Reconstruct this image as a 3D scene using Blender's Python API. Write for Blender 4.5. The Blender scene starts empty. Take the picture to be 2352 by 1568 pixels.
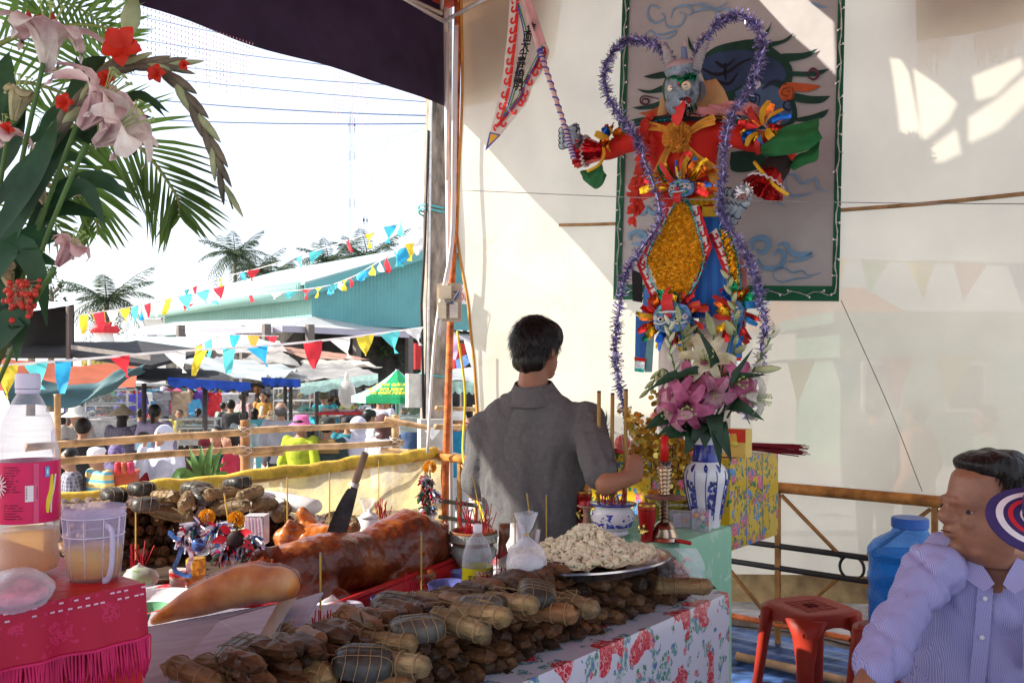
import bpy,bmesh,math,random
from mathutils import Vector,Matrix,noise
from mathutils.geometry import tessellate_polygon
from math import sin,cos,pi,radians
R_=random.Random(7)
scene=bpy.context.scene
COL=scene.collection
CAMZ,FPX,CX,HY=1.49,2000.0,1176.0,850.0
cam_d=bpy.data.cameras.new('camera');cam=bpy.data.objects.new('camera',cam_d);COL.objects.link(cam)
cam.location=(0,0,CAMZ);cam.rotation_euler=(pi/2,0,0)
cam_d.sensor_width=36;cam_d.lens=FPX/2352*36;cam_d.shift_y=66/2352
cam_d.clip_start=.05;cam_d.clip_end=3000
scene.camera=cam
UX=Vector((.768,-.640,0)).normalized();VX=Vector((.640,.768,0)).normalized()
OC=Vector((-.494,6.54,0))
LDIR=(UX*1.0+VX*.9+Vector((0,0,-.956))).normalized()
w=bpy.data.worlds.new('World');scene.world=w;w.use_nodes=True
wn=w.node_tree.nodes;wl=w.node_tree.links;wn.clear()
sky=wn.new('ShaderNodeTexSky');sky.sky_type='NISHITA';sky.sun_disc=False
sky.sun_elevation=math.asin(-LDIR.z);sky.sun_rotation=math.atan2(-LDIR.x,-LDIR.y)
sky.air_density=1.0;sky.dust_density=2.0;sky.ozone_density=1.0
bgn=wn.new('ShaderNodeBackground');bgn.inputs['Strength'].default_value=.15
hz=wn.new('ShaderNodeMixRGB');hz.blend_type='MIX';hz.inputs[0].default_value=.6;hz.inputs[2].default_value=(3.85,3.95,4.35,1)
wl.new(sky.outputs[0],hz.inputs[1])
won=wn.new('ShaderNodeOutputWorld');wl.new(hz.outputs[0],bgn.inputs[0]);wl.new(bgn.outputs[0],won.inputs[0])
sl=bpy.data.lights.new('sun','SUN');sun=bpy.data.objects.new('sun',sl);COL.objects.link(sun)
sl.energy=4.5;sl.angle=radians(.5);sl.color=(1,.93,.82)
sun.rotation_euler=LDIR.to_track_quat('-Z','Y').to_euler();sun.location=(-8,0,9)
scene.view_settings.view_transform='Standard';scene.view_settings.look='None'
scene.view_settings.exposure=1.2;scene.view_settings.gamma=1;scene.view_settings.use_curve_mapping=False
scene.render.engine='CYCLES'
try:
 cy=scene.cycles
 cy.use_denoising=True;cy.max_bounces=10;cy.transparent_max_bounces=16;cy.transmission_bounces=8
 cy.caustics_reflective=False;cy.caustics_refractive=False;cy.sample_clamp_indirect=8
except Exception:pass
V3=lambda*a:Vector(a)
def ray(x,y):return V3((x-CX)/FPX,1.0,-(y-HY)/FPX)
CAMP=V3(0,0,CAMZ)
def P(x,y,d):return CAMP+ray(x,y)*d
def WP(x,y,off=0.0):
 r=ray(x,y);return CAMP+r*((OC.dot(VX)-off)/r.dot(VX))
def FP(x,y,off=0.0):
 r=ray(x,y);return CAMP+r*((OC.dot(UX)+off)/r.dot(UX))
def HP(x,y,z):
 r=ray(x,y);return CAMP+r*((z-CAMZ)/r.z)
def W(u,v,z):return OC+UX*u+VX*v+V3(0,0,z)
ZUP=V3(0,0,1)
GZ=-.6
MC={}
def _n(nt,t,**k):
 n=nt.nodes.new(t)
 for a,b in k.items():
  if a.startswith('i_'):n.inputs[a[2:].replace('_',' ')].default_value=b
  else:setattr(n,a,b)
 return n
def newmat(name):
 m=bpy.data.materials.new(name);m.use_nodes=True
 nt=m.node_tree;b=nt.nodes['Principled BSDF'];return m,nt,b,nt.nodes['Material Output']
def c4(c):return(c[0],c[1],c[2],1)
def mt(col,rough=.6,metal=0,var=.15,scale=9,bump=.0,bscale=30,trans=0,transl=0,coat=0,ior=1.45,col2=None,spec=.32,stretch=None,detail=4):
 key=('mt',tuple(col),rough,metal,var,scale,bump,bscale,trans,transl,coat,ior,tuple(col2)if col2 else None,spec,stretch)
 if key in MC:return MC[key]
 m,nt,b,out=newmat('surface_%d'%len(MC))
 tc=_n(nt,'ShaderNodeTexCoord');src=tc.outputs['Object']
 if stretch:
  mp=_n(nt,'ShaderNodeMapping');mp.inputs['Scale'].default_value=stretch;nt.links.new(src,mp.inputs[0]);src=mp.outputs[0]
 nz=_n(nt,'ShaderNodeTexNoise',i_Scale=scale,i_Detail=detail,i_Roughness=.6);nt.links.new(src,nz.inputs['Vector'])
 rp=_n(nt,'ShaderNodeValToRGB');e=rp.color_ramp.elements
 lo=[max(0,c*(1-var*1.6))for c in col];hi=[min(1,c*(1+var))for c in(col2 or col)]
 e[0].position=.3;e[1].position=.7;e[0].color=c4(lo);e[1].color=c4(hi)
 nt.links.new(nz.outputs[0],rp.inputs[0]);nt.links.new(rp.outputs[0],b.inputs['Base Color'])
 b.inputs['Roughness'].default_value=rough;b.inputs['Metallic'].default_value=metal
 b.inputs['Transmission Weight'].default_value=trans;b.inputs['IOR'].default_value=ior
 b.inputs['Coat Weight'].default_value=coat;b.inputs['Specular IOR Level'].default_value=spec
 if bump:
  n2=_n(nt,'ShaderNodeTexNoise',i_Scale=bscale,i_Detail=5);nt.links.new(src,n2.inputs['Vector'])
  bp=_n(nt,'ShaderNodeBump',i_Strength=bump,i_Distance=.02);nt.links.new(n2.outputs[0],bp.inputs['Height']);nt.links.new(bp.outputs[0],b.inputs['Normal'])
 if transl:
  tr=_n(nt,'ShaderNodeBsdfTranslucent');nt.links.new(rp.outputs[0],tr.inputs[0])
  mx=_n(nt,'ShaderNodeMixShader',i_Fac=transl);nt.links.new(b.outputs[0],mx.inputs[1]);nt.links.new(tr.outputs[0],mx.inputs[2]);nt.links.new(mx.outputs[0],out.inputs[0])
 MC[key]=m;return m
def glassy(col,alpha=.25,rough=.08,hi=.9,var=.0):
 """thin clear plastic or glass: mostly see-through, with reflections and a slight tint"""
 key=('gl',tuple(col),alpha,rough,hi)
 if key in MC:return MC[key]
 m,nt,b,out=newmat('clear_%d'%len(MC))
 b.inputs['Base Color'].default_value=c4(col);b.inputs['Roughness'].default_value=rough
 tp=_n(nt,'ShaderNodeBsdfTransparent');tp.inputs[0].default_value=c4([min(1,.35+.65*c)for c in col])
 lw=_n(nt,'ShaderNodeLayerWeight',i_Blend=.35)
 ma=_n(nt,'ShaderNodeMath',operation='MULTIPLY_ADD');ma.inputs[1].default_value=hi-alpha if hi>alpha else 0;ma.inputs[2].default_value=alpha
 ma.use_clamp=True
 nt.links.new(lw.outputs['Facing'],ma.inputs[0])
 nz=_n(nt,'ShaderNodeTexNoise',i_Scale=22,i_Detail=3);bp=_n(nt,'ShaderNodeBump',i_Strength=.25,i_Distance=.01)
 nt.links.new(nz.outputs[0],bp.inputs['Height']);nt.links.new(bp.outputs[0],b.inputs['Normal'])
 mx=_n(nt,'ShaderNodeMixShader');nt.links.new(ma.outputs[0],mx.inputs[0]);nt.links.new(tp.outputs[0],mx.inputs[1]);nt.links.new(b.outputs[0],mx.inputs[2]);nt.links.new(mx.outputs[0],out.inputs[0])
 MC[key]=m;return m
def sheetmat(col,transp,transl,var=.1,scale=3,rough=.6,col2=None,vein=0):
 """thin woven or plastic sheet that lets light and some of the view through"""
 key=('sh',tuple(col),transp,transl,var,scale,tuple(col2 or()),vein)
 if key in MC:return MC[key]
 m,nt,b,out=newmat('sheet_%d'%len(MC))
 tc=_n(nt,'ShaderNodeTexCoord');nz=_n(nt,'ShaderNodeTexNoise',i_Scale=scale,i_Detail=6);nt.links.new(tc.outputs['Object'],nz.inputs['Vector'])
 rp=_n(nt,'ShaderNodeValToRGB');e=rp.color_ramp.elements;e[0].position=.35;e[1].position=.68
 e[0].color=c4([c*(1-var)for c in col]);e[1].color=c4([min(1,c*(1+var))for c in(col2 or col)])
 nt.links.new(nz.outputs[0],rp.inputs[0]);nt.links.new(rp.outputs[0],b.inputs['Base Color']);b.inputs['Roughness'].default_value=rough
 tr=_n(nt,'ShaderNodeBsdfTranslucent');nt.links.new(rp.outputs[0],tr.inputs[0])
 tp=_n(nt,'ShaderNodeBsdfTransparent')
 m1=_n(nt,'ShaderNodeMixShader',i_Fac=transl);nt.links.new(b.outputs[0],m1.inputs[1]);nt.links.new(tr.outputs[0],m1.inputs[2])
 m2=_n(nt,'ShaderNodeMixShader',i_Fac=transp);nt.links.new(m1.outputs[0],m2.inputs[1]);nt.links.new(tp.outputs[0],m2.inputs[2]);nt.links.new(m2.outputs[0],out.inputs[0])
 if vein:
  n2=_n(nt,'ShaderNodeTexNoise',i_Scale=14,i_Detail=4);nt.links.new(tc.outputs['Object'],n2.inputs['Vector'])
  bp=_n(nt,'ShaderNodeBump',i_Strength=vein,i_Distance=.03);nt.links.new(n2.outputs[0],bp.inputs['Height']);nt.links.new(bp.outputs[0],b.inputs['Normal']);nt.links.new(bp.outputs[0],tr.inputs['Normal'])
 MC[key]=m;return m
def wavemat(c1,c2,scale,direction='Z',ratio=.5,rough=.6,bump=0,transl=0,distort=0,metal=0):
 """regular stripes or corrugation as colour and relief"""
 key=('wv',tuple(c1),tuple(c2),scale,direction,ratio,bump,transl,distort)
 if key in MC:return MC[key]
 m,nt,b,out=newmat('stripe_%d'%len(MC))
 tc=_n(nt,'ShaderNodeTexCoord');wv=_n(nt,'ShaderNodeTexWave',i_Scale=scale,i_Distortion=distort,i_Detail=1);wv.bands_direction=direction
 nt.links.new(tc.outputs['Object'],wv.inputs['Vector'])
 rp=_n(nt,'ShaderNodeValToRGB');e=rp.color_ramp.elements;e[0].position=max(0,ratio-.08);e[1].position=min(1,ratio+.08);e[0].color=c4(c1);e[1].color=c4(c2)
 nt.links.new(wv.outputs['Fac'],rp.inputs[0]);nt.links.new(rp.outputs[0],b.inputs['Base Color']);b.inputs['Roughness'].default_value=rough;b.inputs['Metallic'].default_value=metal
 if bump:
  bp=_n(nt,'ShaderNodeBump',i_Strength=bump,i_Distance=.03);nt.links.new(wv.outputs['Fac'],bp.inputs['Height']);nt.links.new(bp.outputs[0],b.inputs['Normal'])
 MC[key]=m;return m
def plaidmat(base,c1,c2,scale):
 key=('pl',tuple(base),tuple(c1),tuple(c2),scale)
 if key in MC:return MC[key]
 m,nt,b,out=newmat('plaid_%d'%len(MC))
 tc=_n(nt,'ShaderNodeTexCoord');prev=None
 for d,c in(('X',c1),('Z',c2),('Y',c1)):
  wv=_n(nt,'ShaderNodeTexWave',i_Scale=scale);wv.bands_direction=d;nt.links.new(tc.outputs['Object'],wv.inputs['Vector'])
  mp=_n(nt,'ShaderNodeMath',operation='GREATER_THAN');mp.inputs[1].default_value=.72;nt.links.new(wv.outputs['Fac'],mp.inputs[0])
  mm=_n(nt,'ShaderNodeMath',operation='MULTIPLY');mm.inputs[1].default_value=.6;nt.links.new(mp.outputs[0],mm.inputs[0])
  mx=_n(nt,'ShaderNodeMixRGB');mx.inputs[1].default_value=c4(base);mx.inputs[2].default_value=c4(c)
  if prev:nt.links.new(prev,mx.inputs[1])
  nt.links.new(mm.outputs[0],mx.inputs[0]);prev=mx.outputs[0]
 nt.links.new(prev,b.inputs['Base Color']);b.inputs['Roughness'].default_value=.8
 MC[key]=m;return m
def spotmat(base,layers,rough=.6,bump=0,coat=0,transl=0,rot=0,rand=.75,loc=(0,0,0)):
 """printed cloth: layers of (scale, radius, colours from centre out, petal noise, seed)"""
 key=('sp',tuple(base),repr(layers),rough,transl,rot)
 if key in MC:return MC[key]
 m,nt,b,out=newmat('print_%d'%len(MC))
 tc=_n(nt,'ShaderNodeTexCoord');col=None
 for sc,rad,cols,wob,seed in layers:
  mp=_n(nt,'ShaderNodeMapping');mp.inputs['Location'].default_value=(seed*1.37+loc[0],seed*.71+loc[1],seed*2.3+loc[2]);mp.inputs['Rotation'].default_value[2]=rot;nt.links.new(tc.outputs['Object'],mp.inputs[0])
  nz=_n(nt,'ShaderNodeTexNoise',i_Scale=sc*2.2,i_Detail=3);nt.links.new(mp.outputs[0],nz.inputs['Vector'])
  ad=_n(nt,'ShaderNodeMixRGB',blend_type='LINEAR_LIGHT');ad.inputs[0].default_value=wob/sc;nt.links.new(mp.outputs[0],ad.inputs[1]);nt.links.new(nz.outputs['Color'],ad.inputs[2])
  vo=_n(nt,'ShaderNodeTexVoronoi',i_Scale=sc,i_Randomness=rand);nt.links.new(ad.outputs[0],vo.inputs['Vector'])
  rp=_n(nt,'ShaderNodeValToRGB');rp.color_ramp.interpolation='CONSTANT';el=rp.color_ramp.elements
  n=len(cols)
  while len(el)<n:el.new(.5)
  for i,c in enumerate(cols):el[i].position=0 if i==0 else .3+.4*i/n;el[i].color=c4(c)
  n3=_n(nt,'ShaderNodeTexNoise',i_Scale=sc*8,i_Detail=4);nt.links.new(mp.outputs[0],n3.inputs['Vector']);nt.links.new(n3.outputs[0],rp.inputs[0])
  lt=_n(nt,'ShaderNodeMath',operation='LESS_THAN');lt.inputs[1].default_value=rad;nt.links.new(vo.outputs['Distance'],lt.inputs[0])
  mx=_n(nt,'ShaderNodeMixRGB');mx.inputs[1].default_value=c4(base)
  if col:nt.links.new(col,mx.inputs[1])
  nt.links.new(lt.outputs[0],mx.inputs[0]);nt.links.new(rp.outputs[0],mx.inputs[2]);col=mx.outputs[0]
 nt.links.new(col,b.inputs['Base Color']);b.inputs['Roughness'].default_value=rough;b.inputs['Coat Weight'].default_value=coat;b.inputs['Specular IOR Level'].default_value=.25
 MC[key]=m;return m
def frame_of(t,up=None):
 t=t.normalized();a=up or ZUP
 if abs(t.dot(a))>.97:a=V3(1,0,0)if abs(t.x)<.9 else V3(0,1,0)
 x=t.cross(a).normalized();return x,x.cross(t).normalized()
def spline(pts,n):
 """Catmull-Rom through pts"""
 pts=[Vector(p)for p in pts];q=[pts[0]*2-pts[1]]+pts+[pts[-1]*2-pts[-2]];out=[];k=len(pts)-1
 for i in range(n+1):
  s=min(i/n*k,k-1e-6);j=int(s);f=s-j;a,b,c,d=q[j:j+4]
  out.append(.5*((2*b)+(c-a)*f+(2*a-5*b+4*c-d)*f*f+(3*b-a-3*c+d)*f**3))
 return out
class MB:
 def __init__(s):s.v=[];s.f=[];s.m=[]
 def add(s,vs,fs,mi=0):
  o=len(s.v);s.v+=[Vector(p)for p in vs]
  for f in fs:s.f.append([i+o for i in f]);s.m.append(mi)
  return s
 def ob(s,p,a,b,c,mi=0):
  p=Vector(p);vs=[p,p+a,p+a+b,p+b,p+c,p+a+c,p+a+b+c,p+b+c]
  fs=[(0,3,2,1),(4,5,6,7),(0,1,5,4),(1,2,6,5),(2,3,7,6),(3,0,4,7)]
  if a.cross(b).dot(c)<0:fs=[f[::-1]for f in fs]
  return s.add(vs,fs,mi)
 def box(s,c,sx,sy,sz,ang=0,mi=0):
  x=V3(cos(ang),sin(ang),0);y=V3(-sin(ang),cos(ang),0)
  return s.ob(Vector(c)-x*sx/2-y*sy/2,x*sx,y*sy,V3(0,0,sz),mi)
 def tube(s,pts,r,n=8,cap=True,mi=0,flat=1.0,up=None):
  pts=[Vector(p)for p in pts];k=len(pts);rs=list(r)if hasattr(r,'__len__')else[r]*k;o=len(s.v)
  x=None
  for i,p in enumerate(pts):
   t=(pts[min(i+1,k-1)]-pts[max(i-1,0)])
   if t.length<1e-9:t=V3(0,0,1)
   t.normalize()
   if x is None:x,y=frame_of(t,up)
   else:
    x=x-t*x.dot(t)
    if x.length<1e-6:x,y=frame_of(t,up)
    x.normalize();y=x.cross(t)
   for j in range(n):
    a=2*pi*j/n;s.v.append(p+x*cos(a)*rs[i]+y*sin(a)*rs[i]*flat)
  for i in range(k-1):
   for j in range(n):
    a=o+i*n+j;b=o+i*n+(j+1)%n;s.f.append([a,b,b+n,a+n]);s.m.append(mi)
  if cap:s.f.append([o+j for j in range(n)][::-1]);s.f.append([o+(k-1)*n+j for j in range(n)]);s.m+=[mi,mi]
  return s
 def lathe(s,c,prof,n=24,mi=0,axis=None,cap=True,squash=1,x=None):
  c=Vector(c);z=(axis or ZUP).normalized()
  if x is None:x,y=frame_of(z)
  else:y=z.cross(x)
  o=len(s.v);k=len(prof)
  for r,h in prof:
   for j in range(n):
    a=2*pi*j/n;s.v.append(c+z*h+x*cos(a)*r+y*sin(a)*r*squash)
  for i in range(k-1):
   for j in range(n):
    a=o+i*n+j;b=o+i*n+(j+1)%n;s.f.append([a,b,b+n,a+n]);s.m.append(mi)
  if cap:
   if prof[0][0]>1e-5:s.f.append([o+j for j in range(n)][::-1]);s.m.append(mi)
   if prof[-1][0]>1e-5:s.f.append([o+(k-1)*n+j for j in range(n)]);s.m.append(mi)
  return s
 def sph(s,c,r,n=10,mi=0,ax=None):
  c=Vector(c);r=r if hasattr(r,'__len__')else(r,r,r);o=len(s.v);h=max(4,n//2+1)
  X,Y,Z=ax or(V3(1,0,0),V3(0,1,0),ZUP)
  s.v.append(c-Z*r[2])
  for i in range(1,h):
   t=-pi/2+pi*i/h
   for j in range(n):
    a=2*pi*j/n;s.v.append(c+X*(cos(t)*cos(a)*r[0])+Y*(cos(t)*sin(a)*r[1])+Z*(sin(t)*r[2]))
  s.v.append(c+Z*r[2]);e=len(s.v)-1
  for j in range(n):
   s.f.append([o,o+1+(j+1)%n,o+1+j]);s.m.append(mi)
   s.f.append([e,e-n+j,e-n+(j+1)%n]);s.m.append(mi)
  for i in range(h-2):
   for j in range(n):
    a=o+1+i*n+j;b=o+1+i*n+(j+1)%n;s.f.append([a,b,b+n,a+n]);s.m.append(mi)
  return s
 def cap(s,p0,r0,p1,r1,n=8,mi=0):
  p0=Vector(p0);p1=Vector(p1);t=(p1-p0).normalized()
  return s.tube([p0-t*r0*.85,p0-t*r0*.5,p0,p1,p1+t*r1*.5,p1+t*r1*.85],[r0*.5,r0*.87,r0,r1,r1*.87,r1*.5],n,True,mi)
 def loft(s,rings,n=16,mi=0,cap=True):
  o=len(s.v)
  for c,a,b in rings:
   for j in range(n):
    t=2*pi*j/n;s.v.append(Vector(c)+Vector(a)*cos(t)+Vector(b)*sin(t))
  for i in range(len(rings)-1):
   for j in range(n):
    a=o+i*n+j;b=o+i*n+(j+1)%n;s.f.append([a,b,b+n,a+n]);s.m.append(mi)
  if cap:s.f.append([o+j for j in range(n)][::-1]);s.f.append([o+(len(rings)-1)*n+j for j in range(n)]);s.m+=[mi,mi]
  return s
 def poly(s,pts,mi=0):return s.add(pts,[list(range(len(pts)))],mi)
 def prism(s,pts,ex,mi=0):
  pts=[Vector(p)for p in pts];n=len(pts);o=len(s.v);s.v+=pts+[p+ex for p in pts]
  for t in tessellate_polygon([pts]):
   nrm=(pts[t[1]]-pts[t[0]]).cross(pts[t[2]]-pts[t[0]])
   t=list(t)if nrm.dot(ex)<0 else list(t)[::-1]
   s.f.append([o+i for i in t]);s.f.append([o+n+i for i in t[::-1]]);s.m+=[mi,mi]
  for i in range(n):
   j=(i+1)%n;s.f.append([o+i,o+j,o+n+j,o+n+i]);s.m.append(mi)
  return s
 def grid(s,fn,nu,nv,mi=0,thick=None):
  o=len(s.v)
  for i in range(nu+1):
   for j in range(nv+1):s.v.append(Vector(fn(i/nu,j/nv)))
  for i in range(nu):
   for j in range(nv):
    a=o+i*(nv+1)+j;s.f.append([a,a+nv+1,a+nv+2,a+1]);s.m.append(mi)
  return s
 def leaf(s,pts,wd,nrm,cup=.25,n=8,tip=1.0,base=.35,mi=0,prof=None):
  ps=spline(pts,n);o=len(s.v)
  for i,p in enumerate(ps):
   t=i/n;q=(ps[min(i+1,n)]-ps[max(i-1,0)]).normalized()
   x=q.cross(nrm)
   x=x.normalized()if x.length>1e-6 else frame_of(q)[0]
   nn=x.cross(q)
   if prof:f=prof(t)
   else:f=max(.03,(base+(1-base)*sin(min(1,t*2.2)*pi/2))*(1-max(0,(t-.35)/.65)**1.6*tip))
   s.v+=[p-x*wd*f+nn*wd*f*cup,p,p+x*wd*f+nn*wd*f*cup]
  for i in range(n):
   a=o+i*3;s.f+=[[a,a+1,a+4,a+3],[a+1,a+2,a+5,a+4]];s.m+=[mi,mi]
  return s
 def ribbon(s,pts,wd,nrm,mi=0):
  pts=[Vector(p)for p in pts];k=len(pts);o=len(s.v);ws=list(wd)if hasattr(wd,'__len__')else[wd]*k
  for i,p in enumerate(pts):
   q=(pts[min(i+1,k-1)]-pts[max(i-1,0)]);x=q.cross(nrm)
   x=x.normalized()if x.length>1e-9 else V3(1,0,0)
   s.v+=[p-x*ws[i]/2,p+x*ws[i]/2]
  for i in range(k-1):
   a=o+i*2;s.f.append([a,a+1,a+3,a+2]);s.m.append(mi)
  return s
 def jitter(s,amt,sc=8,seed=0):
  for p in s.v:p+=noise.noise_vector(p*sc+V3(seed,seed,seed))*amt
  return s
 def mesh(s,off=None,smooth=True):
  off=off or V3(0,0,0);me=bpy.data.meshes.new('mesh')
  me.from_pydata([p-off for p in s.v],[],s.f);me.polygons.foreach_set('material_index',s.m)
  if smooth:me.polygons.foreach_set('use_smooth',[True]*len(me.polygons))
  me.update();return me
 def build(s,name,mats,parent=None,smooth=False,**kw):
  if parent:off=OFF[parent.name]
  else:
   n=len(s.v);off=V3(sum(p.x for p in s.v)/n,sum(p.y for p in s.v)/n,min(p.z for p in s.v))
  return link(name,s.mesh(off,smooth),mats,parent,off,**kw)
OFF={}
def auto_smooth(me,ang=40):
 try:
  me.polygons.foreach_set('use_smooth',[True]*len(me.polygons));me.set_sharp_from_angle(angle=radians(ang))
 except Exception:pass
def link(name,me,mats,parent=None,off=None,label=None,cat=None,group=None,kind=None,auto=False):
 mats=mats if isinstance(mats,(list,tuple))else[mats]
 me.materials.clear()
 for m in mats:me.materials.append(m)
 if auto:auto_smooth(me)
 me.name=name;o=bpy.data.objects.new(name,me);COL.objects.link(o);off=off or V3(0,0,0)
 if parent:o.parent=parent
 else:o.location=off
 OFF[o.name]=off;tag(o,label,cat,group,kind);return o
def tag(o,label=None,cat=None,group=None,kind=None):
 for k,x in(('label',label),('category',cat),('group',group),('kind',kind)):
  if x:o[k]=x
 return o
def thing(name,loc,label,cat,group=None):
 o=bpy.data.objects.new(name,None);COL.objects.link(o);o.location=loc;o.empty_display_size=.05;OFF[o.name]=Vector(loc)
 return tag(o,label,cat,group)
def copy_tree(o,parent=None):
 c=o.copy();COL.objects.link(c)
 if parent:c.parent=parent
 for ch in KIDS(o):copy_tree(ch,c)
 return c
def KIDS(o):return[c for c in o.children]
TS=bpy.data.scenes.new('workbench');TVL=TS.view_layers[0]
def evaluate(ob):
 TS.collection.objects.link(ob);TVL.update();dg=TVL.depsgraph
 me=bpy.data.meshes.new_from_object(ob.evaluated_get(dg));bpy.data.objects.remove(ob);return me
def organic(mb,voxel=.012,smooth=6,off=None,fac=.5):
 """fuse overlapping solids into one continuous skin"""
 me=mb.mesh(off);ob=bpy.data.objects.new('tmp',me)
 bm=bmesh.new();bm.from_mesh(me);bmesh.ops.recalc_face_normals(bm,faces=bm.faces);bm.to_mesh(me);bm.free()
 r=ob.modifiers.new('r','REMESH');r.mode='VOXEL';r.voxel_size=voxel
 if smooth:sm=ob.modifiers.new('s','SMOOTH');sm.iterations=smooth;sm.factor=fac
 me2=evaluate(ob);bpy.data.meshes.remove(me)
 me2.polygons.foreach_set('use_smooth',[True]*len(me2.polygons));return me2
def orgpart(name,mb,mat,parent,voxel=.012,smooth=6,disp=None,**kw):
 off=OFF[parent.name]if parent else None
 if not parent:
  n=len(mb.v);off=V3(sum(p.x for p in mb.v)/n,sum(p.y for p in mb.v)/n,min(p.z for p in mb.v))
 me=organic(mb,voxel,smooth,off)
 if disp:
  dd=[disp(vv.co+off,vv.normal.copy())for vv in me.vertices]
  for vv,q in zip(me.vertices,dd):vv.co+=q
 return link(name,me,mat,parent,off,**kw)
def text_mesh(body,size,origin,xdir,ydir,extrude=.001,align='CENTER',bold=0.0):
 """lettering as real thin geometry; xdir/ydir are unit vectors of the surface it stands on"""
 cu=bpy.data.curves.new('txt','FONT');cu.body=body;cu.size=size;cu.align_x=align;cu.align_y='CENTER';cu.extrude=extrude;cu.resolution_u=3;cu.offset=bold
 ob=bpy.data.objects.new('tmp',cu);me=evaluate(ob);bpy.data.curves.remove(cu)
 z=xdir.cross(ydir);mb=MB()
 mb.add([Vector(origin)+xdir*v.co.x+ydir*v.co.y+z*v.co.z for v in me.vertices],[list(p.vertices)for p in me.polygons])
 bpy.data.meshes.remove(me);return mb
def join(a,b):
 a.add(b.v,b.f);a.m[-len(b.m):]=b.m if b.m else[];return a
# ================================================================== SETTING
WHITE=mt((.78,.78,.76),.5,var=.06)
def bamboo(mb,p0,p1,r,mi=0,gap=.32,n=8):
 p0=Vector(p0);p1=Vector(p1);L=(p1-p0).length;k=max(2,int(L/gap));pts=[];rs=[]
 for i in range(k+1):
  for e,f in((-.012,1),(0,1.13),(.012,1)):
   t=i/k+e/L*1.2
   if 0<=t<=1:pts.append(p0.lerp(p1,t));rs.append(r*f*(1+R_.uniform(-.04,.04)))
 if len(pts)<2:pts=[p0,p1];rs=[r,r]
 return mb.tube(pts,rs,n,True,mi)
BAM=mt((.4,.24,.11),.55,var=.35,scale=6,bump=.15,col2=(.52,.34,.18));BAMD=mt((.36,.2,.1),.6,var=.35,scale=7,bump=.2)
YEL=mt((.6,.4,.04),.6,var=.25,scale=9,bump=.3,col2=(.72,.5,.06));OCH=mt((.48,.27,.07),.55,var=.3,scale=8,bump=.2)
RUST=mt((.5,.1,.03),.65,var=.45,scale=10,bump=.4,col2=(.62,.17,.05));BLK=mt((.025,.024,.024),.5,var=.2)
STEEL=mt((.5,.5,.5),.3,metal=.9,var=.1)
MB().grid(lambda a,b:V3(-260+520*a,-140+520*b,GZ),40,40).build('ground',mt((.5,.47,.43),.9,var=.12,scale=.5,bump=.2,bscale=8),kind='structure')
def mat_z(u,v):return .004*sin(v*23)+.006*sin(v*57+sin(u*3))+.006*noise.noise(V3(u*3,v*9,0))
MB().grid(lambda a,b:W(-.2+6.5*a,-8+8.0*b,mat_z(-.2+6.5*a,-8+8.0*b)),40,260).build('floor',mt((.02,.055,.2),.4,var=.5,scale=5,bump=.25,bscale=18,col2=(.05,.11,.28),stretch=(1,3,1)),kind='structure',smooth=True)
pb=MB()
pb.ob(W(-.25,-8.05,-.12),UX*6.6,VX*8.1,V3(0,0,.085))
for i in range(6):
 for j in range(5):pb.ob(W(-.1+i*1.2,-7.6+j*1.85,GZ),UX*.08,VX*.08,V3(0,0,.48))
pb.build('platform',BAMD,kind='structure')
for i,(a,b)in enumerate(((-.55,1.3),(-1.15,2.2))):
 m=MB();bamboo(m,W(2.6,a,.03),W(5.2,a-.05,.03),.022);m.build('bamboo_pole',BAM,label=['bamboo pole lying on the blue floor sheet nearest the railing','bamboo pole lying on the blue floor sheet further from the railing'][i],cat='pole',smooth=True)
pk=[(2.35,.28,.5,.2,.05,.3),(2.8,.3,.75,.15,.04,-.15),(3.3,.4,.55,.22,.05,.2),(3.75,.3,.5,.12,.05,.5),(3.6,.55,.9,.18,.04,-.1)]
m=MB();m.ob(W(-.2,.12,-.14),UX*6,VX*1.1,V3(0,0,.1));m.build('ledge',mt((.2,.17,.14),.9,var=.4,scale=6,bump=.4),kind='structure')
for i,(u,v,L,wd,h,a)in enumerate(pk):
 m=MB();m.box(W(u,v,-.035+.002*i),L,wd,h,math.atan2(UX.y,UX.x)+a);m.build('plank',mt((.4,.34,.3),.85,var=.3,scale=5,bump=.3,stretch=(1,6,1)),label=('weathered grey plank on the ledge farthest left beyond the railing','long narrow grey plank second from the left on the ledge','wide grey plank in the middle of the ledge','short narrow plank at the right of the ledge','longest plank set back on the ledge nearest the tarpaulin')[i],cat='plank')
def railing(o,base,ux,L,np_,top,mid,post,z1=.85):
 bx0=base-ux*.2;m=MB();m.tube([bx0+V3(0,0,z1),base+ux*L+V3(0,0,z1)],.03,10);m.build('top_rail',top,o,smooth=True)
 for z in(.53,.41,.1):
  m=MB();m.tube([bx0+V3(0,0,z),base+ux*L+V3(0,0,z)],.016,8);m.build('bottom_rail' if z<.2 else 'middle_rail',RUST if z<.2 else mid,o,smooth=True)
 w_=L/np_
 for i in range(np_+1):
  a=base+ux*w_*i;m=MB();m.ob(a-ux*.013-ux.cross(ZUP)*.013+V3(0,0,.0),ux*.026,ux.cross(ZUP)*.026,V3(0,0,z1-.02));m.build('post',post,o)
  if i==np_:break
  c=a+ux*w_/2+V3(0,0,.47)
  m=MB();m.tube([c+(ux*cos(t)+ZUP*sin(t))*.062 for t in[2*pi*k/20 for k in range(21)]],.008,6,False);m.build('ring',mid,o,smooth=True)
  for sx in(-1,1):
   for zz in(z1-.04,.1):
    e=a+ux*(w_/2+sx*(w_/2-.02))+V3(0,0,zz);q=c+(e-c).normalized()*.066;m=MB();m.tube([e,q],.011,6);m.build('brace',post,o,smooth=True)
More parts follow.
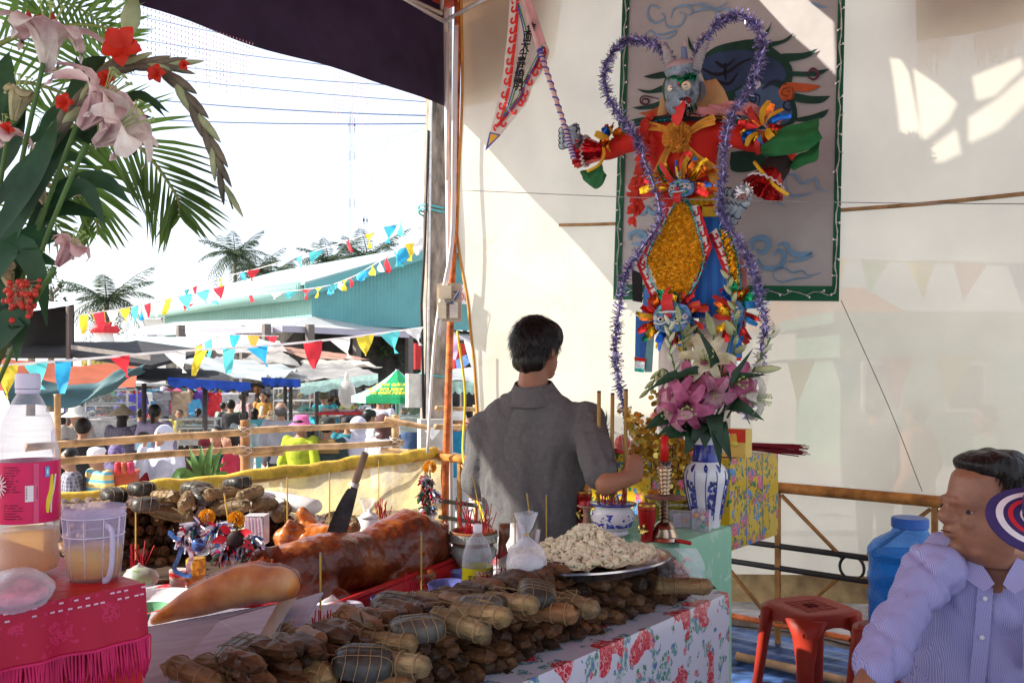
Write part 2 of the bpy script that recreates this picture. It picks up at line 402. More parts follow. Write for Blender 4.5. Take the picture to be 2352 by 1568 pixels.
rb=thing('metal_railing',W(0,-.1,0),'rusty ochre metal railing with ring pattern in front of the cream tarpaulin','railing')
railing(rb,W(.25,-.12,0),UX,5.565,7,mt((.42,.18,.04),.5,var=.4,scale=9,bump=.2),BLK,mt((.34,.17,.05),.55,var=.3,scale=8,bump=.2))
rs=thing('metal_railing',W(0,-6,0),'ochre railing with yellow cloth-wrapped top rail beside the left stack of cakes','railing')
railing(rs,W(0,-.25,-.003),(-VX-ZUP*.017).normalized(),6.4,4,OCH,OCH,OCH,.86)
m=MB()
pts=[W(.0,-s,.878-.017*s+.008*sin(s*9)+.005*sin(s*23))for s in[i*.06 for i in range(2,105)]]
m.tube(pts,[.043+.008*noise.noise(p*9)for p in pts],12);m.build('yellow_cloth_wrap',YEL,rs,smooth=True)
def shp(a,b):
 s=.08+a*6.1;z=.84-.017*s-b*.72
 return W(.035+.02*noise.noise(V3(s*4,z*5,3))+.012*sin(s*14+z*3),-s,z)
m=MB();m.grid(shp,90,16);m.build('plastic_sheet',sheetmat((.74,.68,.52),.22,.5,.25,3.5,.35,(.82,.66,.3),vein=.6),label='creased clear plastic sheet hung along the yellow-topped side railing',cat='plastic sheet',smooth=True)
m=MB();m.tube([P(1018,1290,6.45),P(1026,1000,6.45),P(1040,600,6.45),P(1050,150,6.45),P(1052,-40,6.45)],.027,10)
m.build('corner_post',RUST,label='rusty orange steel post at the corner of the platform',cat='post',smooth=True)
for i,dx in enumerate((-28,30)):
 m=MB();p0=W(.045 if dx>0 else-.03,-.06 if dx>0 else-.1,0);m.tube([p0,p0+V3(0,0,.84)],.02,6);m.build('timber_strut',mt((.55,.36,.13),.6,var=.25,bump=.2),label=['pale timber upright left of the orange post','pale timber upright right of the orange post'][i],cat='upright',smooth=True)
for i,(c,pp)in enumerate((((.75,.73,.7),[(1046,60),(1040,330),(1036,560),(1006,720),(992,860),(982,1040)]),((.7,.68,.72),[(1050,60),(1046,330),(1041,540),(1018,700),(1008,770)]))):
 m=MB();k=spline([P(x,y,6.3)for x,y in pp],20);m.tube(k,.012,6);m.build('conduit',mt(c,.4,var=.05),label=['long white plastic conduit bending from tent corner to pole base','short white plastic conduit bending from tent corner to meter box'][i],cat='conduit',smooth=True)
m=MB();m.tube(spline([P(1050,760,6.2),P(1068,900,6.2),P(1064,1050,6.1),P(1090,1130,5.8),P(1115,1200,5.5)],24),.009,5);m.build('yellow_cord',mt((.7,.48,.02),.5),label='thin yellow cord hanging left of the cream tarpaulin',cat='cord',smooth=True)
tent=thing('canopy_tent',W(0,0,0),'marquee with red roof, dark purple side valance and white frame','tent')
TZ=4.22
def unproj(x,y,off=0):p=WP(x,y,off);return p-LDIR*((TZ-p.z)/-LDIR.z)
holes=[[unproj(*q)for q in h]for h in([(1745,-8),(1850,-8),(1948,75),(1950,196),(1905,150),(1838,92)],[(2034,126),(2060,130),(2078,160),(2108,300),(2113,338),(2093,334),(2063,304)],[(2090,152),(2150,192),(2198,236),(2178,272),(2120,322),(2110,300)],[(2124,346),(2196,296),(2208,352),(2165,374),(2136,374)],[(2238,180),(2360,142),(2365,168),(2292,226),(2246,234)],[(2226,272),(2300,232),(2372,180),(2372,240),(2300,300),(2226,330)])]
outer=[W(-.04,.04,TZ),W(6.6,.04,TZ),W(6.6,-7.2,TZ),W(-.04,-7.2,TZ)]
bm=MB();allp=[p for l in[outer]+holes for p in l]
bm.add([p+V3(0,0,.0)for p in allp],[list(t)for t in tessellate_polygon([outer]+holes)])
bm.build('roof',mt((.4,.045,.02),.7,var=.2,scale=1.5,transl=.06),tent)
m=MB();m.grid(lambda a,b:W(-.06-2.3*a,-4.6+1.75*b,4.32-.1*a+.03*sin(a*7)),8,8);m.build('added_shade_awning',mt((.4,.045,.02),.7,var=.2,scale=1.5,transl=.06),tent,smooth=True)  # awning added out of view to keep sun off the lower right wall
VAL=mt((.035,.022,.055),.75,var=.35,scale=2,bump=.1,bscale=5)
m=MB();m.grid(lambda a,b:W(-.02+.03*sin(a*19)+.02*b*sin(a*47),-a*7.2,TZ-(TZ-3.475)*b-.006*b*sin(a*40)),80,6);m.build('side_valance',VAL,tent,smooth=True)
VB=mt((.3,.17,.075),.8,var=.15)
for pts in([(1056,-260),(1060,246),(1150,228),(1236,192),(1272,130),(1330,-260)],[(2098,-260),(2106,96),(2230,78),(2360,50),(2700,-20),(2700,-260)]):
 m=MB();m.prism([WP(x,y,-.14)for x,y in pts],VX*-.004);m.build('outer_valance',VB,tent)
PINK=mt((.75,.4,.45),.5,var=.3)
m=MB()
for s in[i*.022 for i in range(1,260)]:
 if sin(s*2.1)+sin(s*5.3)>.2 or s<.55:continue
 n_=R_.randint(5,12);p=W(0,-s,3.47)
 for k in range(n_):m.sph(p-V3(0,0,.012+k*.03),(.0028,.0028,.007),4)
for x0,x1,y0,y1 in((1068,1235,244,205),(2110,2190,96,84),(2240,2352,78,52)):
 for k in range(int((x1-x0)/7)):
  x=x0+7*k;y=y0+(y1-y0)*(x-x0)/(x1-x0);L=R_.randint(4,9)
  for j in range(L):m.sph(WP(x,y+5+j*9.5,-.14),(.005,.005,.012),4)
m.build('bead_fringe',PINK,tent,kind='stuff')
m=MB();c=W(-.0,-.02,4.1)
def bar(p,q,r=.016,nm='frame_bar',mat=WHITE,par=tent):k=MB();k.tube([p,q],r,8);return k.build(nm,mat,par,smooth=True)
bar(W(.035,.03,.0),W(.01,-.02,4.2),.016,'frame_post');bar(W(.05,-.04,2.9),W(.05,-.04,4.0),.014,'frame_post')
bar(c,W(1.1,-.1,4.205));bar(c,W(-.0,-1.5,4.205));bar(W(0,-.05,4.15),W(0,-7.0,4.15));bar(W(0,-.05,4.18),W(1.9,-1.9,4.19),.014)
bar(W(0,-7.1,0),W(0,-7.1,4.2),.018,'frame_post')
EDGE=[(-420,1062),(40,1062),(300,1060),(420,1056),(540,1049),(600,1057),(700,1077),(830,1091),(1000,1098),(1200,1097),(1400,1070)]
def edgex(y):
 for(y0,a),(y1,b)in zip(EDGE,EDGE[1:]):
  if y<=y1:return a+(b-a)*(y-y0)/(y1-y0)
 return EDGE[-1][1]
YS=[-420+1815*i/54 for i in range(55)]
def tarp_wall(a,b):
 y=-420+(1795+18*a)*b;x0=edgex(y);x=x0+(2750-x0)*a
 p=WP(x,y,0);w_=min(1,a*9)
 return p-VX*(.02*noise.noise(V3(p.x*1.3,p.y*1.3,p.z*.9))*2*w_+.008*sin(p.z*5+p.x*2))
TARP=sheetmat((.74,.69,.56),.07,.57,.1,1.6,.7,vein=.12)
tw=thing('tarpaulin_wall',W(1.5,0,.05),'cream translucent tarpaulin hung as the back wall of the tent','tarpaulin')
m=MB();m.grid(tarp_wall,60,60);m.build('sheet',TARP,tw,smooth=True)
m=MB();m.tube([tarp_wall(.0,i/60)-VX*.004 for i in range(61)],.012,6);m.build('side_hem',mt((.6,.3,.07),.7),tw,smooth=True)
m=MB();m.grid(lambda a,b:tarp_wall(a,1-.035*b)-VX*.012,60,2);m.build('bottom_hem',mt((.5,.38,.18),.8,var=.25),tw,smooth=True)
m=MB();m.tube(spline([WP(1285,517,.03),WP(1410,514,.03),WP(1700,500,.03),WP(1940,482,.03),WP(2150,466,.03),WP(2400,440,.03)],30),.011,6);m.build('rope',mt((.36,.22,.1),.9,var=.3),label='brown rope running level across the tarpaulin behind the painted banner',cat='rope',smooth=True)
m=MB();m.tube(spline([WP(1060,437,.62),WP(1500,455,.62),WP(1940,465,.62),WP(2420,469,.62)],16),.0022,4);m.build('wire',mt((.3,.3,.3),.4),label='thin taut wire passing in front of the effigy waist',cat='wire')
m=MB();m.tube(spline([WP(1932,690,.06),WP(2040,930,.08),WP(2118,1128,.14)],10),.002,4);m.build('thread',mt((.1,.1,.1),.6),label='dark thread from the banner corner down to the railing',cat='thread')
bf=thing('bamboo_fence',P(563,1100,6.9),'rough bamboo pole fence with wired joints between platform and crowd','fence')
A0,A1=P(60,1026,5.6),P(918,972,7.85)
def fence_rail(p,q,r=.026,mat=BAM):m=MB();bamboo(m,p,q,r,gap=.3);m.jitter(.01,3);m.build('rail',mat,bf,smooth=True)
fence_rail(A0,P(560,992,6.75));fence_rail(P(556,990,6.75),A1);fence_rail(P(60,1066,5.6),P(562,1030,6.75));fence_rail(P(536,1036,6.7),P(925,1016,7.9));fence_rail(P(550,1045,6.8),P(650,1040,7.0),.02)
fence_rail(P(884,961,7.7),P(990,984,7.7),.024);fence_rail(P(875,1032,7.7),P(1000,1046,7.7));fence_rail(P(1000,980,7.9),P(1110,980,8.2));fence_rail(P(1000,1036,7.9),P(1110,1060,8.2),.024);fence_rail(P(1000,936,7.9),P(1110,940,8.2),.02)
for x,y0,y1,d,r in((132,905,1190,5.8,.022),(563,965,1160,6.78,.038),(908,952,1150,7.82,.032),(1094,930,1160,8.2,.03)):
 m=MB();bamboo(m,V3(*P(x,y0,d).xy,GZ),P(x,y0,d),r,gap=.45);m.build('post',BAM if x!=563 else mt((.36,.18,.08),.7,var=.3,bump=.2),bf,smooth=True)
for x,y,d in((563,993,6.76),(563,1036,6.76),(908,974,7.82),(908,1016,7.82)):
 m=MB()
 for k in range(4):m.tube([P(x,y,d)+V3(cos(t)*.05,sin(t)*.05,.03*sin(t+k*1.7)+.008*k)for t in[i*2*pi/10 for i in range(11)]],.003,4,False)
 m.build('wire_tie',mt((.6,.58,.55),.4),bf)
# ================================================================== BACKGROUND
def qgrid(a,b,c,d,sag=0,rip=0,nu=14,nv=8,seed=0,drop=0):
 a,b,c,d=[Vector(q)for q in(a,b,c,d)]
 def f(u,v):
  p=(a.lerp(b,u)).lerp(d.lerp(c,u),v)
  return p+V3(0,0,-sag*16*u*(1-u)*v*(1-v)+rip*noise.noise(p*2.2+V3(seed,0,0))+rip*.5*noise.noise(p*5+V3(seed,3,0)))
 return f,nu,nv
gU=V3(.74,.67,0).normalized();gW=V3(-.67,.74,0).normalized();g0=V3(-9.2,40,0)
hall=thing('market_hall',g0,'large pale green corrugated-metal market hall with gable roof','building')
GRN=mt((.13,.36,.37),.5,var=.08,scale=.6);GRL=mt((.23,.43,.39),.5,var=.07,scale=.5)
def corr(p,du,L,dn,h0,h1f,n,amp=.035):
 m=MB();o=[]
 for i in range(n+1):
  q=p+du*(L*i/n)+dn*(amp if i%2 else 0);m.v+=[q+V3(0,0,h0),q+V3(0,0,h1f(i/n))]
 for i in range(n):m.f.append([2*i,2*i+2,2*i+3,2*i+1]);m.m.append(0)
 return m
gn=V3(.67,-.74,0);GW_=15.4
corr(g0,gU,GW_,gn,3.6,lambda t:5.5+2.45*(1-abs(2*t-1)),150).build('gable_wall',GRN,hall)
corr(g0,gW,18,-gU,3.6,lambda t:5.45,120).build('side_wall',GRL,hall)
rf=mt((.36,.5,.48),.4,var=.06,scale=.4)
m=MB();ap=g0+gU*GW_/2+V3(0,0,8.05)
for e0,e1 in((g0-gU*.7+V3(0,0,5.33),ap),(ap,g0+gU*(GW_+.7)+V3(0,0,5.33))):m.ob(e0+gn*.6,e1-e0,gW*19.5,V3(0,0,.12))
m.build('roof',rf,hall)
m=MB()
for sgn,e0,e1 in((0,g0-gU*.7+V3(0,0,5.2),ap),(1,ap,g0+gU*(GW_+.7)+V3(0,0,5.2))):m.ob(e0+gn*.66-V3(0,0,.42),e1-e0,-gn*.05,V3(0,0,.55))
m.build('barge_board',GRN,hall)
m=MB();m.tube([g0-gU*.55-gW*.2+V3(0,0,5.1),g0-gU*.55+gW*18.6+V3(0,0,5.1)],.42,10);m.build('roll_gutter',wavemat((.22,.42,.37),(.33,.54,.49),5,'X',bump=.5),hall,smooth=True)
aw=mt((.4,.38,.46),.6,var=.06,scale=.7)
def awning(a,b,back,z0,z1,c=None):
 m=MB();m.add([a+V3(0,0,0),b,b+back+V3(0,0,z1-z0),c or a+back+V3(0,0,z1-z0)],[(0,1,2,3)]);m.build('awning',mt((.5,.5,.49),.5,var=.08),hall)
 m=MB();m.ob(a-V3(0,0,.26),b-a,back.normalized()*.08,V3(0,0,.25));m.build('fascia',aw,hall)
awning(P(648,747,35.5),P(1120,773,47),gW*4.2,0,.7,g0+gn*.1+V3(0,0,3.95));awning(P(305,757,40),P(646,749,36),V3(.3,4.2,0),0,.6)
for x,d in((415,37),(560,37.5),(612,36),(712,36.5),(820,40),(940,42),(1060,46)):m=MB();m.box(V3(*P(x,850,d).xy,GZ),.28,.28,4.0,.7);m.build('column',mt((.16,.14,.13),.8),hall)
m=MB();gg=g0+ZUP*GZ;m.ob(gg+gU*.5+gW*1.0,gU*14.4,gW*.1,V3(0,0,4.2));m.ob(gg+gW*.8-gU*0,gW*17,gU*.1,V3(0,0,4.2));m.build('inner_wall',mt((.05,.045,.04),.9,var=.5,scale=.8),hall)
m=MB();f=P(1068,680,45);m.ob(P(1045,697,44.5),gU*1.6,V3(0,0,1.0),gn*.05);sg=m.build('sign_board',mt((.75,.75,.78),.5),hall)
text_mesh('SỐNG',.55,P(1069,683,44.2),gU,ZUP,.01,'CENTER',.008).build('lettering',mt((.6,.03,.06),.6),sg)
for x,y,d,w_,h in((950,800,30,.7,1.7),(1040,790,32,.9,1.6)):
 m=MB();m.ob(P(x,848,d),gU*w_*.6,gn*.1,V3(0,0,60*d/2000));m.build('red_banner',mt((.45,.02,.02),.6,var=.2),label='plain red board under the market hall awning %s'%('left of the utility pole' if x<1000 else 'right of the utility pole'),cat='board')
def house(x0,x1,ytop,d,h_roof,wall,roof,label,depth=6,win=2):
 a=P(x0,850,d);b=P(x1,850,d);z=P(0,ytop,d).z;o=thing('house',(a.x,a.y,GZ),label,'house');wd=b.x-a.x
 m=MB();m.ob(V3(a.x,a.y,GZ),V3(wd,0,0),V3(0,depth,0),V3(0,0,z-GZ));m.build('wall',wall,o)
 m=MB();c=V3(a.x-.3,a.y-.4,z+.003);e=wd+.6
 if h_roof>.3:m.add([c,c+V3(e,0,0),c+V3(e,depth+.8,0),c+V3(0,depth+.8,0),c+V3(e*.15,depth/2,h_roof),c+V3(e*.85,depth/2,h_roof)],[(0,1,5,4),(1,2,5),(2,3,4,5),(3,0,4),(0,3,2,1)])
 else:m.ob(c,V3(e,0,0),V3(0,depth+.8,0),V3(0,0,.25))
 m.build('roof',roof,o)
 for i in range(win):
  q=V3(a.x+wd*(i+.5)/win-.45,a.y-.06,z-1.9);m=MB();m.ob(q,V3(.9,0,0),V3(0,.05,0),V3(0,0,1.1));wf=m.build('window',WHITE,o)
  m=MB();m.ob(q+V3(.08,-.03,.08),V3(.74,0,0),V3(0,.04,0),V3(0,0,.94));m.build('pane',mt((.08,.1,.12),.15),wf)
house(540,588,722,62,.1,mt((.62,.52,.2),.8),mt((.5,.5,.48),.7),'small yellow flat-roofed house beyond the left palm',5,1)
house(588,680,742,58,.15,mt((.66,.7,.74),.8),mt((.68,.72,.76),.6),'long white low house left of the green market hall',5,2)
house(330,410,735,70,.1,mt((.7,.7,.7),.8),mt((.7,.72,.74),.6),'plain white house far behind the market stalls',5,2)
house(1855,2075,742,22,1.1,mt((.6,.6,.55),.8),mt((.5,.16,.06),.8,var=.2),'house with orange hipped roof seen dimly through the tarpaulin',5,2)
house(1930,2500,745,19,.1,mt((.3,.5,.38),.8),mt((.25,.4,.3),.6),'long green shed seen dimly through the tarpaulin',3,3)
def frond(mb,base,az,L,droop,rise,n=16,lw=.3,wd=.022,mi=0,split=1):
 d=V3(cos(az),sin(az),0);pts=[]
 for i in range(9):
  t=i/8;pts.append(base+d*(L*t*(1-.25*droop*t))+V3(0,0,L*(rise*t-droop*t*t)))
 mb.tube(pts,[wd*1.3*(1-.85*i/8)for i in range(9)],4,False,mi)
 sp=spline(pts,n)
 for i in range(1,n):
  t=i/n;q=(sp[i+1]-sp[i-1]).normalized();s=q.cross(ZUP).normalized();ll=lw*L*(sin(pi*min(1,t*.9+.12))**.7)
  for k in(-1,1,-1,1):
   dr=(s*k*R_.uniform(.5,.95)+q*.62-ZUP*(.28+.3*R_.random())).normalized();e=sp[i]+dr*ll;mid=sp[i]+dr*ll*.5+ZUP*ll*.06
   w0=q*wd*1.1;mb.add([sp[i]-w0*.6,sp[i]+w0*.6,mid+w0,mid-w0,e],[(0,1,2,3),(3,2,4)],mi)
PALM=mt((.055,.085,.04),.55,var=.4,scale=1.5,transl=.2);TRK=mt((.2,.16,.12),.9,var=.3,scale=6,bump=.4)
def palm(x,y,d,R,label,n=18,lean=0,group=None):
 c=P(x,y,d);o=thing('palm_tree',(c.x,c.y,GZ),label,'palm tree',group)
 m=MB();m.tube(spline([V3(c.x-lean,c.y,GZ),V3(c.x-lean*.3,c.y,(c.z+GZ)/2),c],8),[.2-.09*i/8 for i in range(9)],7);m.build('trunk',TRK,o,smooth=True)
 m=MB()
 for i in range(n):
  az=i*2.4+R_.uniform(-.3,.3);lv=i/n
  frond(m,c,az,R*R_.uniform(.85,1.1),.35+.55*lv,1.0-1.25*lv,16,.3,.03*R/3)
 m.build('crown',PALM,o)
for x,y,d,r,lb in((540,585,60,2.6,'tall thin coconut palm standing highest left of the market hall roof'),(590,622,66,2.3,'coconut palm just right of the tallest thin palm'),(625,632,70,2.6,'bushy coconut palm behind the left slope of the green roof'),(668,640,74,2.4,'low coconut palm above the green roll gutter'),(700,650,72,2.2,'lowest coconut palm above the green roof'),(755,600,62,2.6,'coconut palm left of the radio mast foot'),(845,592,58,2.7,'broad coconut palm right of the radio mast foot'),(905,625,68,2.5,'coconut palm behind the roof slope left of the utility pole'),(800,632,75,2.7,'coconut palm directly under the radio mast'),(948,610,74,2.6,'coconut palm just left of the utility pole'),(1068,585,60,2.6,'coconut palm right of the utility pole above the gable'),(245,690,44,2.3,'coconut palm behind the red festive float')):
 palm(x,y,d,r*1.12,lb,24 if d<70 else 20)
def leafy(x,y,d,rx,rz,label,n=420,mat=None):
 c=P(x,y,d);o=thing('leafy_tree',(c.x,c.y,GZ),label,'tree')
 m=MB();m.tube([V3(c.x,c.y,GZ),V3(c.x+.1,c.y,c.z-rz*.4)],[.2,.1],7)
 for k in range(5):a=k*1.3;m.tube([V3(c.x+.1,c.y,c.z-rz*.5),c+V3(cos(a)*rx*.6,sin(a)*rx*.5,rz*.3)],[.08,.03],5)
 m.build('trunk',TRK,o)
 m=MB();s=rx*.12
 cl=[(c+V3(R_.gauss(0,.5)*rx,R_.gauss(0,.5)*rx,R_.gauss(0,.42)*rz),R_.uniform(.25,.5)*rx)for _ in range(11)]
 for i in range(n):
  q,r=cl[i%11];p=q+V3(R_.gauss(0,.5),R_.gauss(0,.5),R_.gauss(0,.4))*r;a=V3(R_.uniform(-1,1),R_.uniform(-1,1),R_.uniform(-1,1)).normalized()*s;b=a.cross(V3(R_.random(),R_.random(),1)).normalized()*s*.6
  m.add([p-a,p+b,p+a,p-b],[(0,1,2,3)])
 m.build('crown',mt((.06,.1,.04),.6,var=.45,scale=.8,transl=.2),o)
leafy(70,640,40,1.0,.8,'broad leafy tree far behind the dark shed');leafy(115,665,44,.9,.5,'small leafy tree far right of the dark shed roof',250)
leafy(690,790,50,1.6,1.3,'green bush under the market hall awning',260);leafy(835,800,44,1.6,1.2,'bright green tree under the awning behind the pennants',300);leafy(393,728,64,.8,.4,'rooftop bush beside the white house',120)
def mast(x,y0,y1,d,w_,label,col=(.35,.45,.6)):
 b=P(x,y1,d);t=P(x,y0,d);o=thing('radio_mast',(b.x,b.y,b.z),label,'mast');m=MB();n=26
 cs=[V3(cos(a),sin(a),0)*w_ for a in(.3,2.4,4.5)]
 for c_ in cs:m.tube([b+c_,t+c_*.7],w_*.12,4)
 for i in range(n):
  z0=b.lerp(t,i/n);z1=b.lerp(t,(i+1)/n)
  for k in range(3):m.tube([z0+cs[k],z1+cs[(k+1)%3]],w_*.07,3)
 m.build('lattice',mt(col,.5),o);m=MB()
 for f in(.12,.42,.7,.86,.9):
  for k in range(3):q=b.lerp(t,f)+cs[k]*2;m.box(q,w_*.9,w_*.9,w_*5)
 m.build('antenna',mt((.6,.62,.68),.5),o)
mast(807,250,640,150,.28,'tall blue lattice radio mast with panel antennas');mast(838,495,640,160,.2,'short thin radio mast right of the tall one',(.4,.42,.45))
pole=thing('utility_pole',V3(*P(995,850,11).xy,GZ),'square concrete utility pole strapped with pipes and coloured cords','utility pole')
m=MB();a=math.atan2(.3,1);m.v=[];b0=P(996,1100,11);t0=P(1012,-250,11)
for q,s in((V3(b0.x,b0.y,GZ),.165),(t0,.13)):
 for sx,sy in((-1,-1),(1,-1),(1,1),(-1,1)):m.v.append(q+V3(cos(a)*sx-sin(a)*sy,sin(a)*sx+cos(a)*sy,0)*s)
m.f=[[0,1,5,4],[1,2,6,5],[2,3,7,6],[3,0,4,7],[4,5,6,7]];m.m=[0]*5
CONC=mt((.19,.15,.12),.9,var=.45,scale=7,bump=.7,col2=(.32,.26,.21),stretch=(1,1,.3));m.build('shaft',CONC,pole)
for x,dx in((984,2),):bar(P(x-4,1040,10.78),P(x+8,100,10.82),.016,'pipe',mt((.72,.7,.68),.45),pole)
m=MB();m.tube([P(974,980,10.8),P(968,700,10.8),P(976,560,10.8),P(984,300,10.8)],.018,6);m.build('black_cable',BLK,pole,smooth=True)
m=MB()
for yy in(488,479,861,1000):m=MB();q=P(996,yy,11);m.tube([q+V3(cos(t)*.19,sin(t)*.19,.02*sin(t*2))for t in[i*2*pi/14 for i in range(15)]],.012,5,False);m.build('strap',mt((.1,.5,.5),.5,var=.3),pole)
m=MB();q=P(990,1040,10.75);m.box(q,.3,.24,.42,a);m.build('base_cover',mt((.5,.47,.43),.7),pole)
m=MB();hp=[(0,-.1),(.1,.02),(.09,.09),(.04,.1),(0,.06),(-.04,.1),(-.09,.09),(-.1,.02)];q=P(993,993,10.55);m.prism([q+V3(x*.9,0,z*.9)for x,z in hp],V3(0,.01,0));m.build('heart_sticker',mt((.85,.85,.85),.4),pole)
mx=thing('meter_box',P(1032,738,6.3),'cream electric meter board with wires fixed to the orange post','meter box')
MS=.6;q=P(1003,738,6.3);m=MB();m.ob(q,V3(.18,0,0),V3(0,.06,0),V3(0,0,.276));m.build('back_board',mt((.5,.42,.33),.7,var=.15),mx)
for dx,dz,sx,sz,c_ in((.03,.27,.15,.16,(.7,.62,.45)),(.02,.03,.1,.2,(.72,.66,.5)),(.16,.04,.1,.19,(.62,.58,.52))):
 m=MB();m.ob(q+V3(dx,-.06,dz)*MS,V3(sx*MS,0,0),V3(0,.034,0),V3(0,0,sz*MS));m.build('meter',mt(c_,.4),mx)
m=MB()
for k in range(4):m.tube(spline([q+V3(.2+.02*k,-.03,.36)*MS,q+V3(.27,-.08,.3+.02*k)*MS,q+V3(.2,-.07,.24)*MS,q+V3(.12+.03*k,-.065,.2)*MS],10),.003,4)
m.build('wiring',mt((.05,.08,.2),.5),mx)
m=MB();m.box(P(958,935,10.9),.26,.2,.42,.3);m.build('switch_box',mt((.66,.64,.58),.5),label='pale grey switch box strapped low on the utility pole',cat='switch box')
for i,(x0,y0,y1,z1,sg)in enumerate(((-100,165,266,11,.15),(-100,238,284,11,.12),(-100,55,200,11,.2),(-100,-80,150,11,.2),(-100,10,175,11,.12),(-100,110,235,11,.1))):
 a_=P(x0,y0,16);b_=P(990,y1,11);m=MB();m.tube([a_.lerp(b_,t)-V3(0,0,sg*4*t*(1-t))for t in[k/12 for k in range(13)]],.009 if i<2 else .006,4);m.build('power_line',mt((.12,.16,.3),.5),label='%s of the six power lines running left from the utility pole'%('second lowest','lowest','third highest','highest','second highest','third lowest')[i],cat='power line')
for i,(a_,b_)in enumerate(((P(930,230,60),P(815,505,60)),(P(975,295,40),P(440,420,45)),(P(960,300,40),P(480,500,45)))):
 m=MB();m.tube([a_,b_],.03 if i==0 else .015,4);m.build('guy_wire',mt((.4,.5,.6),.5),label=('steep guy wire right of the tall radio mast','upper faint wire slanting left from the pole','lower faint wire slanting left from the pole')[i],cat='wire')
BC={'r':(.7,.04,.06),'y':(.8,.62,.05),'c':(.12,.62,.66),'b':(.04,.4,.72),'w':(.8,.78,.78),'o':(.7,.3,.05),'g':(.15,.4,.2),'p':(.7,.45,.7)}
PM={k:mt(v,.6,var=.1,scale=4,transl=.45)for k,v in BC.items()}
def bunting(pts,cols,size,label,nper=None,wind=.4,gap=0):
 sp=spline(pts,max(12,len(cols)*3));o=thing('bunting_line',sp[0],label,'bunting')
 cr=MB();cr.tube(sp,.012 if size<.4 else .016,4);cr.build('cord',PM['w'],o)
 tot=len(cols)
 for i,c in enumerate(cols):
  if c==' ':continue
  t0=(i+.18)/tot;t1=(i+.82)/tot
  f=lambda t:sp[int(min(t,.9999)*(len(sp)-1))].lerp(sp[min(len(sp)-1,int(min(t,.9999)*(len(sp)-1))+1)],(t*(len(sp)-1))%1)
  a,b=f(t0),f(t1);wd=(b-a).length;h=size*R_.uniform(.85,1.1);sw=R_.uniform(-wind,wind);fw=R_.uniform(-wind,wind)
  tip=(a+b)/2-V3(0,0,h*(1-.3*abs(sw)))+(b-a)*sw*.8+V3(0,fw*h*.6,0)
  m=MB();n=5;nn=(b-a).cross(ZUP).normalized()
  def g(u,v):q=a.lerp(b,u).lerp(tip,v);return q+nn*(.12*h*sin(v*2.6+sw*3)*(u-.5)*2*wind*2+.1*h*sin(u*5+v*4+i)*v*wind)
  m.grid(g,n,n);m.build('pennant',PM[c],o,smooth=True)
bunting([P(-130,848,7.2),P(0,840,7.4),P(200,824,8),P(400,807,8.6),P(600,795,9.3),P(800,775,10),P(975,752,10.6)],'pw ycb r wycb rwycw',.3,'nearest bunting line with large pennants across the stalls',wind=.8)
bunting([P(175,725,22),P(300,705,24),P(370,690,26),P(520,655,30)],'yrwycbrwyccr',.5,'bunting line slanting up beside the left palm',wind=.5)
bunting([P(420,668,24),P(500,640,24),P(610,612,22),P(770,562,18),P(880,525,15),P(978,480,12)],'cr  y br  cc r y bc w',.3,'bunting line rising to the pole strap above the palms',wind=.8)
bunting([P(420,700,30),P(560,680,28),P(720,662,22),P(800,640,18),P(880,595,14),P(978,540,12)],'r c  r wcrybcwyrcbywrcbyw',.26,'crowded bunting line sagging over the green gable',wind=1.0)
bunting([P(440,800,20),P(520,770,24),P(640,772,30)],'ycwbor',.4,'small faded bunting line over the grey stall roofs')
bunting([P(1030,757,12),P(1060,775,12.2),P(1110,800,12.6)],'pw',.4,'short pale bunting line right of the utility pole')
bunting([WP(1790,588,-2.5),WP(2060,598,-2.5),WP(2420,610,-2.5)],'rogyrb',.32,'upper bunting line showing faintly through the tarpaulin',wind=.3)
bunting([WP(1700,835,-1.6),WP(2000,820,-1.6),WP(2420,804,-1.6)],'wycryc',.36,'lower bunting line showing faintly through the tarpaulin',wind=.25)
def canopy(q,mat,label,sag=.1,rip=.06,posts=(),val=None,seed=0,name='stall_canopy',nu=16,nv=8):
 q=[P(*k)for k in q];c=sum(q,V3(0,0,0))/4;o=thing(name,(c.x,c.y,GZ),label,'awning')
 m=MB();f,a,b=qgrid(*q,sag,rip,nu,nv,seed);m.grid(f,a,b);m.build('cover',mat,o,smooth=True)
 for k in posts:
  p=P(*k);m=MB();m.tube([V3(p.x,p.y,GZ),p],.035,7);m.build('post',mt((.09,.075,.07),.7,var=.2),o,smooth=True)
 if val:
  (x0,y0,d0),(x1,y1,d1),h,vm=val;m=MB();a0,a1=P(x0,y0,d0),P(x1,y1,d1)
  m.grid(lambda u,v:a0.lerp(a1,u)-V3(0,0,v*(h+.05*abs(sin(u*16))))+V3(0,.04*sin(u*20)*v,0),24,2);m.build('valance',vm,o,smooth=True)
 return o
OR=mt((.36,.085,.035),.7,var=.2,scale=2,transl=.1);TEAL=mt((.06,.13,.14),.6,var=.3,scale=2,bump=.2,bscale=3);DK=mt((.035,.033,.035),.8,var=.3,scale=2)
GT=mt((.3,.29,.275),.7,var=.25,scale=1.5,transl=.2);BLU=mt((.015,.07,.42),.6,var=.2);LT=mt((.42,.46,.46),.6,var=.2,scale=1.5,transl=.15);MINT=mt((.45,.66,.6),.6,var=.15,transl=.2)
canopy([(-60,822,9.5),(318,842,10.5),(310,888,9.2),(-60,905,8.4)],OR,'rust orange tarpaulin awning behind the large bottle',.05,.05)
m=MB();a0=P(-40,850,8.3)
sw=[(20,868,925),(120,875,935),(200,885,925),(250,862,898),(300,845,868),(335,838,850)]
up=spline([P(x,y,8.3+.002*x)for x,y,_ in sw],24);dn=spline([P(x,y,8.1+.002*x)for x,_,y in sw],24)
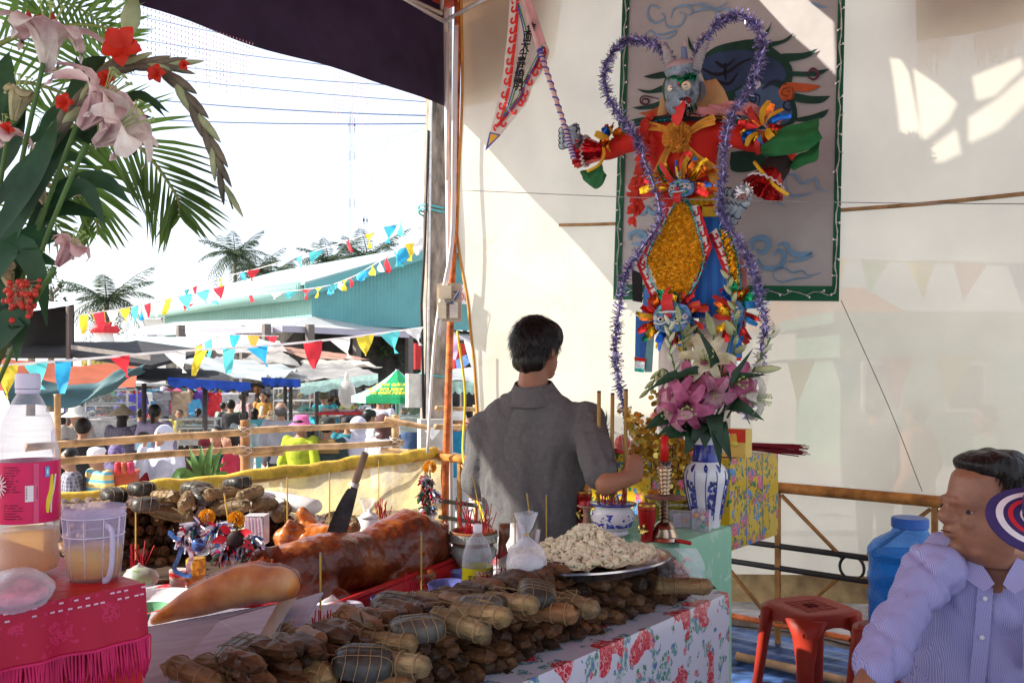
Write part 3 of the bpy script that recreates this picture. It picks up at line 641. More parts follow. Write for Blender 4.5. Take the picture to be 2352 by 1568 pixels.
m.grid(lambda u,v:up[int(u*24)].lerp(dn[int(u*24)],v)+V3(0,-.06*sin(v*pi)+.03*sin(v*9+u*7),.02*sin(u*20+v*5)),24,10);m.build('draped_tarp',TEAL,label='slack teal tarpaulin swag drooping below the orange awning',cat='tarpaulin',smooth=True)
canopy([(300,838,13.5),(470,848,14),(560,878,12),(290,872,11.2)],DK,'black stall canopy with blue scalloped valance',.05,.08,((471,890,12),(331,880,12.5),(560,880,14)),((385,866,11.5),(575,878,11.9),.09,BLU))
canopy([(380,830,15),(520,818,18),(690,850,17),(600,876,13)],LT,'pale grey-white tarpaulin canopy beside the black one',.06,.1,((655,872,16),),((600,866,13.2),(690,871,13.5),.09,BLU),3)
canopy([(560,822,22),(640,800,23),(690,836,20),(545,838,19)],GT,'small grey tarp heaped behind the pale canopy',.05,.12,(),None,5)
canopy([(640,838,20),(790,830,22),(870,858,17),(660,880,14.5)],GT,'grey canvas stall canopy with white scallops in the middle',.08,.08,((728,878,16),(856,868,17),(668,880,16)),((690,880,14.6),(868,858,16.8),.16,MINT),7)
canopy([(690,828,26),(800,820,27),(880,842,23),(700,845,22)],mt((.5,.46,.4),.7,transl=.2,var=.2),'beige canvas stall canopy behind the grey one',.05,.1,(),None,9)
canopy([(1040,845,13),(1120,838,13.5),(1120,880,11.5),(1030,876,11.2)],LT,'white stall canopy right of the utility pole',.05,.05,((1062,880,12),),((1030,874,11.2),(1110,878,11.4),.12,MINT))
canopy([(1045,830,17),(1130,790,17),(1130,812,15),(1050,852,15)],mt((.05,.12,.3),.7,var=.3),'dark blue tarp sheet slanting right of the orange post',.02,.08)
canopy([(600,790,34),(790,812,33),(850,826,26),(700,822,26)],mt((.38,.2,.14),.8,var=.4,scale=2),'rusty corrugated stall roof under the hall awning',0,.02)
canopy([(430,760,36),(560,768,36),(640,790,27),(420,805,26)],mt((.45,.52,.52),.7,var=.25,scale=1),'faded grey-green sheet roof behind the stalls',0,.03)
canopy([(300,770,34),(450,775,34),(450,800,26),(280,795,26)],mt((.4,.52,.52),.7,var=.2,scale=1),'pale green sheet roof left of the grey-green one',0,.03)
canopy([(480,788,30),(640,782,32),(660,806,24),(500,812,23)],mt((.52,.44,.4),.7,var=.4,scale=2),'streaky rust and white metal roof behind the pennants',0,.03)
sh=thing('dark_shed',V3(*P(100,850,12).xy,GZ),'black-sided corrugated shed with white roof on the far left','shed')
m=MB();f,a,b=qgrid(P(-80,735,11.6),P(158,702,12),P(190,690,14.5),P(-60,700,14.5));m.grid(f,30,2);m.jitter(.01,9);m.build('roof',mt((.66,.67,.7),.5,var=.12),sh)
m=MB();m.ob(P(-120,800,13.6),V3(P(163,800,13.6).x-P(-120,800,13.6).x,0,0),V3(0,.1,0),V3(0,0,.68));m.build('back_panel',mt((.022,.02,.02),.85,var=.4,scale=1,bump=.3,bscale=4),sh)
bar(V3(*P(160,850,12).xy,GZ),P(159,704,12),.045,'post',mt((.1,.07,.06),.8),sh);
m=MB();m.ob(P(155,802,12)-V3(0,0,.1),P(345,830,11.5)-P(155,802,12),V3(0,2.2,.25),V3(0,0,.05));m.ob(P(-80,806,12)-V3(0,0,.1),P(160,806,12)-P(-80,806,12),V3(0,2.2,.25),V3(0,0,.05));m.build('lean_to_roof',DK,sh)
m=MB();m.ob(P(163,802,11.9),P(345,827,11.4)-P(163,802,11.9),V3(0,.03,0),V3(0,0,.06));m.build('roof_beam',mt((.25,.22,.2),.7),sh)
fl=thing('festive_float',P(240,850,34),'red, white and yellow painted festive float below the left palm','float')
m=MB();c=P(240,800,34);m.lathe(c-V3(0,0,.4),[(.45,0),(.42,.5),(.3,1.0),(.32,1.1)],14);m.build('drum',WHITE,fl,smooth=True)
m=MB();m.lathe(c+V3(0,0,.6),[(.5,0),(.56,.12),(.5,.26),(.3,.4)],14);m.build('crown_ring',mt((.6,.03,.04),.5),fl,smooth=True)
m=MB();[m.tube([c+V3(.3*cos(k),.3*sin(k),1),c+V3(.55*cos(k),.5*sin(k),1.45)],[.06,.02],4)for k in range(7)];m.build('plume',mt((.7,.5,.05),.5,var=.5),fl)
m=MB();m.box(V3(c.x,c.y,GZ),1.3,1,c.z-.4-GZ);m.build('base',mt((.5,.4,.1),.6,var=.6,scale=8),fl)
for i,x in enumerate((205,290)):
 c=P(x,755,33);o=thing('street_lamp',(c.x,c.y,GZ),'white globe lamp %s of the festive float'%('left','right')[i],'lamp');bar(V3(c.x,c.y,GZ),c,.05,'post',WHITE,o)
 m=MB();m.sph(c+V3(0,0,.12),.17,10);m.build('globe',WHITE,o,smooth=True)
um=thing('market_umbrella',V3(*P(905,850,12).xy,GZ),'green and mint market umbrella with yellow lettering','umbrella');c=P(912,848,12);e=[c+V3(cos(t)*.62,sin(t)*.62,-.36)for t in[.2+i*2*pi/8 for i in range(8)]]
for i in range(8):
 a_,b_=e[i],e[(i+1)%8];dk=i in(5,6);m=MB();m.grid(lambda u,v:c.lerp(a_.lerp(b_,u),max(.02,v))-V3(0,0,.05*sin(v*pi)),4,5);m.grid(lambda u,v:a_.lerp(b_,u)-V3(0,0,.09*v),4,1)
 pn=m.build('panel',mt((.02,.36,.14),.6,transl=.2)if dk else mt((.4,.72,.6),.6,transl=.3),um,smooth=True)
 if dk:
  x_=(b_-a_).normalized();y_=(c-(a_+b_)/2).normalized();nn=x_.cross(y_);mid=a_.lerp(b_,.5)
  for k,(s_,hh)in enumerate((('DĐ: 0937.752',.045),('ĐT: 073.3872',.13),('CƠM GÀ',.24))):
   text_mesh(s_,.085,mid+y_*hh+nn*.03*(1 if nn.y<0 else-1),x_,y_,.002,'CENTER',.002).build('lettering',mt((.7,.6,.05),.6),pn)
bar(V3(c.x,c.y,GZ),c,.025,'pole',STEEL,um)
def cart(x,y0,y1,d,w_,label,glass=True,col=(.68,.68,.7),goods=((.6,.3,.1),(.5,.45,.1),(.2,.35,.1))):
 b=P(x,y1,d);h=(y1-y0)*d/2000;o=thing('food_cart',b,label,'food cart');dp=w_*.5
 m=MB();zf=h*.42
 for sx in(-1,1):
  for sy in(0,1):m.tube([b+V3(sx*w_/2,sy*dp,0),b+V3(sx*w_/2,sy*dp,h)],.016,5)
 for z in(zf,h*.7,h):
  for sy in(0,1):m.tube([b+V3(-w_/2,sy*dp,z),b+V3(w_/2,sy*dp,z)],.016,5)
  for sx in(-1,1):m.tube([b+V3(sx*w_/2,0,z),b+V3(sx*w_/2,dp,z)],.016,5)
 m.build('frame',mt(col,.35,metal=.3),o)
 m=MB();m.ob(b+V3(-w_/2+.02,.02,.05),V3(w_-.04,0,0),V3(0,dp-.04,0),V3(0,0,zf-.06));m.build('cabinet',mt((.6,.6,.6),.4,var=.2),o)
 for z in(zf+.02,h*.7+.02):
  m=MB();m.ob(b+V3(-w_/2+.02,.02,z),V3(w_-.04,0,0),V3(0,dp-.04,0),V3(0,0,.012));m.build('shelf',STEEL,o)
  for k in range(5):
   m=MB();g=goods[k%len(goods)];c_=b+V3(-w_*.36+w_*.18*k,dp*.4,z+.05)
   for j in range(7):m.sph(c_+V3(R_.uniform(-.05,.05)*w_/.7,R_.uniform(-.06,.06),R_.uniform(0,.06)),.035*w_/.7,6)
   m.build('food_pile',mt(g,.6,var=.4,scale=20),o)
 if glass:
  m=MB();m.ob(b+V3(-w_/2,-.004,zf+.03),V3(w_,0,0),V3(0,.003,0),V3(0,0,h-zf-.05));m.build('glass_pane',glassy((.8,.85,.85),.1),o)
cart(245,895,1012,13,.62,'white-framed glass food cart behind the conical hat',goods=((.6,.6,.62),(.5,.5,.5),(.6,.2,.1)))
cart(955,905,1000,12.5,.5,'glass food cart of orange and green snacks under the green umbrella',goods=((.6,.2,.03),(.6,.45,.05),(.2,.4,.1)))
cart(670,892,985,18,.75,'glass snack cart behind the man in grey shirt',goods=((.5,.35,.15),(.2,.4,.5),(.5,.2,.1)))
cart(450,962,1030,14,.6,'low glass snack box cart behind the white hooded person',goods=((.5,.35,.2),(.4,.3,.2),(.5,.4,.2)))
def stall(x,y,d,w_,cols,label,topcol,h=.75,ht=True):
 b=P(x,y,d);b=V3(b.x,b.y,GZ);z=P(x,y,d).z-GZ;o=thing('stall_table',b,label,'stall table')
 m=MB();m.ob(b+V3(-w_/2,-.35,z-.04),V3(w_,0,0),V3(0,.7,0),V3(0,0,.04));m.build('table_top',mt(topcol,.6,var=.3),o)
 for sx in(-1,1):
  for sy in(-1,1):m=MB();m.ob(b+V3(sx*(w_/2-.05)-.02,sy*.3-.02,0),V3(.04,0,0),V3(0,.04,0),V3(0,0,z-.04));m.build('leg',mt((.2,.15,.1),.8),o)
 n=len(cols)
 for i,c_ in enumerate(cols):
  p=b+V3(-w_/2+w_*(i+.5)/n,R_.uniform(-.15,.1),z);t=thing('goods_tray',p,'%s goods in a tray on the %s'%(c_[1],label),'tray')
  m=MB();m.lathe(p,[(.0,.004),(.13*w_/n/.3,.005),(.16*w_/n/.3,.06),(.15*w_/n/.3,.06)],10,cap=False);m.build('tray',mt((.6,.6,.6),.4),t)
  m=MB()
  for k in range(12):m.sph(p+V3(R_.uniform(-.1,.1)*w_/n/.3,R_.uniform(-.1,.1),.04+R_.uniform(0,.06)),R_.uniform(.03,.05)*w_/n/.3,6)
  m.build('goods',mt(c_[0],.6,var=.35,scale=15),t)
stall(800,945,16,1.0,(((.1,.5,.55),'teal'),((.5,.6,.1),'lime'),((.6,.6,.62),'white')),'red-skirted stall table near the green umbrella',(.5,.03,.04))
stall(735,950,17,.8,(((.2,.5,.45),'sea green'),((.6,.55,.45),'cream')),'stall table before the teal jacket seller',(.6,.55,.5))
stall(430,965,21,2.6,(((.5,.1,.1),'red'),((.1,.1,.1),'black'),((.3,.3,.4),'blue-grey'),((.6,.4,.3),'tan')),'long shoe stall table beneath the canopy',(.55,.5,.5))
stall(395,1012,15,1.0,(((.2,.4,.1),'green'),((.6,.35,.1),'orange')),'vegetable table behind the white hooded person',(.5,.5,.5))
stall(640,960,19.5,.6,(((.35,.25,.15),'brown'),),'small wooden table beside the mustard-jacket woman',(.35,.25,.15))
HC=[((.5,.03,.04),'red'),((.05,.07,.35),'dark blue'),((.6,.6,.58),'white'),((.1,.35,.55),'sky blue'),((.15,.15,.17),'charcoal'),((.55,.1,.2),'crimson'),((.3,.22,.15),'brown'),((.05,.3,.3),'teal'),((.12,.05,.3),'violet')]
for i,(x,y,d)in enumerate(((296,900,19),(312,905,20),(330,902,21),(350,898,21),(372,900,20),(395,896,21),(412,902,20),(430,896,22),(452,900,21),(490,905,21),(505,903,22),(520,905,22),(290,885,20),(365,890,23),(445,890,23),(540,900,24))):
 c_,nm=HC[i%9];c=P(x,y,d);k=R_.uniform(.85,1.2);m=MB()
 ol=[(-.22,0),(-.09,.05),(-.04,.02),(.04,.02),(.09,.05),(.22,0),(.26,-.2),(.18,-.22),(.17,-.62),(-.17,-.62),(-.18,-.22),(-.26,-.2)]
 m.prism([c+V3(a*k,.03*sin(a*20),b*k)for a,b in ol],V3(0,.05,0));place=('left','middle','right')[min(2,int((x-285)/90))]
 m.build('hanging_shirt',mt(c_,.8,var=.3,scale=6),label='%s shirt hanging in the %s of the clothes stall, %s row'%(nm,place,'front' if d<21 else('second' if d<22 else 'back')),cat='shirt',group='clothes hanging in the stall')
m=MB();m.tube([P(270,882,19),P(560,884,22)],.02,5);m.build('clothes_rail',STEEL,label='steel rail carrying the hanging clothes',cat='rail')
SHC=[(.4,.05,.05),(.08,.12,.3),(.5,.48,.44),(.1,.1,.1),(.3,.2,.08),(.1,.25,.14),(.45,.2,.08),(.25,.25,.3)]
def shelf(x,y0,y1,d,w_,label):
 b=P(x,y1,d);b=V3(b.x,b.y,GZ);h=P(x,y0,d).z-GZ;o=thing('goods_shelf',b,label,'shelf');dk_=mt((.05,.04,.035),.8,var=.3)
 m=MB();m.ob(b+V3(-w_/2,.3,0),V3(w_,0,0),V3(0,.04,0),V3(0,0,h));m.build('back_board',dk_,o)  # dark back board added to imitate the shade beneath the stall canopies
 for k in range(4):
  z=.5+k*(h-.55)/4;m=MB();m.ob(b+V3(-w_/2,-.1,z-.03),V3(w_,0,0),V3(0,.39,0),V3(0,0,.03));m.build('shelf_board',dk_,o);x_=-w_/2+.03
  while x_<w_/2-.1:
   ww=R_.uniform(.07,.18);m=MB();m.ob(b+V3(x_,R_.uniform(-.05,.05),z+.002),V3(ww*.85,0,0),V3(0,.15,0),V3(0,0,R_.uniform(.1,.27)));m.build('carton',mt(R_.choice(SHC),.6,var=.3,scale=12),o);x_+=ww
for i,(x,y0,d,w_,lb)in enumerate(((215,888,20,1.4,'dark shelf of goods behind the white sun hat'),(335,886,25,1.9,'dark shelf of goods behind the hanging clothes, left'),(470,886,26,2.1,'dark shelf of goods behind the hanging clothes, right'),(590,880,27,1.3,'dark shelf of goods behind the mustard jacket'),(705,880,25,1.5,'dark shelf of goods behind the striped seller'),(790,878,23,1.1,'dark shelf of goods behind the teal seller'),(865,880,22,1.1,'dark shelf of goods behind the green umbrella'))):shelf(x,y0,1000,d,w_,lb)
def crate(x,y,d,sx,sz,col,label,cat='box',name='crate'):
 c=P(x,y,d);o=thing(name,c,label,cat);m=MB();m.box(c,sx,sx*.7,sz,.2);m.build('body',mt(col,.5,var=.2),o);m=MB();m.box(c+V3(0,0,sz+.002),sx*1.06,sx*.76,.035,.2);m.build('lid',mt([min(1,k*1.25)for k in col],.5),o)
 return o
crate(283,1122,8.0,.24,.13,(.4,.07,.03),'orange-red cool box with grey band behind the boy','cool box','cool_box')
crate(540,985,17,.35,.3,(.2,.35,.25),'green plastic crate beneath the canopy post');crate(548,940,21,.7,.35,(.5,.5,.52),'grey counter beside the two standing youths','counter','counter')
for i,x in enumerate((272,286,300)):
 m=MB();m.lathe(P(x,1086,7.9),[(.03,0),(.033,.02),(.033,.09),(.025,.1)],10);m.build('drink_can',mt(((.5,.03,.04),(.45,.1,.05),(.5,.04,.1))[i],.3,var=.3,scale=30),label=('left red can on the orange cool box','middle red can on the orange cool box','right red can on the orange cool box')[i],cat='can',smooth=True)
cp=thing('leafy_plant',P(470,1120,5.6),'broad-leaved green plant growing just beyond the yellow rail','plant');c=P(470,1140,5.6)
LG=mt((.06,.15,.03),.4,var=.35,scale=5,transl=.2,col2=(.11,.23,.06))
for x,y,x2,y2,wd in((450,1070,436,1030,.026),(478,1060,488,1012,.028),(492,1070,510,1030,.026),(455,1085,425,1050,.022),(490,1085,520,1060,.024),(465,1065,462,1022,.026),(482,1075,500,1040,.024),(420,1085,390,1110,.04),(510,1090,535,1110,.03),(480,1100,465,1085,.045)):
 m=MB();m.leaf([c,P(x,y,5.55),P(x2,y2,5.6)],wd,V3(0,-1,.3),.3,8);m.build('leaf',LG,cp,smooth=True)
c=V3(*P(800,850,15.5).xy,0);m=MB();b_=P(797,905,15.5);m.sph(b_,(.16,.1,.26),10);m.sph(b_+V3(0,0,.28),(.05,.04,.12),8);m.build('plastic_bag',glassy((.8,.75,.7),.4),label='clear bag of snacks hanging under the grey canopy',cat='bag',smooth=True)
# ================================================================== PEOPLE IN THE MARKET
SKIN=mt((.36,.19,.12),.55,var=.12,scale=8);SKIN2=mt((.44,.25,.17),.55,var=.1,scale=8)
HAIR=mt((.012,.01,.009),.45,var=.4,scale=30)
def fabric(c,var=.15):return mt(c,.85,var=var,scale=7,bump=.3,bscale=12)
def person(x,ytop,d,face,shirt,pants,label,hair='short',hat=None,hatm=None,arms='down',sleeve=1,mask=None,wide=1.0,skin=None,H=None,group='people in the market crowd',extra=None):
 top=P(x,ytop,d);sk=skin or SKIN;hatpad={'conical':.07,'bucket':.035,'cap':.02,'hood':.03,'helmet':.04,'floppy':.04}.get(hat,.012)
 H=H or(top.z-GZ-hatpad);b=V3(top.x,top.y,top.z-hatpad-H);o=thing('person',b,label,'person',group)
 a=radians(face);f=V3(cos(a),sin(a),0);r=V3(sin(a),-cos(a),0);s=H
 T=lambda rx,fy,z:b+r*rx*s+f*fy*s+V3(0,0,z*s)
 sh=.115*wide;J={}
 for k in(-1,1):
  S=T(k*sh,0,.81)
  if arms=='down':E=T(k*(sh+.035),-.02,.63);Hn=T(k*(sh+.03),.05,.48)
  elif arms=='fold':E=T(k*(sh+.04),.02,.62);Hn=T(k*.03,.16,.62)
  elif arms=='phone' and k==1:E=T(k*(sh+.02),.12,.68);Hn=T(k*.05,.13,.88)
  elif arms=='reach':E=T(k*(sh+.03),.07,.64);Hn=T(k*(sh-.02),.24,.62)
  elif arms=='back':E=T(k*(sh+.045),-.07,.64);Hn=T(k*.03,-.1,.52)
  else:E=T(k*(sh+.04),.03,.63);Hn=T(k*.06,.13,.58)
  J[k]=(S,E,Hn)
 hc=T(0,.015,.925)
 m=MB();m.sph(hc,(.052*s,.052*s,.066*s),14);m.sph(hc+f*.015*s-ZUP*.035*s,(.038*s,.038*s,.036*s),10);m.sph(hc+f*.056*s-ZUP*.008*s,(.011*s,.011*s,.014*s),6)
 for k in(-1,1):m.sph(hc+r*k*.053*s-ZUP*.005*s-f*.005*s,(.01*s,.012*s,.018*s),6)
 m.cap(T(0,-.005,.80),.034*s,T(0,.004,.90),.03*s)
 rs=[(T(0,0,.50),r*.098*s*wide,f*.07*s),(T(0,0,.6),r*.088*s*wide,f*.062*s),(T(0,0,.72),r*.105*s*wide,f*.066*s),(T(0,-.004,.80),r*.11*s*wide,f*.055*s),(T(0,-.004,.835),r*.06*s,f*.04*s)]
 m.loft(rs,14)
 for k in(-1,1):
  S,E,Hn=J[k];m.cap(S,.034*s,E,.026*s);m.cap(E,.025*s,Hn,.018*s);dv=(Hn-E).normalized();m.sph(Hn+dv*.025*s,(.018*s,.018*s,.024*s),8);m.cap(Hn+dv*.01*s,.008*s,Hn+dv*.035*s+r*k*-.018*s,.007*s,6)
  for q in range(3):m.cap(Hn+dv*.035*s+f*(q-1)*.011*s,.007*s,Hn+dv*.06*s+f*(q-1)*.012*s,.006*s,5)
  m.cap(T(k*.055,0,.50),.058*s,T(k*.055,.01,.28),.038*s);m.cap(T(k*.055,.01,.28),.037*s,T(k*.055,-.01,.05),.022*s);m.cap(T(k*.055,-.02,.022),.022*s,T(k*.06,.07,.018),.018*s)
 orgpart('body',m,sk,o,.016*s/1.6,3)
 m=MB();e=.011*s
 m.loft([(c-ZUP*(.03*s if i==0 else 0),A*1.12,B*1.2)for i,(c,A,B)in enumerate(rs)],16)
 for k in(-1,1):
  S,E,Hn=J[k];m.cap(S,.034*s+e,E if sleeve else S.lerp(E,.7),.03*s+e)
  if sleeve:m.cap(E,.028*s+e,E.lerp(Hn,.9),.02*s+e)
 if hat=='hood':m.sph(hc-f*.02*s-ZUP*.06*s,(.055*s,.05*s,.03*s),12)
 seed=R_.random()*50
 orgpart('shirt',m,shirt,o,.017*s/1.6,3,lambda p,n:n*.012*noise.noise(p*9+V3(seed,0,0)))
 m=MB()
 for k in(-1,1):m.cap(T(k*.05,0,.51),.066*s,T(k*.056,.012,.28),.047*s);m.cap(T(k*.056,.012,.28),.046*s,T(k*.056,-.008,.07),.036*s)
 m.cap(T(-.04,0,.53),.066*s,T(.04,0,.53),.066*s);orgpart('trousers',m,pants,o,.017*s/1.6,3)
 if hair and hat not in('hood','helmet'):
  m=MB();m.sph(hc-f*.012*s+ZUP*.012*s,(.057*s,.056*s,.064*s),14)
  if hair=='long':m.sph(hc-f*.03*s-ZUP*.06*s,(.05*s,.035*s,.085*s),12)
  if hair=='tail':m.sph(hc-f*.055*s-ZUP*.03*s,(.022*s,.022*s,.025*s),10);m.cap(hc-f*.06*s-ZUP*.04*s,.022*s,hc-f*.06*s-ZUP*.13*s,.012*s)
  if hair=='bald':m=MB();m.sph(hc-f*.016*s-ZUP*.012*s,(.055*s,.052*s,.05*s),14)
  me=organic(m,.013*s/1.6,2,OFF[o.name])
  link('hair',me,HAIR if hair!='bald' else mt((.1,.09,.085),.7),o)
 if hat=='conical':m=MB();m.lathe(hc+ZUP*.02*s,[(.135*s,-.0),(.13*s,.004*s),(.01*s,.098*s),(0,.1*s)],20,cap=False);m.build('conical_hat',mt((.42,.34,.22),.8,var=.2,scale=20),o,smooth=True)
 if hat in('bucket','floppy'):
  w_=.095 if hat=='bucket' else .115;m=MB();m.lathe(hc+ZUP*.012*s,[(w_*s,-.022*s),(.062*s,.012*s),(.058*s,.05*s),(.04*s,.064*s),(0,.066*s)],18,cap=False);m.jitter(.008*s,12);m.build('hat',hatm,o,smooth=True)
 if hat=='cap':
  m=MB();m.lathe(hc+ZUP*.012*s,[(.0595*s,-.0),(.059*s,.03*s),(.045*s,.05*s),(0,.06*s)],18,cap=False);m.build('cap',hatm,o,smooth=True)
  m=MB();m.grid(lambda u,v:hc+ZUP*(.012-.012*v-.01*abs(u-.5))*s+f*(cos((u-.5)*2.4)*.057+v*.055*cos((u-.5)*2))*s+r*sin((u-.5)*2.4)*(.058)*s,8,3);m.build('visor',hatm,o,smooth=True)
 if hat=='helmet':m=MB();m.lathe(hc+ZUP*.005*s,[(.078*s,-.01*s),(.08*s,.02*s),(.062*s,.065*s),(.03*s,.085*s),(0,.09*s)],18,cap=False);m.build('helmet',hatm,o,smooth=True)
 if hat=='hood':
  m=MB();m.sph(hc-f*.016*s+ZUP*.008*s,(.072*s,.062*s,.082*s),14,0,(r,f,ZUP));m.cap(hc-ZUP*.05*s-f*.01*s,.058*s,hc-ZUP*.085*s-f*.01*s,.065*s);orgpart('hood',m,hatm or shirt,o,.014*s/1.6,3)
 if mask:m=MB();m.grid(lambda u,v:hc+f*(cos((u-.5)*2.6)*.062)*s+r*sin((u-.5)*2.6)*.053*s-ZUP*(-.004+v*.058)*s,8,4);m.build('face_mask',mask,o,smooth=True)
 if f.y<.2:
  m=MB()
  for k in(-1,1):m.sph(hc+f*.047*s+r*k*.021*s+ZUP*.005*s,(.008*s,.005*s,.0045*s),6,0,(r,f,ZUP));m.sph(hc+f*.047*s+r*k*.022*s+ZUP*.019*s,(.014*s,.004*s,.003*s),6,0,(r,f,ZUP))
  m.build('eyes',HAIR,o)
  if not mask:m=MB();m.sph(hc+f*.05*s-ZUP*.038*s,(.014*s,.005*s,.005*s),6,0,(r,f,ZUP));m.build('lips',mt((.3,.1,.08),.5),o)
 if extra:extra(o,T,r,f,s,hc,J)
 return o
F=fabric
grey,dark,jean,tan=F((.28,.28,.31)),F((.03,.03,.035)),F((.06,.09,.18)),F((.35,.3,.22))
person(645,919,12.3,95,F((.3,.3,.34)),dark,'grey-haired man in loose grey shirt seen from behind near the fence','bald',None,arms='down')
person(690,946,10.3,70,F((.38,.46,.03),.25),dark,'woman in pink floppy hat and lime quilted jacket','short','floppy',mt((.7,.14,.34),.8),arms='down')
person(750,952,10.3,80,F((.03,.05,.05)),dark,'person in black bucket hat and dark green jacket with tan yoke','short','bucket',mt((.03,.035,.03),.85),arms='fold',extra=lambda o,T,r,f,s,hc,J:MB().loft([(T(0,-.006,.73),r*.128*s,f*.083*s),(T(0,-.006,.8),r*.127*s,f*.07*s),(T(0,-.006,.835),r*.08*s,f*.055*s)],16).build('yoke',F((.25,.16,.06)),o,smooth=True))
HOODM=F((.55,.55,.66))
person(823,953,10.4,85,HOODM,dark,'person in pale lilac hooded top with the hood up, from behind',None,'hood',HOODM,arms='fold')
person(880,948,10.0,60,F((.42,.42,.44)),dark,'person in maroon head cover and grey waistcoat by the fence end',None,'hood',F((.09,.04,.04)),arms='fold')
person(845,935,12,40,F((.5,.5,.52)),dark,'man in black flat cap and white checked shirt behind the hoods','short','cap',mt((.03,.03,.035),.6),arms='fold')
person(798,952,12,100,F((.03,.2,.25)),dark,'person in navy cap and teal top behind the lilac hood','short','cap',mt((.03,.035,.06),.7))
CH=mt((.16,.14,.19),.8,var=.5,scale=55)
person(281,928,12.6,95,CH,dark,'woman in conical leaf hat and speckled purple blouse from behind','long','conical',arms='fold')
person(355,925,12.4,90,F((.26,.22,.32)),dark,'woman with black ponytail and mauve blouse from behind','tail',arms='fold')
person(172,925,11.6,-25,F((.33,.3,.27)),tan,'person in white sun hat and beige shirt under the teal tarpaulin','short','floppy',mt((.62,.6,.56),.8),arms='reach')
person(190,955,9.6,100,dark,dark,'person in black under the teal tarpaulin, lower than the sun hat','short',arms='fold')
person(330,987,9.0,-70,F((.3,.02,.03)),dark,'girl in dark red jacket and blue face mask','long',mask=mt((.3,.55,.68),.7),arms='down',skin=SKIN2)
person(378,972,8.8,-110,F((.56,.58,.68)),F((.5,.5,.6)),'person in white hooded top shading the face with one hand',None,'hood',F((.58,.6,.7)),arms='phone',skin=SKIN2)
PL=plaidmat((.05,.055,.09),(.3,.3,.36),(.26,.25,.32),9)
person(163,1024,8.0,208,PL,dark,'boy with black hair in a dark plaid shirt behind the bottle','short',skin=SKIN2,wide=1.05,group='children by the bamboo fence')
STR=wavemat((.62,.45,.16),(.08,.35,.5),4.2,'Z',.72)
person(228,1018,8.0,228,STR,dark,'boy in white cap and yellow shirt with blue stripes','short','cap',mt((.7,.68,.72),.7),sleeve=0,skin=SKIN2,group='children by the bamboo fence')
person(268,1012,8.5,60,F((.12,.1,.2)),dark,'person in purple patterned scarf bending behind the capped boy',None,'hood',mt((.18,.14,.3),.8,var=.5,scale=40),H=1.2)
person(500,974,9.2,-95,F((.02,.09,.07)),dark,'smiling girl in dark green school jacket behind the plant','long',skin=SKIN2)
person(533,980,9.0,190,F((.42,.03,.06)),dark,'girl with long black hair in a red hooded sweatshirt by the post','long',skin=SKIN2)
person(470,1000,9.6,-60,F((.1,.06,.06)),dark,'person in dark red cap crouching behind the leafy plant','short','cap',mt((.2,.02,.03),.7),H=1.25)
person(530,915,16.5,95,F((.05,.05,.055)),jean,'youth in charcoal polo shirt from behind at the market','short',sleeve=0)
person(558,895,18,60,plaidmat((.35,.1,.1),(.5,.45,.45),(.08,.07,.12),8),jean,'man in red plaid shirt and dark cap','short','cap',mt((.03,.03,.03),.7),arms='down')
person(560,940,14.5,90,F((.5,.6,.62)),F((.5,.5,.5)),'youth in pale aqua shirt holding a child coat','short',arms='fold')
person(605,898,20.5,-95,F((.5,.26,.06)),dark,'woman in mustard jacket and cream front holding a bowl','long',arms='fold',skin=SKIN2,extra=lambda o,T,r,f,s,hc,J:MB().loft([(T(0,.012,.52),r*.06*s,f*.08*s),(T(0,.012,.7),r*.06*s,f*.078*s),(T(0,.012,.79),r*.05*s,f*.06*s)],12).build('cream_front',F((.6,.52,.4)),o,smooth=True))
person(716,900,22,-80,F((.05,.05,.055)),dark,'seller in black striped top under the grey canopy','long',arms='reach')
person(745,896,18,-92,F((.02,.3,.38)),F((.02,.3,.38)),'smiling elderly woman in teal outfit and olive sun hat','short','bucket',mt((.12,.11,.07),.8),arms='fold',skin=SKIN2)
person(872,900,15,80,F((.52,.52,.56)),mt((.05,.3,.1),.8,var=.4,scale=20),'person in white T-shirt and green checked trousers under the umbrella','short',sleeve=0)
person(585,935,17,100,F((.15,.5,.62)),F((.15,.5,.62)),'woman in long bright aqua dress from behind','long',arms='fold')
person(300,870,19,95,F((.1,.08,.42)),F((.5,.45,.4)),'man in deep blue shirt and pale trousers beside the hanging clothes','short',arms='fold')
person(378,885,23,-90,F((.55,.1,.22)),dark,'woman in patterned headscarf and pink top at the shoe stall','short','bucket',mt((.55,.5,.55),.8,var=.4,scale=30),arms='fold')
person(438,890,21,-85,F((.1,.38,.62)),dark,'person in sky blue shirt holding a white round fan','short',arms='fold',extra=lambda o,T,r,f,s,hc,J:MB().sph(T(0,.19,.53),(.075*s,.02*s,.06*s),14).build('round_fan',mt((.7,.68,.64),.7),o,smooth=True))
person(405,920,22.5,-120,F((.6,.6,.6)),tan,'man in blue cap and white shirt seated at the shoe stall','short','cap',mt((.05,.3,.45),.7),H=1.3)
person(490,905,23,95,F((.5,.05,.05)),tan,'person in bright red shirt far behind the canopy post','short')
person(1050,934,11,110,F((.02,.2,.36)),F((.4,.4,.42)),'rider in blue jacket and white helmet with face mask right of the pole',None,'helmet',mt((.7,.67,.62),.4),arms='reach',mask=mt((.6,.58,.62),.7))
person(1036,940,13,120,F((.1,.25,.35)),jean,'rider in pale helmet and blue face mask behind the other rider',None,'helmet',mt((.6,.6,.62),.4),mask=mt((.3,.55,.65),.7))
person(1076,932,14,90,F((.15,.03,.05)),dark,'person in maroon top beyond the two riders','short')
person(945,940,13.5,80,F((.06,.1,.2)),dark,'person in navy partly hidden behind the food cart','short')
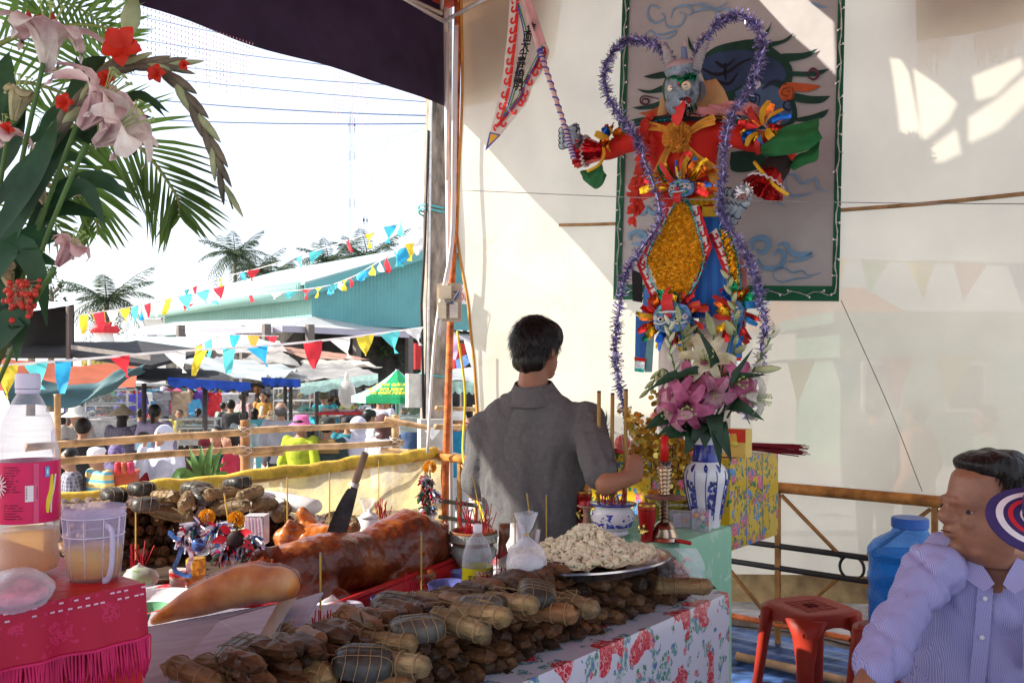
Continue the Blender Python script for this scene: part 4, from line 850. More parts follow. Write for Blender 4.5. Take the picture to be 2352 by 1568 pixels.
for i,(x,y,d,c_,lb)in enumerate(((2010,905,9,(.1,.1,.12),'dark-clothed passer-by dimly seen through the tarpaulin, leftmost'),(2110,915,8.5,(.5,.2,.1),'orange-clothed passer-by dimly seen through the tarpaulin'),(2270,925,8,(.15,.3,.2),'green-clothed passer-by dimly seen through the tarpaulin, rightmost'))):
 person(x,y,d,90+40*i,F(c_),dark,lb,'short')
for x,y,d,fc,c_,hr_,lb in((245,912,18,80,(.3,.05,.06),'long','woman in wine red top beyond the white-framed food cart'),(322,935,15.5,100,(.1,.12,.16),'short','man in slate shirt between the conical hat and the ponytail'),(412,938,17,-70,(.5,.42,.1),'short','vendor in ochre shirt behind the low snack cart'),(455,935,18,90,(.12,.12,.13),'tail','woman in black with a ponytail at the long shoe table'),(512,922,19.5,60,(.25,.35,.3),'short','man in sage green shirt behind the youth in charcoal'),(585,905,22,-80,(.5,.1,.25),'long','woman in magenta top beyond the red plaid man'),(632,908,21,100,(.08,.1,.25),'short','man in navy shirt beyond the grey-haired man'),(680,915,20,-95,(.4,.3,.2),'short','vendor in tan shirt under the left edge of the grey canopy'),(775,915,20,80,(.45,.1,.08),'long','woman in brick red blouse right of the teal seller'),(812,920,18,-80,(.1,.1,.1),'short','man in black behind the hanging clear bag'),(905,925,16,95,(.35,.35,.4),'tail','woman in grey blouse behind the glass cart'),(925,935,14.5,70,(.3,.08,.1),'short','person in burgundy at the cart under the umbrella'),(210,940,14,110,(.1,.14,.1),'short','man in dark olive shirt under the orange awning'),(145,945,12.5,60,(.25,.2,.3),'short','person in plum shirt at the far left behind the bottle')):
 person(x,y,d,fc,F(c_),dark,lb,hr_,arms='fold' if x%2 else 'down')
# ================================================================== PAINTED BANNER, EFFIGY AND FLAG
c6=lambda x,y:(1263.3+x*.32953,y*.32953)
c7=lambda x,y:(1263.3+x*.36613,402+y*.36613)
cf=lambda x,y:(1004.9+x*.2381,y*.2381)
NW=-VX
B6=lambda x,y,o=0:WP(*c6(x,y),.05+o)
D6=lambda x,y,o=0:WP(*c6(x,y),.42+o)
D7=lambda x,y,o=0:WP(*c7(x,y),.42+o)
PXM=4.75/2000*1.03
def foil(c,rough=.25):return mt(c,rough,metal=.85,var=.35,scale=25,bump=.5,bscale=25)
def paper(c,v=.12):return mt(c,.75,var=v,scale=6,bump=.15,bscale=15,transl=.12)
bn=thing('painted_banner',WP(1670,690,.05),'grey painted cloth banner with green border, clouds and a horned beast','banner')
lt,rt_,lb,rb_=(1434,-140),(1944,-140),(1408,688),(1927,692)
def bnp(u,v,o=.05):return WP(lt[0]+(rt_[0]-lt[0])*u+((lb[0]-lt[0])+((rb_[0]-rt_[0])-(lb[0]-lt[0]))*u)*v,-140+(828+4*u)*v,o+.012*noise.noise(V3(u*3,v*5,0)))
m=MB();m.grid(lambda u,v:bnp(.018+.964*u,.985*v),16,22);m.build('canvas',mt((.4,.385,.375),.8,var=.1,scale=2.5),bn,smooth=True)
GB=mt((.012,.11,.05),.7,var=.25,scale=4,transl=.08)
for pts in([(0,0),(.032,0),(.032,1),(0,1)],[(.968,0),(1,0),(1,1),(.968,1)],[(.032,.958),(.968,.958),(.968,1),(.032,1)]):
 m=MB();a,b,c,d=[V3(p[0],p[1],0)for p in pts];m.grid(lambda u,v:(lambda q:bnp(q.x,q.y,.057))(a.lerp(b,u).lerp(d.lerp(c,u),v)),6,24);m.build('border',GB,bn,smooth=True)
def paint(pts,w_,col,o=.011,par=bn,f=B6,taper=True,name='painted_line',n=26):
 sp=spline([f(x,y,o)for x,y in pts],n);m=MB()
 m.ribbon(sp,[w_*PXM*(.35+.65*sin(pi*min(1,.06+i/n*.94)))if taper else w_*PXM for i in range(n+1)],VX);return m.build(name,mt(col,.8,var=.15),par)
def patch(pts,col,o=.009,name='painted_shape',f=B6,par=bn,n=40,th=.0015):
 sp=spline([f(x,y,o)for x,y in pts+[pts[0]]],n)[:-1];m=MB();m.prism(sp,NW*th);return m.build(name,mt(col,.8,var=.25,scale=5),par)
CB=(.2,.32,.46);FG=(.012,.05,.035);SB=(.03,.055,.12)
for pts in([(770,60),(700,40),(680,110),(730,160),(800,130),(780,90)],[(800,130),(820,185),(900,180),(940,110),(900,80)],[(840,130),(870,60),(960,40),(990,90),(960,110)],[(960,40),(1060,30),(1150,60),(1240,15)],[(990,90),(1080,60),(1180,70)],[(660,240),(700,215),(740,240),(800,240),(880,215),(830,265),(750,270)],[(1160,130),(1160,80),(1230,60),(1300,90)],[(1820,20),(1880,45),(1930,50)],[(1640,1290),(1650,1220),(1720,1225),(1760,1280),(1850,1240),(1870,1310),(1940,1330)],[(1640,1290),(1680,1360),(1760,1360),(1830,1340)],[(1460,1400),(1560,1400),(1640,1440)]):
 paint(pts,6,CB,name='painted_cloud')
B7=lambda x,y,o=0:WP(*c7(x,y),.05+o)
for pts,w_ in(([(1275,470),(1270,410),(1340,395),(1370,440),(1330,490),(1300,460)],14),([(1300,520),(1340,580),(1440,575),(1470,500),(1430,470),(1410,510)],12),([(1430,440),(1480,430),(1510,480),(1560,500),(1640,495),(1570,530),(1500,540)],12),([(1400,640),(1410,590),(1470,580),(1520,610),(1580,600),(1620,630),(1700,610)],4),([(1400,640),(1450,670),(1540,650),(1640,640)],4),([(500,410),(500,370),(560,355),(600,390),(560,430),(510,430)],12),([(540,390),(560,380),(570,400)],7),([(520,130),(520,220),(580,240),(620,200)],12),([(600,190),(640,240),(680,230)],10)):
 paint(pts,w_,(.16,.3,.44),f=B7,name='painted_cloud')
for pts in([(960,250),(1000,330),(1050,350),(1010,370),(970,330)],[(1545,155),(1520,230),(1490,260),(1480,240),(1520,200)],[(1700,230),(1650,290),(1530,330),(1500,300),(1620,280)],[(1865,340),(1800,400),(1640,430),(1600,380),(1760,370)],[(1950,480),(1860,530),(1700,530),(1660,500),(1800,500)],[(1955,670),(1880,720),(1720,710),(1690,650),(1820,670)],[(1945,760),(1900,820),(1760,850),(1700,830),(1830,800)],[(650,535),(720,550),(810,540),(830,500),(760,505)],[(605,620),(670,650),(790,640),(800,590),(700,630)],[(570,750),(640,765),(760,750),(790,700),(690,730)],[(560,840),(640,860),(760,850),(800,810),(640,820)]):
 patch(pts,FG,.008,'painted_flame',n=24)
patch([(1060,400),(1150,330),(1300,290),(1450,280),(1600,370),(1690,480),(1680,620),(1720,760),(1700,860),(1500,900),(1260,880),(1240,700),(1120,620),(1060,520)],FG,.006,'painted_mane')
patch([(1050,430),(1130,380),(1300,350),(1450,370),(1590,430),(1650,520),(1600,580),(1480,600),(1350,590),(1250,640),(1150,610),(1060,520)],SB,.009,'painted_brow')
patch([(1290,640),(1400,590),(1560,600),(1640,660),(1690,780),(1640,860),(1480,880),(1330,820)],(.06,.11,.2),.0095,'painted_cheek')
for pts,w_,c_ in(([(1060,480),(1150,520),(1240,500),(1330,440),(1400,410)],9,(.01,.01,.02)),([(1120,550),(1240,585),(1310,510)],9,(.01,.01,.02)),([(1150,430),(1220,465),(1290,410)],9,(.01,.01,.02)),([(1220,440),(1225,560)],9,(.01,.01,.02)),([(1790,520),(1830,480),(1870,520),(1840,555),(1800,540)],7,(.09,.03,.05)),([(1640,640),(1670,640),(1660,670),(1620,660),(1630,620),(1690,620),(1690,690),(1620,690)],5,(.3,.06,.02)),([(1660,740),(1690,730),(1670,770),(1630,750),(1640,710),(1690,710)],5,(.02,.03,.06)),([(1400,690),(1430,680),(1430,710),(1390,700),(1400,660),(1460,670),(1450,740)],6,(.02,.03,.06)),([(640,720),(650,690),(690,700),(670,730),(630,710),(650,670),(760,690)],6,(.09,.03,.05)),([(1480,620),(1560,570),(1650,590)],10,(.02,.03,.05)),([(1540,840),(1590,760),(1570,850),(1620,780)],5,(.45,.12,.03))):
 paint(pts,w_,c_,.012,name='painted_scroll')
patch([(1590,640),(1640,580),(1730,580),(1880,600),(1800,640),(1700,640),(1680,690),(1620,700)],(.48,.1,.03),.0105,'painted_flame')
patch([(620,790),(700,770),(800,730),(790,800),(700,815)],(.4,.09,.03),.0105,'painted_flame')
patch([(1400,570),(1450,560),(1470,590),(1440,620),(1400,605)],(.6,.58,.52),.0115,'painted_eye');patch([(1420,580),(1440,580),(1440,600),(1420,600)],(.02,.02,.02),.0135,'painted_pupil')
patch([(1260,1060),(1400,1050),(1500,1080),(1480,1160),(1360,1200),(1260,1180)],FG,.007,'painted_flame')
fy=thing('fairy_lights',bnp(0,1,.07),'string of small clear fairy lights fixed round the green banner border','fairy lights')
pth=[bnp(.016+.004*sin(i*1.7),i/40,.066)for i in range(41)]+[bnp(.016+.968*i/30,.978+.006*sin(i*2),.066)for i in range(1,31)]+[bnp(.984+.004*sin(i*1.3),.978-.978*i/40,.066)for i in range(1,41)]
m=MB();m.tube(pth,.0022,4);m.tube([p+NW*.004+UX*.006*sin(i*2.3)for i,p in enumerate(pth)],.0018,4);m.build('cord',mt((.5,.5,.48),.4),fy)
m=MB()
for i,p in enumerate(pth[::2]):e=p+UX*R_.choice((-.02,.02))+NW*.006-ZUP*R_.uniform(-.01,.02);m.tube([p,e],.002,4);m.sph(e,(.005,.005,.007),6)
m.build('bulb',mt((.85,.85,.82),.2),fy,kind='stuff')
ef=thing('effigy',WP(1570,1035,.42),'tall paper effigy of a horned guardian in red and blue holding a flag','effigy')
RED=paper((.66,.024,.014));ORG=mt((.8,.38,.06),.8,var=.2,scale=14,bump=.5,bscale=30,transl=.2);BLU2=wavemat((.008,.09,.36),(.012,.14,.46),6,'X',.5,.7)
m=MB();r_=UX*PXM
m.loft([(D6(905,800),r_*45,NW*.07),(D6(905,840),r_*92,NW*.1),(D6(920,960),r_*92,NW*.115),(D6(930,1150),r_*80,NW*.1),(D6(940,1300),r_*68,NW*.095),(D6(945,1480),r_*66,NW*.09)],20)
m.cap(D6(700,930),26*PXM,D6(390,1060,.03),22*PXM);m.cap(D6(1180,930),26*PXM,D6(1520,1000,.02),24*PXM);m.cap(D6(1620,1080,.03),24*PXM,D6(1560,1210,.07),20*PXM);m.cap(D6(1520,1000,.02),24*PXM,D6(1640,1080,.03),24*PXM)
orgpart('robe',m,RED,ef,.012,4,lambda p,n:n*.006*noise.noise(p*14))
m=MB();m.cap(D7(800,700,-.02),.1,D7(770,1560,-.02),.085);m.cap(D7(1050,700,-.05),.1,D7(1030,1650,-.05),.085);m.build('cream_legs',mt((.58,.52,.46),.8,var=.08),ef,smooth=True)
m=MB();m.loft([(D7(930,260),r_*64,NW*.1),(D7(880,420),r_*84,NW*.11),(D7(850,700),r_*100,NW*.1),(D7(830,900),r_*106,NW*.07)],28);m.jitter(.012,6);m.build('skirt',BLU2,ef,smooth=True)
for pts,nm,mat in(([(540,880),(620,900),(600,1150),(535,1140)],'skirt_panel',BLU2),([(1110,760),(1200,780),(1205,1150),(1120,1140)],'skirt_panel',BLU2),([(600,900),(660,920),(640,1235),(595,1235)],'skirt_panel',mt((.25,.5,.52),.5,transl=.3)),([(515,590),(580,620),(580,800),(520,790)],'black_panel',paper((.012,.012,.015))),([(1190,480),(1240,600),(1230,950),(1195,940)],'pink_panel',paper((.7,.28,.26))),([(530,1140),(600,1150),(598,1172),(533,1162)],'red_trim',RED),([(1112,1140),(1198,1145),(1198,1165),(1112,1160)],'red_trim',RED),([(533,1162),(598,1172),(592,1215),(532,1210)],'silver_trim',foil((.5,.55,.6))),([(1115,1160),(1198,1165),(1205,1215),(1140,1205)],'silver_trim',foil((.5,.55,.6))),([(532,1210),(592,1215),(588,1238),(532,1230)],'teal_trim',foil((.02,.3,.26))),([(1150,1205),(1208,1215),(1208,1250),(1155,1240)],'teal_trim',foil((.02,.3,.26)))):
 m=MB();o_=.012 if 'trim' in nm else 0;m.prism([D7(x,y,.04+o_)for x,y in pts],NW*.004);m.build(nm,mat,ef)
def scroll(mb,a,b,inw,n,sz):
 a,b=Vector(a),Vector(b);t=(b-a);st=t/n;tl=t.normalized();w0=sz*.34
 mb.ribbon([a+inw*w0*.35,b+inw*w0*.35],w0,VX)
 for i in range(n):
  c=a+st*(i+.5)+inw*sz*.62;pts=[a+st*(i+.05)+inw*w0*.4]
  for k in range(9):q=-1.9+k*.62;rr=sz*(.42-.032*k);pts.append(c+(tl*cos(q)*1.0+inw*-sin(q)*-1)*rr)
  mb.ribbon(pts,[sz*.42,sz*.36,sz*.3,sz*.26,sz*.24,sz*.24,sz*.24,sz*.24,sz*.26,sz*.2],VX)
WP_=mt((.74,.7,.68),.7,var=.05);GOLD=mt((.92,.42,.025),.28,metal=.4,var=.3,scale=40);GOLD2=mt((.8,.45,.06),.2,metal=.9,var=.4,scale=40)
def inside(p,poly):
 x,y=p;r=False
 for(x0,y0),(x1,y1)in zip(poly,poly[1:]+poly[:1]):
  if(y0>y)!=(y1>y)and x<(x1-x0)*(y-y0)/(y1-y0)+x0:r=not r
 return r
TIN=[mt((.3,.27,.52),.3,metal=.6,var=.5,scale=60),mt((.68,.66,.8),.25,metal=.6,var=.3,scale=60)];TTEAL=[mt((.01,.28,.32),.22,metal=.85,var=.4,scale=60),mt((.1,.45,.48),.2,metal=.9)]
def tinsel(pts,r,n,mats,name='tinsel',par=ef):
 sp=spline(pts,max(30,len(pts)*6));m=MB();m.tube(sp,r*.16,5)
 for i in range(n):
  t=R_.random()*(len(sp)-1.001);j=int(t);p=sp[j].lerp(sp[j+1],t-j);d=V3(R_.gauss(0,1),R_.gauss(0,1),R_.gauss(0,1)).normalized();e=p+d*r*R_.uniform(.6,1.15);w_=d.cross(V3(R_.random()-.5,R_.random()-.5,R_.random()-.5)).normalized()*r*.09
  m.add([p-w_,p+w_,e+w_*.5,e-w_*.5],[(0,1,2,3)],0 if R_.random()<.58 else 1)
 return m.build(name,mats,par,kind='stuff')
def apron(white,gold,o,edges,gm,nm):
 par=(lambda q:q)(None)
 m=MB();m.prism([D7(x,y,o)for x,y in white],NW*.005);wb=m.build(nm,WP_,ef)
 m=MB();m.prism([D7(x,y,o+.0065)for x,y in gold],NW*.006);gp=m.build('gold_panel',gm,ef)
 xs=[p[0]for p in gold];ys=[p[1]for p in gold];m=MB();st=15;row=0;y=min(ys)
 while y<max(ys):
  x=min(xs)+(st/2 if row%2 else 0)
  while x<max(xs):
   if inside((x,y),gold):
    c=D7(x,y,o+.013);s=st*.36613*PXM*.62;tip=c+NW*R_.uniform(.012,.022)+UX*R_.uniform(-.006,.006)+ZUP*R_.uniform(-.008,.002)
    m.add([c-UX*s+ZUP*s,c+UX*s+ZUP*s,c+UX*s-ZUP*s,c-UX*s-ZUP*s,tip],[(0,1,4),(1,2,4),(2,3,4),(3,0,4)])
   x+=st
  y+=st*.8;row+=1
 m.build('gold_sequins',gm,gp,kind='stuff')
 tinsel([D7(x,y,o+.02)for x,y in gold+gold[:1]],.017,900,TTEAL,'teal_tinsel')
 m=MB()
 for(a,b,n,inx,iny)in edges:A,B=D7(*a,o+.0068),D7(*b,o+.0068);iw=(UX*inx-ZUP*iny);t=(B-A).normalized();iw=(iw-t*iw.dot(t)).normalized();scroll(m,A,B,iw,max(3,int(n*.75)),.046)
 m.build('red_scroll',mt((.55,.015,.02),.7),wb)
apron([(735,205),(545,560),(645,800),(880,800),(1015,450),(935,190)],[(790,175),(610,530),(710,785),(840,785),(965,530),(870,180)],.12,[((735,205),(545,560),9,1,0),((545,560),(645,800),6,1,0),((935,190),(1015,450),6,-1,0),((1015,450),(880,800),8,-1,0)],GOLD,'apron_border')
apron([(1000,370),(1045,335),(1140,560),(1160,770),(1130,700)],[(1060,340),(1110,335),(1175,520),(1195,760),(1150,765),(1120,560)],.09,[((1000,370),(1128,700),8,1,0)],GOLD2,'side_apron_border')
m=MB();m.grid(lambda u,v:D6(770+380*u,1375+20*sin(u*5)+v*95*(1-.3*u),.115-.10*(2*u-1)**2+.012*sin(u*60)*v),60,4);m.build('yellow_ruffle',mt((.62,.33,.01),.75,var=.2,bump=.2,transl=.15),ef,smooth=True)
m=MB();m.grid(lambda u,v:D6(1060+110*u,1440+v*70,.11-.06*u),8,3);m.build('yellow_belt',mt((.6,.36,.02),.5),ef)
for pts,w_ in(([(960,930),(1050,870),(1150,830)],24),([(830,910),(740,885),(680,880)],22),([(830,1030),(790,1110),(750,1220)],26),([(940,1030),(1030,1120),(1130,1190),(1165,1270)],32)):
 sp=spline([D6(x,y,.125)for x,y in pts],12);m=MB();m.grid(lambda u,v:sp[int(round(u*12))]+(sp[min(12,int(round(u*12))+1)]-sp[max(0,int(round(u*12))-1)]).normalized().cross(VX)*(v-.5)*w_*PXM*(.6+.4*u)+NW*.01*sin(v*9),12,6);m.build('orange_sash',ORG,ef,smooth=True)
m=MB();c=D6(885,955,.155);m.sph(c,(.055,.03,.055),14,0,(UX,NW,ZUP))
for i in range(120):
 t_=math.acos(1-1.15*(i+.5)/120);a=i*2.4;d=(UX*cos(a)*sin(t_)+ZUP*sin(a)*sin(t_)+NW*cos(t_)*.7);x,y=frame_of(d);p=c+d*.062;q=R_.uniform(0,3);e=x*cos(q)+y*sin(q);g_=x*-sin(q)+y*cos(q)
 m.grid(lambda u,v:p+e*(u-.5)*.036+g_*.007*sin(u*7+i)+d.normalized()*(v*.02-.004*cos(u*9)),6,2)
m.build('orange_rosette',ORG,ef,smooth=True)
m=MB();m.leaf([D6(590,870,.05),D6(750,835,.12),D6(1000,820,.13),D6(1200,830,.06)],.02,NW,.3,14,prof=lambda t:.7+.3*sin(pi*t));m.build('black_collar',paper((.015,.015,.02)),ef,smooth=True);tinsel([D6(600,860,.08),D6(750,838,.135),D6(850,828,.14)],.012,260,TTEAL,'collar_tinsel');tinsel([D6(1100,825,.13),D6(1300,825,.06),D6(1420,845,.05)],.012,200,[GOLD2,TTEAL[0]],'collar_tinsel')
m=MB();m.loft([(D6(1100,560,-.08),r_*22,NW*.02),(D6(1110,650,-.05),r_*40,NW*.05),(D6(1110,760,-.02),r_*52,NW*.06),(D6(1080,830,0),r_*60,NW*.07)],18);m.cap(D6(810,700),.03,D6(800,800),.04);m.jitter(.012,7);m.build('cream_hood',mt((.68,.44,.2),.8,var=.12,transl=.2),ef,smooth=True)
m=MB();pk=spline([D6(940,800,.15),D6(1100,780,.12),D6(1250,760,.06),D6(1400,790,.06),D6(1520,830,.07),D6(1610,900,.06)],40);m.grid(lambda u,v:pk[int(round(u*40))]+ZUP*(v-.4)*.1*(.4+.6*u)+NW*.02*sin(u*40+v*4)+UX*.02*sin(v*7+u*13),40,6);m.build('pink_frill',paper((.72,.3,.3)),ef,smooth=True)
m=MB()
for i in range(46):
 t=i/46;c=D6(690-100*t+18*sin(i*2.1),840+700*t,.13-.03*t)+NW*R_.uniform(-.02,.02)
 for k in range(3):a=R_.uniform(0,6.3);d=UX*cos(a)+ZUP*sin(a);m.leaf([c,c+d*.03+NW*.01,c+d*.055],.016,NW,.3,3)
m.build('red_paper_tassel',mt((.68,.05,.03),.7,transl=.35,var=.2),ef,smooth=True)
FB=mt((.09,.11,.15),.55,var=.4,scale=16,col2=(.22,.28,.34));m=MB();hc=D6(925,620,.14)
S=PXM*.32953/.32953
m.sph(hc,(.098,.1,.125),18,0,(UX,NW,ZUP));m.sph(hc+NW*.05-ZUP*.09,(.07,.065,.07),14,0,(UX,NW,ZUP));m.sph(hc+ZUP*.1,(.1,.1,.05),16,0,(UX,NW,ZUP));m.sph(D6(890,640,.245),(.026,.03,.03),10,0,(UX,NW,ZUP));m.sph(D6(890,600,.225),(.018,.03,.05),8,0,(UX,NW,ZUP))
for x in(845,965):m.sph(D6(x,650,.2),(.035,.035,.03),10,0,(UX,NW,ZUP))
orgpart('head',m,FB,ef,.009,3)
m=MB();m.sph(hc+ZUP*.105+NW*.01,(.094,.09,.045),16,0,(UX,NW,ZUP));hd=m.build('skull_cap',mt((.36,.27,.28),.6,var=.12),ef,smooth=True)
SD={'o':.262}
def dec(pts,w_,col,o=.25,nm='painted_line',n=14):return paint(pts,w_,col,o,ef,D6,True,nm,n)
def tub(pts,r,col,nm,rough=.6,metal=0,n=14):m=MB();sp=spline([D6(x,y,o)for x,y,o in pts],n);m.tube(sp,r if not hasattr(r,'__len__')else[r[0]+(r[1]-r[0])*i/n for i in range(n+1)],7);return m.build(nm,mt(col,rough,metal=metal,var=.15),ef,smooth=True)
for(a,b)in(((840,580,.215),(905,600,.235)),((915,590,.235),(1010,565,.195))):
 q=spline([D6(*a),(D6(*a)+D6(*b))/2+ZUP*.018,D6(*b)],10);m=MB()
 for p in q:
  for k in range(4):m.leaf([p,p+ZUP*.018+UX*R_.uniform(-.012,.012)+NW*.012,p+ZUP*.034+UX*R_.uniform(-.02,.02)],.007,NW,.2,3)
 m.build('green_brow',foil((.01,.2,.09)),ef,smooth=True)
for x,y,o in((852,620,.215),(948,600,.225)):m=MB();m.sph(D6(x,y,o),.026,12);e=m.build('eyeball',mt((.75,.6,.4),.15),ef,smooth=True);m=MB();m.sph(D6(x-3,y,o+.024),.011,10);m.build('pupil',foil((.7,.7,.65),.1),e,smooth=True)
for cx_,cy_,s_ in((970,640,26),(838,660,18)):tub([(cx_+s_*(1-k/16)*cos(k*.8),cy_+s_*(1-k/16)*sin(k*.8),.218 if cx_>900 else .2)for k in range(14)],.0035,(.05,.07,.1),'cheek_spiral',n=30)
m=MB();m.sph(D6(912,716,.212),(.062,.026,.03),14,0,(UX,NW,ZUP));m.build('open_mouth',mt((.2,.008,.01),.5),ef,smooth=True)
tub([(860,700,.215),(890,695,.235),(930,692,.235),(970,700,.21)],.008,(.04,.02,.03),'upper_lip');m=MB()
for k in range(9):p=D6(868+12*k,710-2*sin(k*.4),.232-.0016*(k-4)**2);m.ob(p,UX*.009,NW*.008,-ZUP*(.014 if k not in(0,8)else .026))
m.build('teeth',mt((.75,.7,.62),.4),ef)
m=MB();sp=spline([D6(905,725,.21),D6(900,745,.25),D6(895,800,.22),D6(870,860,.2)],12);m.leaf(sp[::3],.036,NW,.15,10,prof=lambda t:.8+.3*sin(t*3));m.jitter(.004,20);m.build('red_tongue',mt((.6,.02,.02),.6,var=.2),ef,smooth=True)
m=MB()
for k in range(22):p=D6(840+8*k+R_.uniform(-8,8),750+R_.uniform(-10,30)-30*abs(k-11)/11,.2);m.leaf([p,p-ZUP*.03+UX*R_.uniform(-.02,.02),p-ZUP*.05+UX*R_.uniform(-.04,.04)+NW*.01],.006,NW,.2,3)
m.build('beard_foil',foil((.02,.12,.06)),ef,smooth=True)
for x0 in(820,1050):m=MB();m.leaf([D6(x0,570,.14),D6(x0+(10 if x0>900 else-14),640,.1),D6(x0,720,.12)],.03,UX if x0>900 else-UX,.3,6);m.build('ear',mt((.1,.12,.16),.6),ef,smooth=True)
tub([(820,550,.2),(800,620,.16),(830,760,.16),(850,790,.2)],.014,(.03,.06,.03),'whisker_frill')
HW,HB=mt((.36,.34,.36),.5),mt((.015,.04,.08),.5)
def horn(a,b,r0,r1,bands,nm='horn'):
 a,b=D6(*a),D6(*b);m=MB();n=bands*2
 for i in range(n):m.tube([a.lerp(b,i/n),a.lerp(b,(i+1)/n)],[r0+(r1-r0)*i/n+.002*(i%2),r0+(r1-r0)*(i+1)/n+.002*(i%2)],10,True,i%2)
 m.build(nm,[HW,HB],ef,smooth=True)
horn((862,495,.16),(785,300,.16),.038,.01,6);horn((1005,485,.15),(1095,285,.15),.036,.01,6);tub([(935,480,.16),(935,380,.16),(930,330,.16)],(.022,.014),(.14,.2,.34),'centre_horn');tub([(930,335,.16),(945,310,.16),(938,280,.16)],(.012,.004),(.45,.35,.38),'centre_horn_tip')
for pts in([(880,520),(900,490),(950,490),(960,520),(920,530)],[(850,560),(870,530),(860,510)],[(960,540),(1010,540),(1030,510)],[(880,560),(900,545),(960,560)]):tub([(x,y,.225-.00002*(x-925)**2)for x,y in pts],.005,(.2,.24,.34),'cap_swirl')
tub([(860,575,.23),(890,585,.24),(915,570,.235)],.008,(.5,.02,.02),'brow_mark')
RB=[foil((.6,.03,.03)),foil((.7,.4,.02)),foil((.02,.12,.5)),foil((.01,.3,.12)),foil((.7,.15,.02)),mt((.65,.35,.02),.6),mt((.02,.2,.5),.6),mt((.6,.04,.03),.6)]
def burst(f,c,rx,ry,n,a0,a1,o,L):
 for i in range(n):
  a=a0+(a1-a0)*(i+R_.uniform(-.3,.3))/n;d=UX*cos(a)+ZUP*sin(a);p=f(c[0],c[1],o)+UX*cos(a)*rx+ZUP*sin(a)*ry;ll=L*R_.uniform(.75,1.3);s_=d.cross(NW)*R_.uniform(-.03,.03)
  mm=MB();mm.leaf([p,p+d*ll*.5+NW*R_.uniform(.0,.05)+s_,p+d*ll+NW*R_.uniform(-.02,.05)+s_*2],R_.uniform(.011,.018),(NW+d.cross(NW)*R_.uniform(-.7,.7)),.3,6,prof=lambda t:.75+.5*sin(t*3));mm.build('ribbon_tassel',RB[R_.randrange(len(RB))],ef,smooth=True)
def lion(f,c,w_,h,o,base,flip=1,tongue=True):
 p=f(*c,o);U,Z=UX*w_,ZUP*h*flip;m=MB()
 ol=[(-.9,.75),(-.5,.95),(0,1),(.5,.95),(.9,.75),(1,.1),(.85,-.5),(.5,-.9),(0,-1),(-.5,-.9),(-.85,-.5),(-1,.1)]
 m.grid(lambda u,v:p+(U*(2*u-1)*(1-.25*(2*v-1)**2)+Z*(2*v-1)*(1-.25*(2*u-1)**2))+NW*.03*(1-(2*u-1)**2),10,8);mk=m.build('lion_mask',mt(base,.6,var=.5,scale=38,col2=(.1,.26,.48)),ef,smooth=True)
 def q(pts,col,nm,o2=.034,n=16):
  m=MB();sp=spline([p+U*x+Z*y+NW*(.006+.03*(1-x*x))for x,y in pts],n);m.tube(sp,w_*.055,6);m.build(nm,mt(col,.5),mk,smooth=True)
 for k in(-1,1):
  m=MB();m.sph(p+U*.42*k+Z*.1+NW*.03,(w_*.17,.012,w_*.13),10,0,(UX,NW,ZUP));m.build('eye',mt((.75,.72,.6),.3),mk,smooth=True);m=MB();m.sph(p+U*.4*k+Z*.1+NW*.042,w_*.07,8);m.build('pupil',mt((.01,.01,.01),.2),mk,smooth=True)
  q([(.12*k,.28),(.45*k,.42),(.85*k,.3)],(.5,.55,.5),'brow');q([(.7*k,-.2),(.85*k,-.05),(.75*k,.1),(.62*k,0),(.75*k,-.08)],(.55,.5,.55),'swirl')
  q([(.6*k,.75),(.75*k,.6),(.6*k,.55),(.5*k,.7)],(.15,.25,.5),'swirl')
 m=MB();m.sph(p-Z*.1+NW*.045,(w_*.2,.02,h*.18),10,0,(UX,NW,ZUP));m.build('nose',mt((.6,.05,.08),.5),mk,smooth=True)
 m=MB();m.ob(p-U*.5-Z*.42+NW*.03,U*1.0,NW*.008,Z*.1);m.build('teeth',mt((.72,.7,.65),.5),mk);q([(-.65,-.3),(-.4,-.6),(0,-.68),(.4,-.6),(.65,-.3)],(.12,.35,.2),'mouth');q([(-.2,.55),(0,.72),(.2,.55)],(.2,.45,.25),'forehead_mark')
 if tongue:m=MB();m.leaf([p-Z*.5+NW*.035,p-Z*1.0+NW*.05,p-Z*1.55+NW*.03],w_*.3,NW,.2,6,prof=lambda t:1-.3*t**4);m.build('tongue',mt((.6,.03,.03),.6),mk,smooth=True)
burst(D6,(905,1310),.08,.05,34,-.25,pi+.25,.14,.11);lion(D6,(915,1320),.078,.048,.16,(.08,.1,.25))
burst(D7,(770,900),.1,.06,46,-pi,pi,.13,.095);lion(D7,(765,895),.116,.08,.19,(.03,.1,.3),-1)
burst(D7,(1180,870),.04,.06,22,-pi,pi,.1,.09);lion(D7,(1178,860),.036,.06,.12,(.06,.15,.3),-1)
def cuff(a,b,ra,rb,nm='foil_cuff'):
 ax=(b-a).normalized();x,y=frame_of(ax);m=MB();n=48
 m.grid(lambda u,v:a.lerp(b,v)+(x*cos(u*2*pi)+y*sin(u*2*pi)*.7)*((ra+(rb-ra)*v)*(1+.09*cos(u*2*pi*16)*v)),n,6);cf_=m.build(nm,foil((.5,.012,.015)),ef,smooth=True)
 m=MB();zz=[a.lerp(b,.6+.1*(i%2))+(x*cos(i*pi/18)+y*sin(i*pi/18)*.7)*((ra+(rb-ra)*(.6+.1*(i%2)))*1.1)for i in range(37)];m.ribbon(zz,.014,ax);m.tube(zz,.006,4,False);m.build('zigzag_trim',mt((.7,.62,.62),.4),cf_)
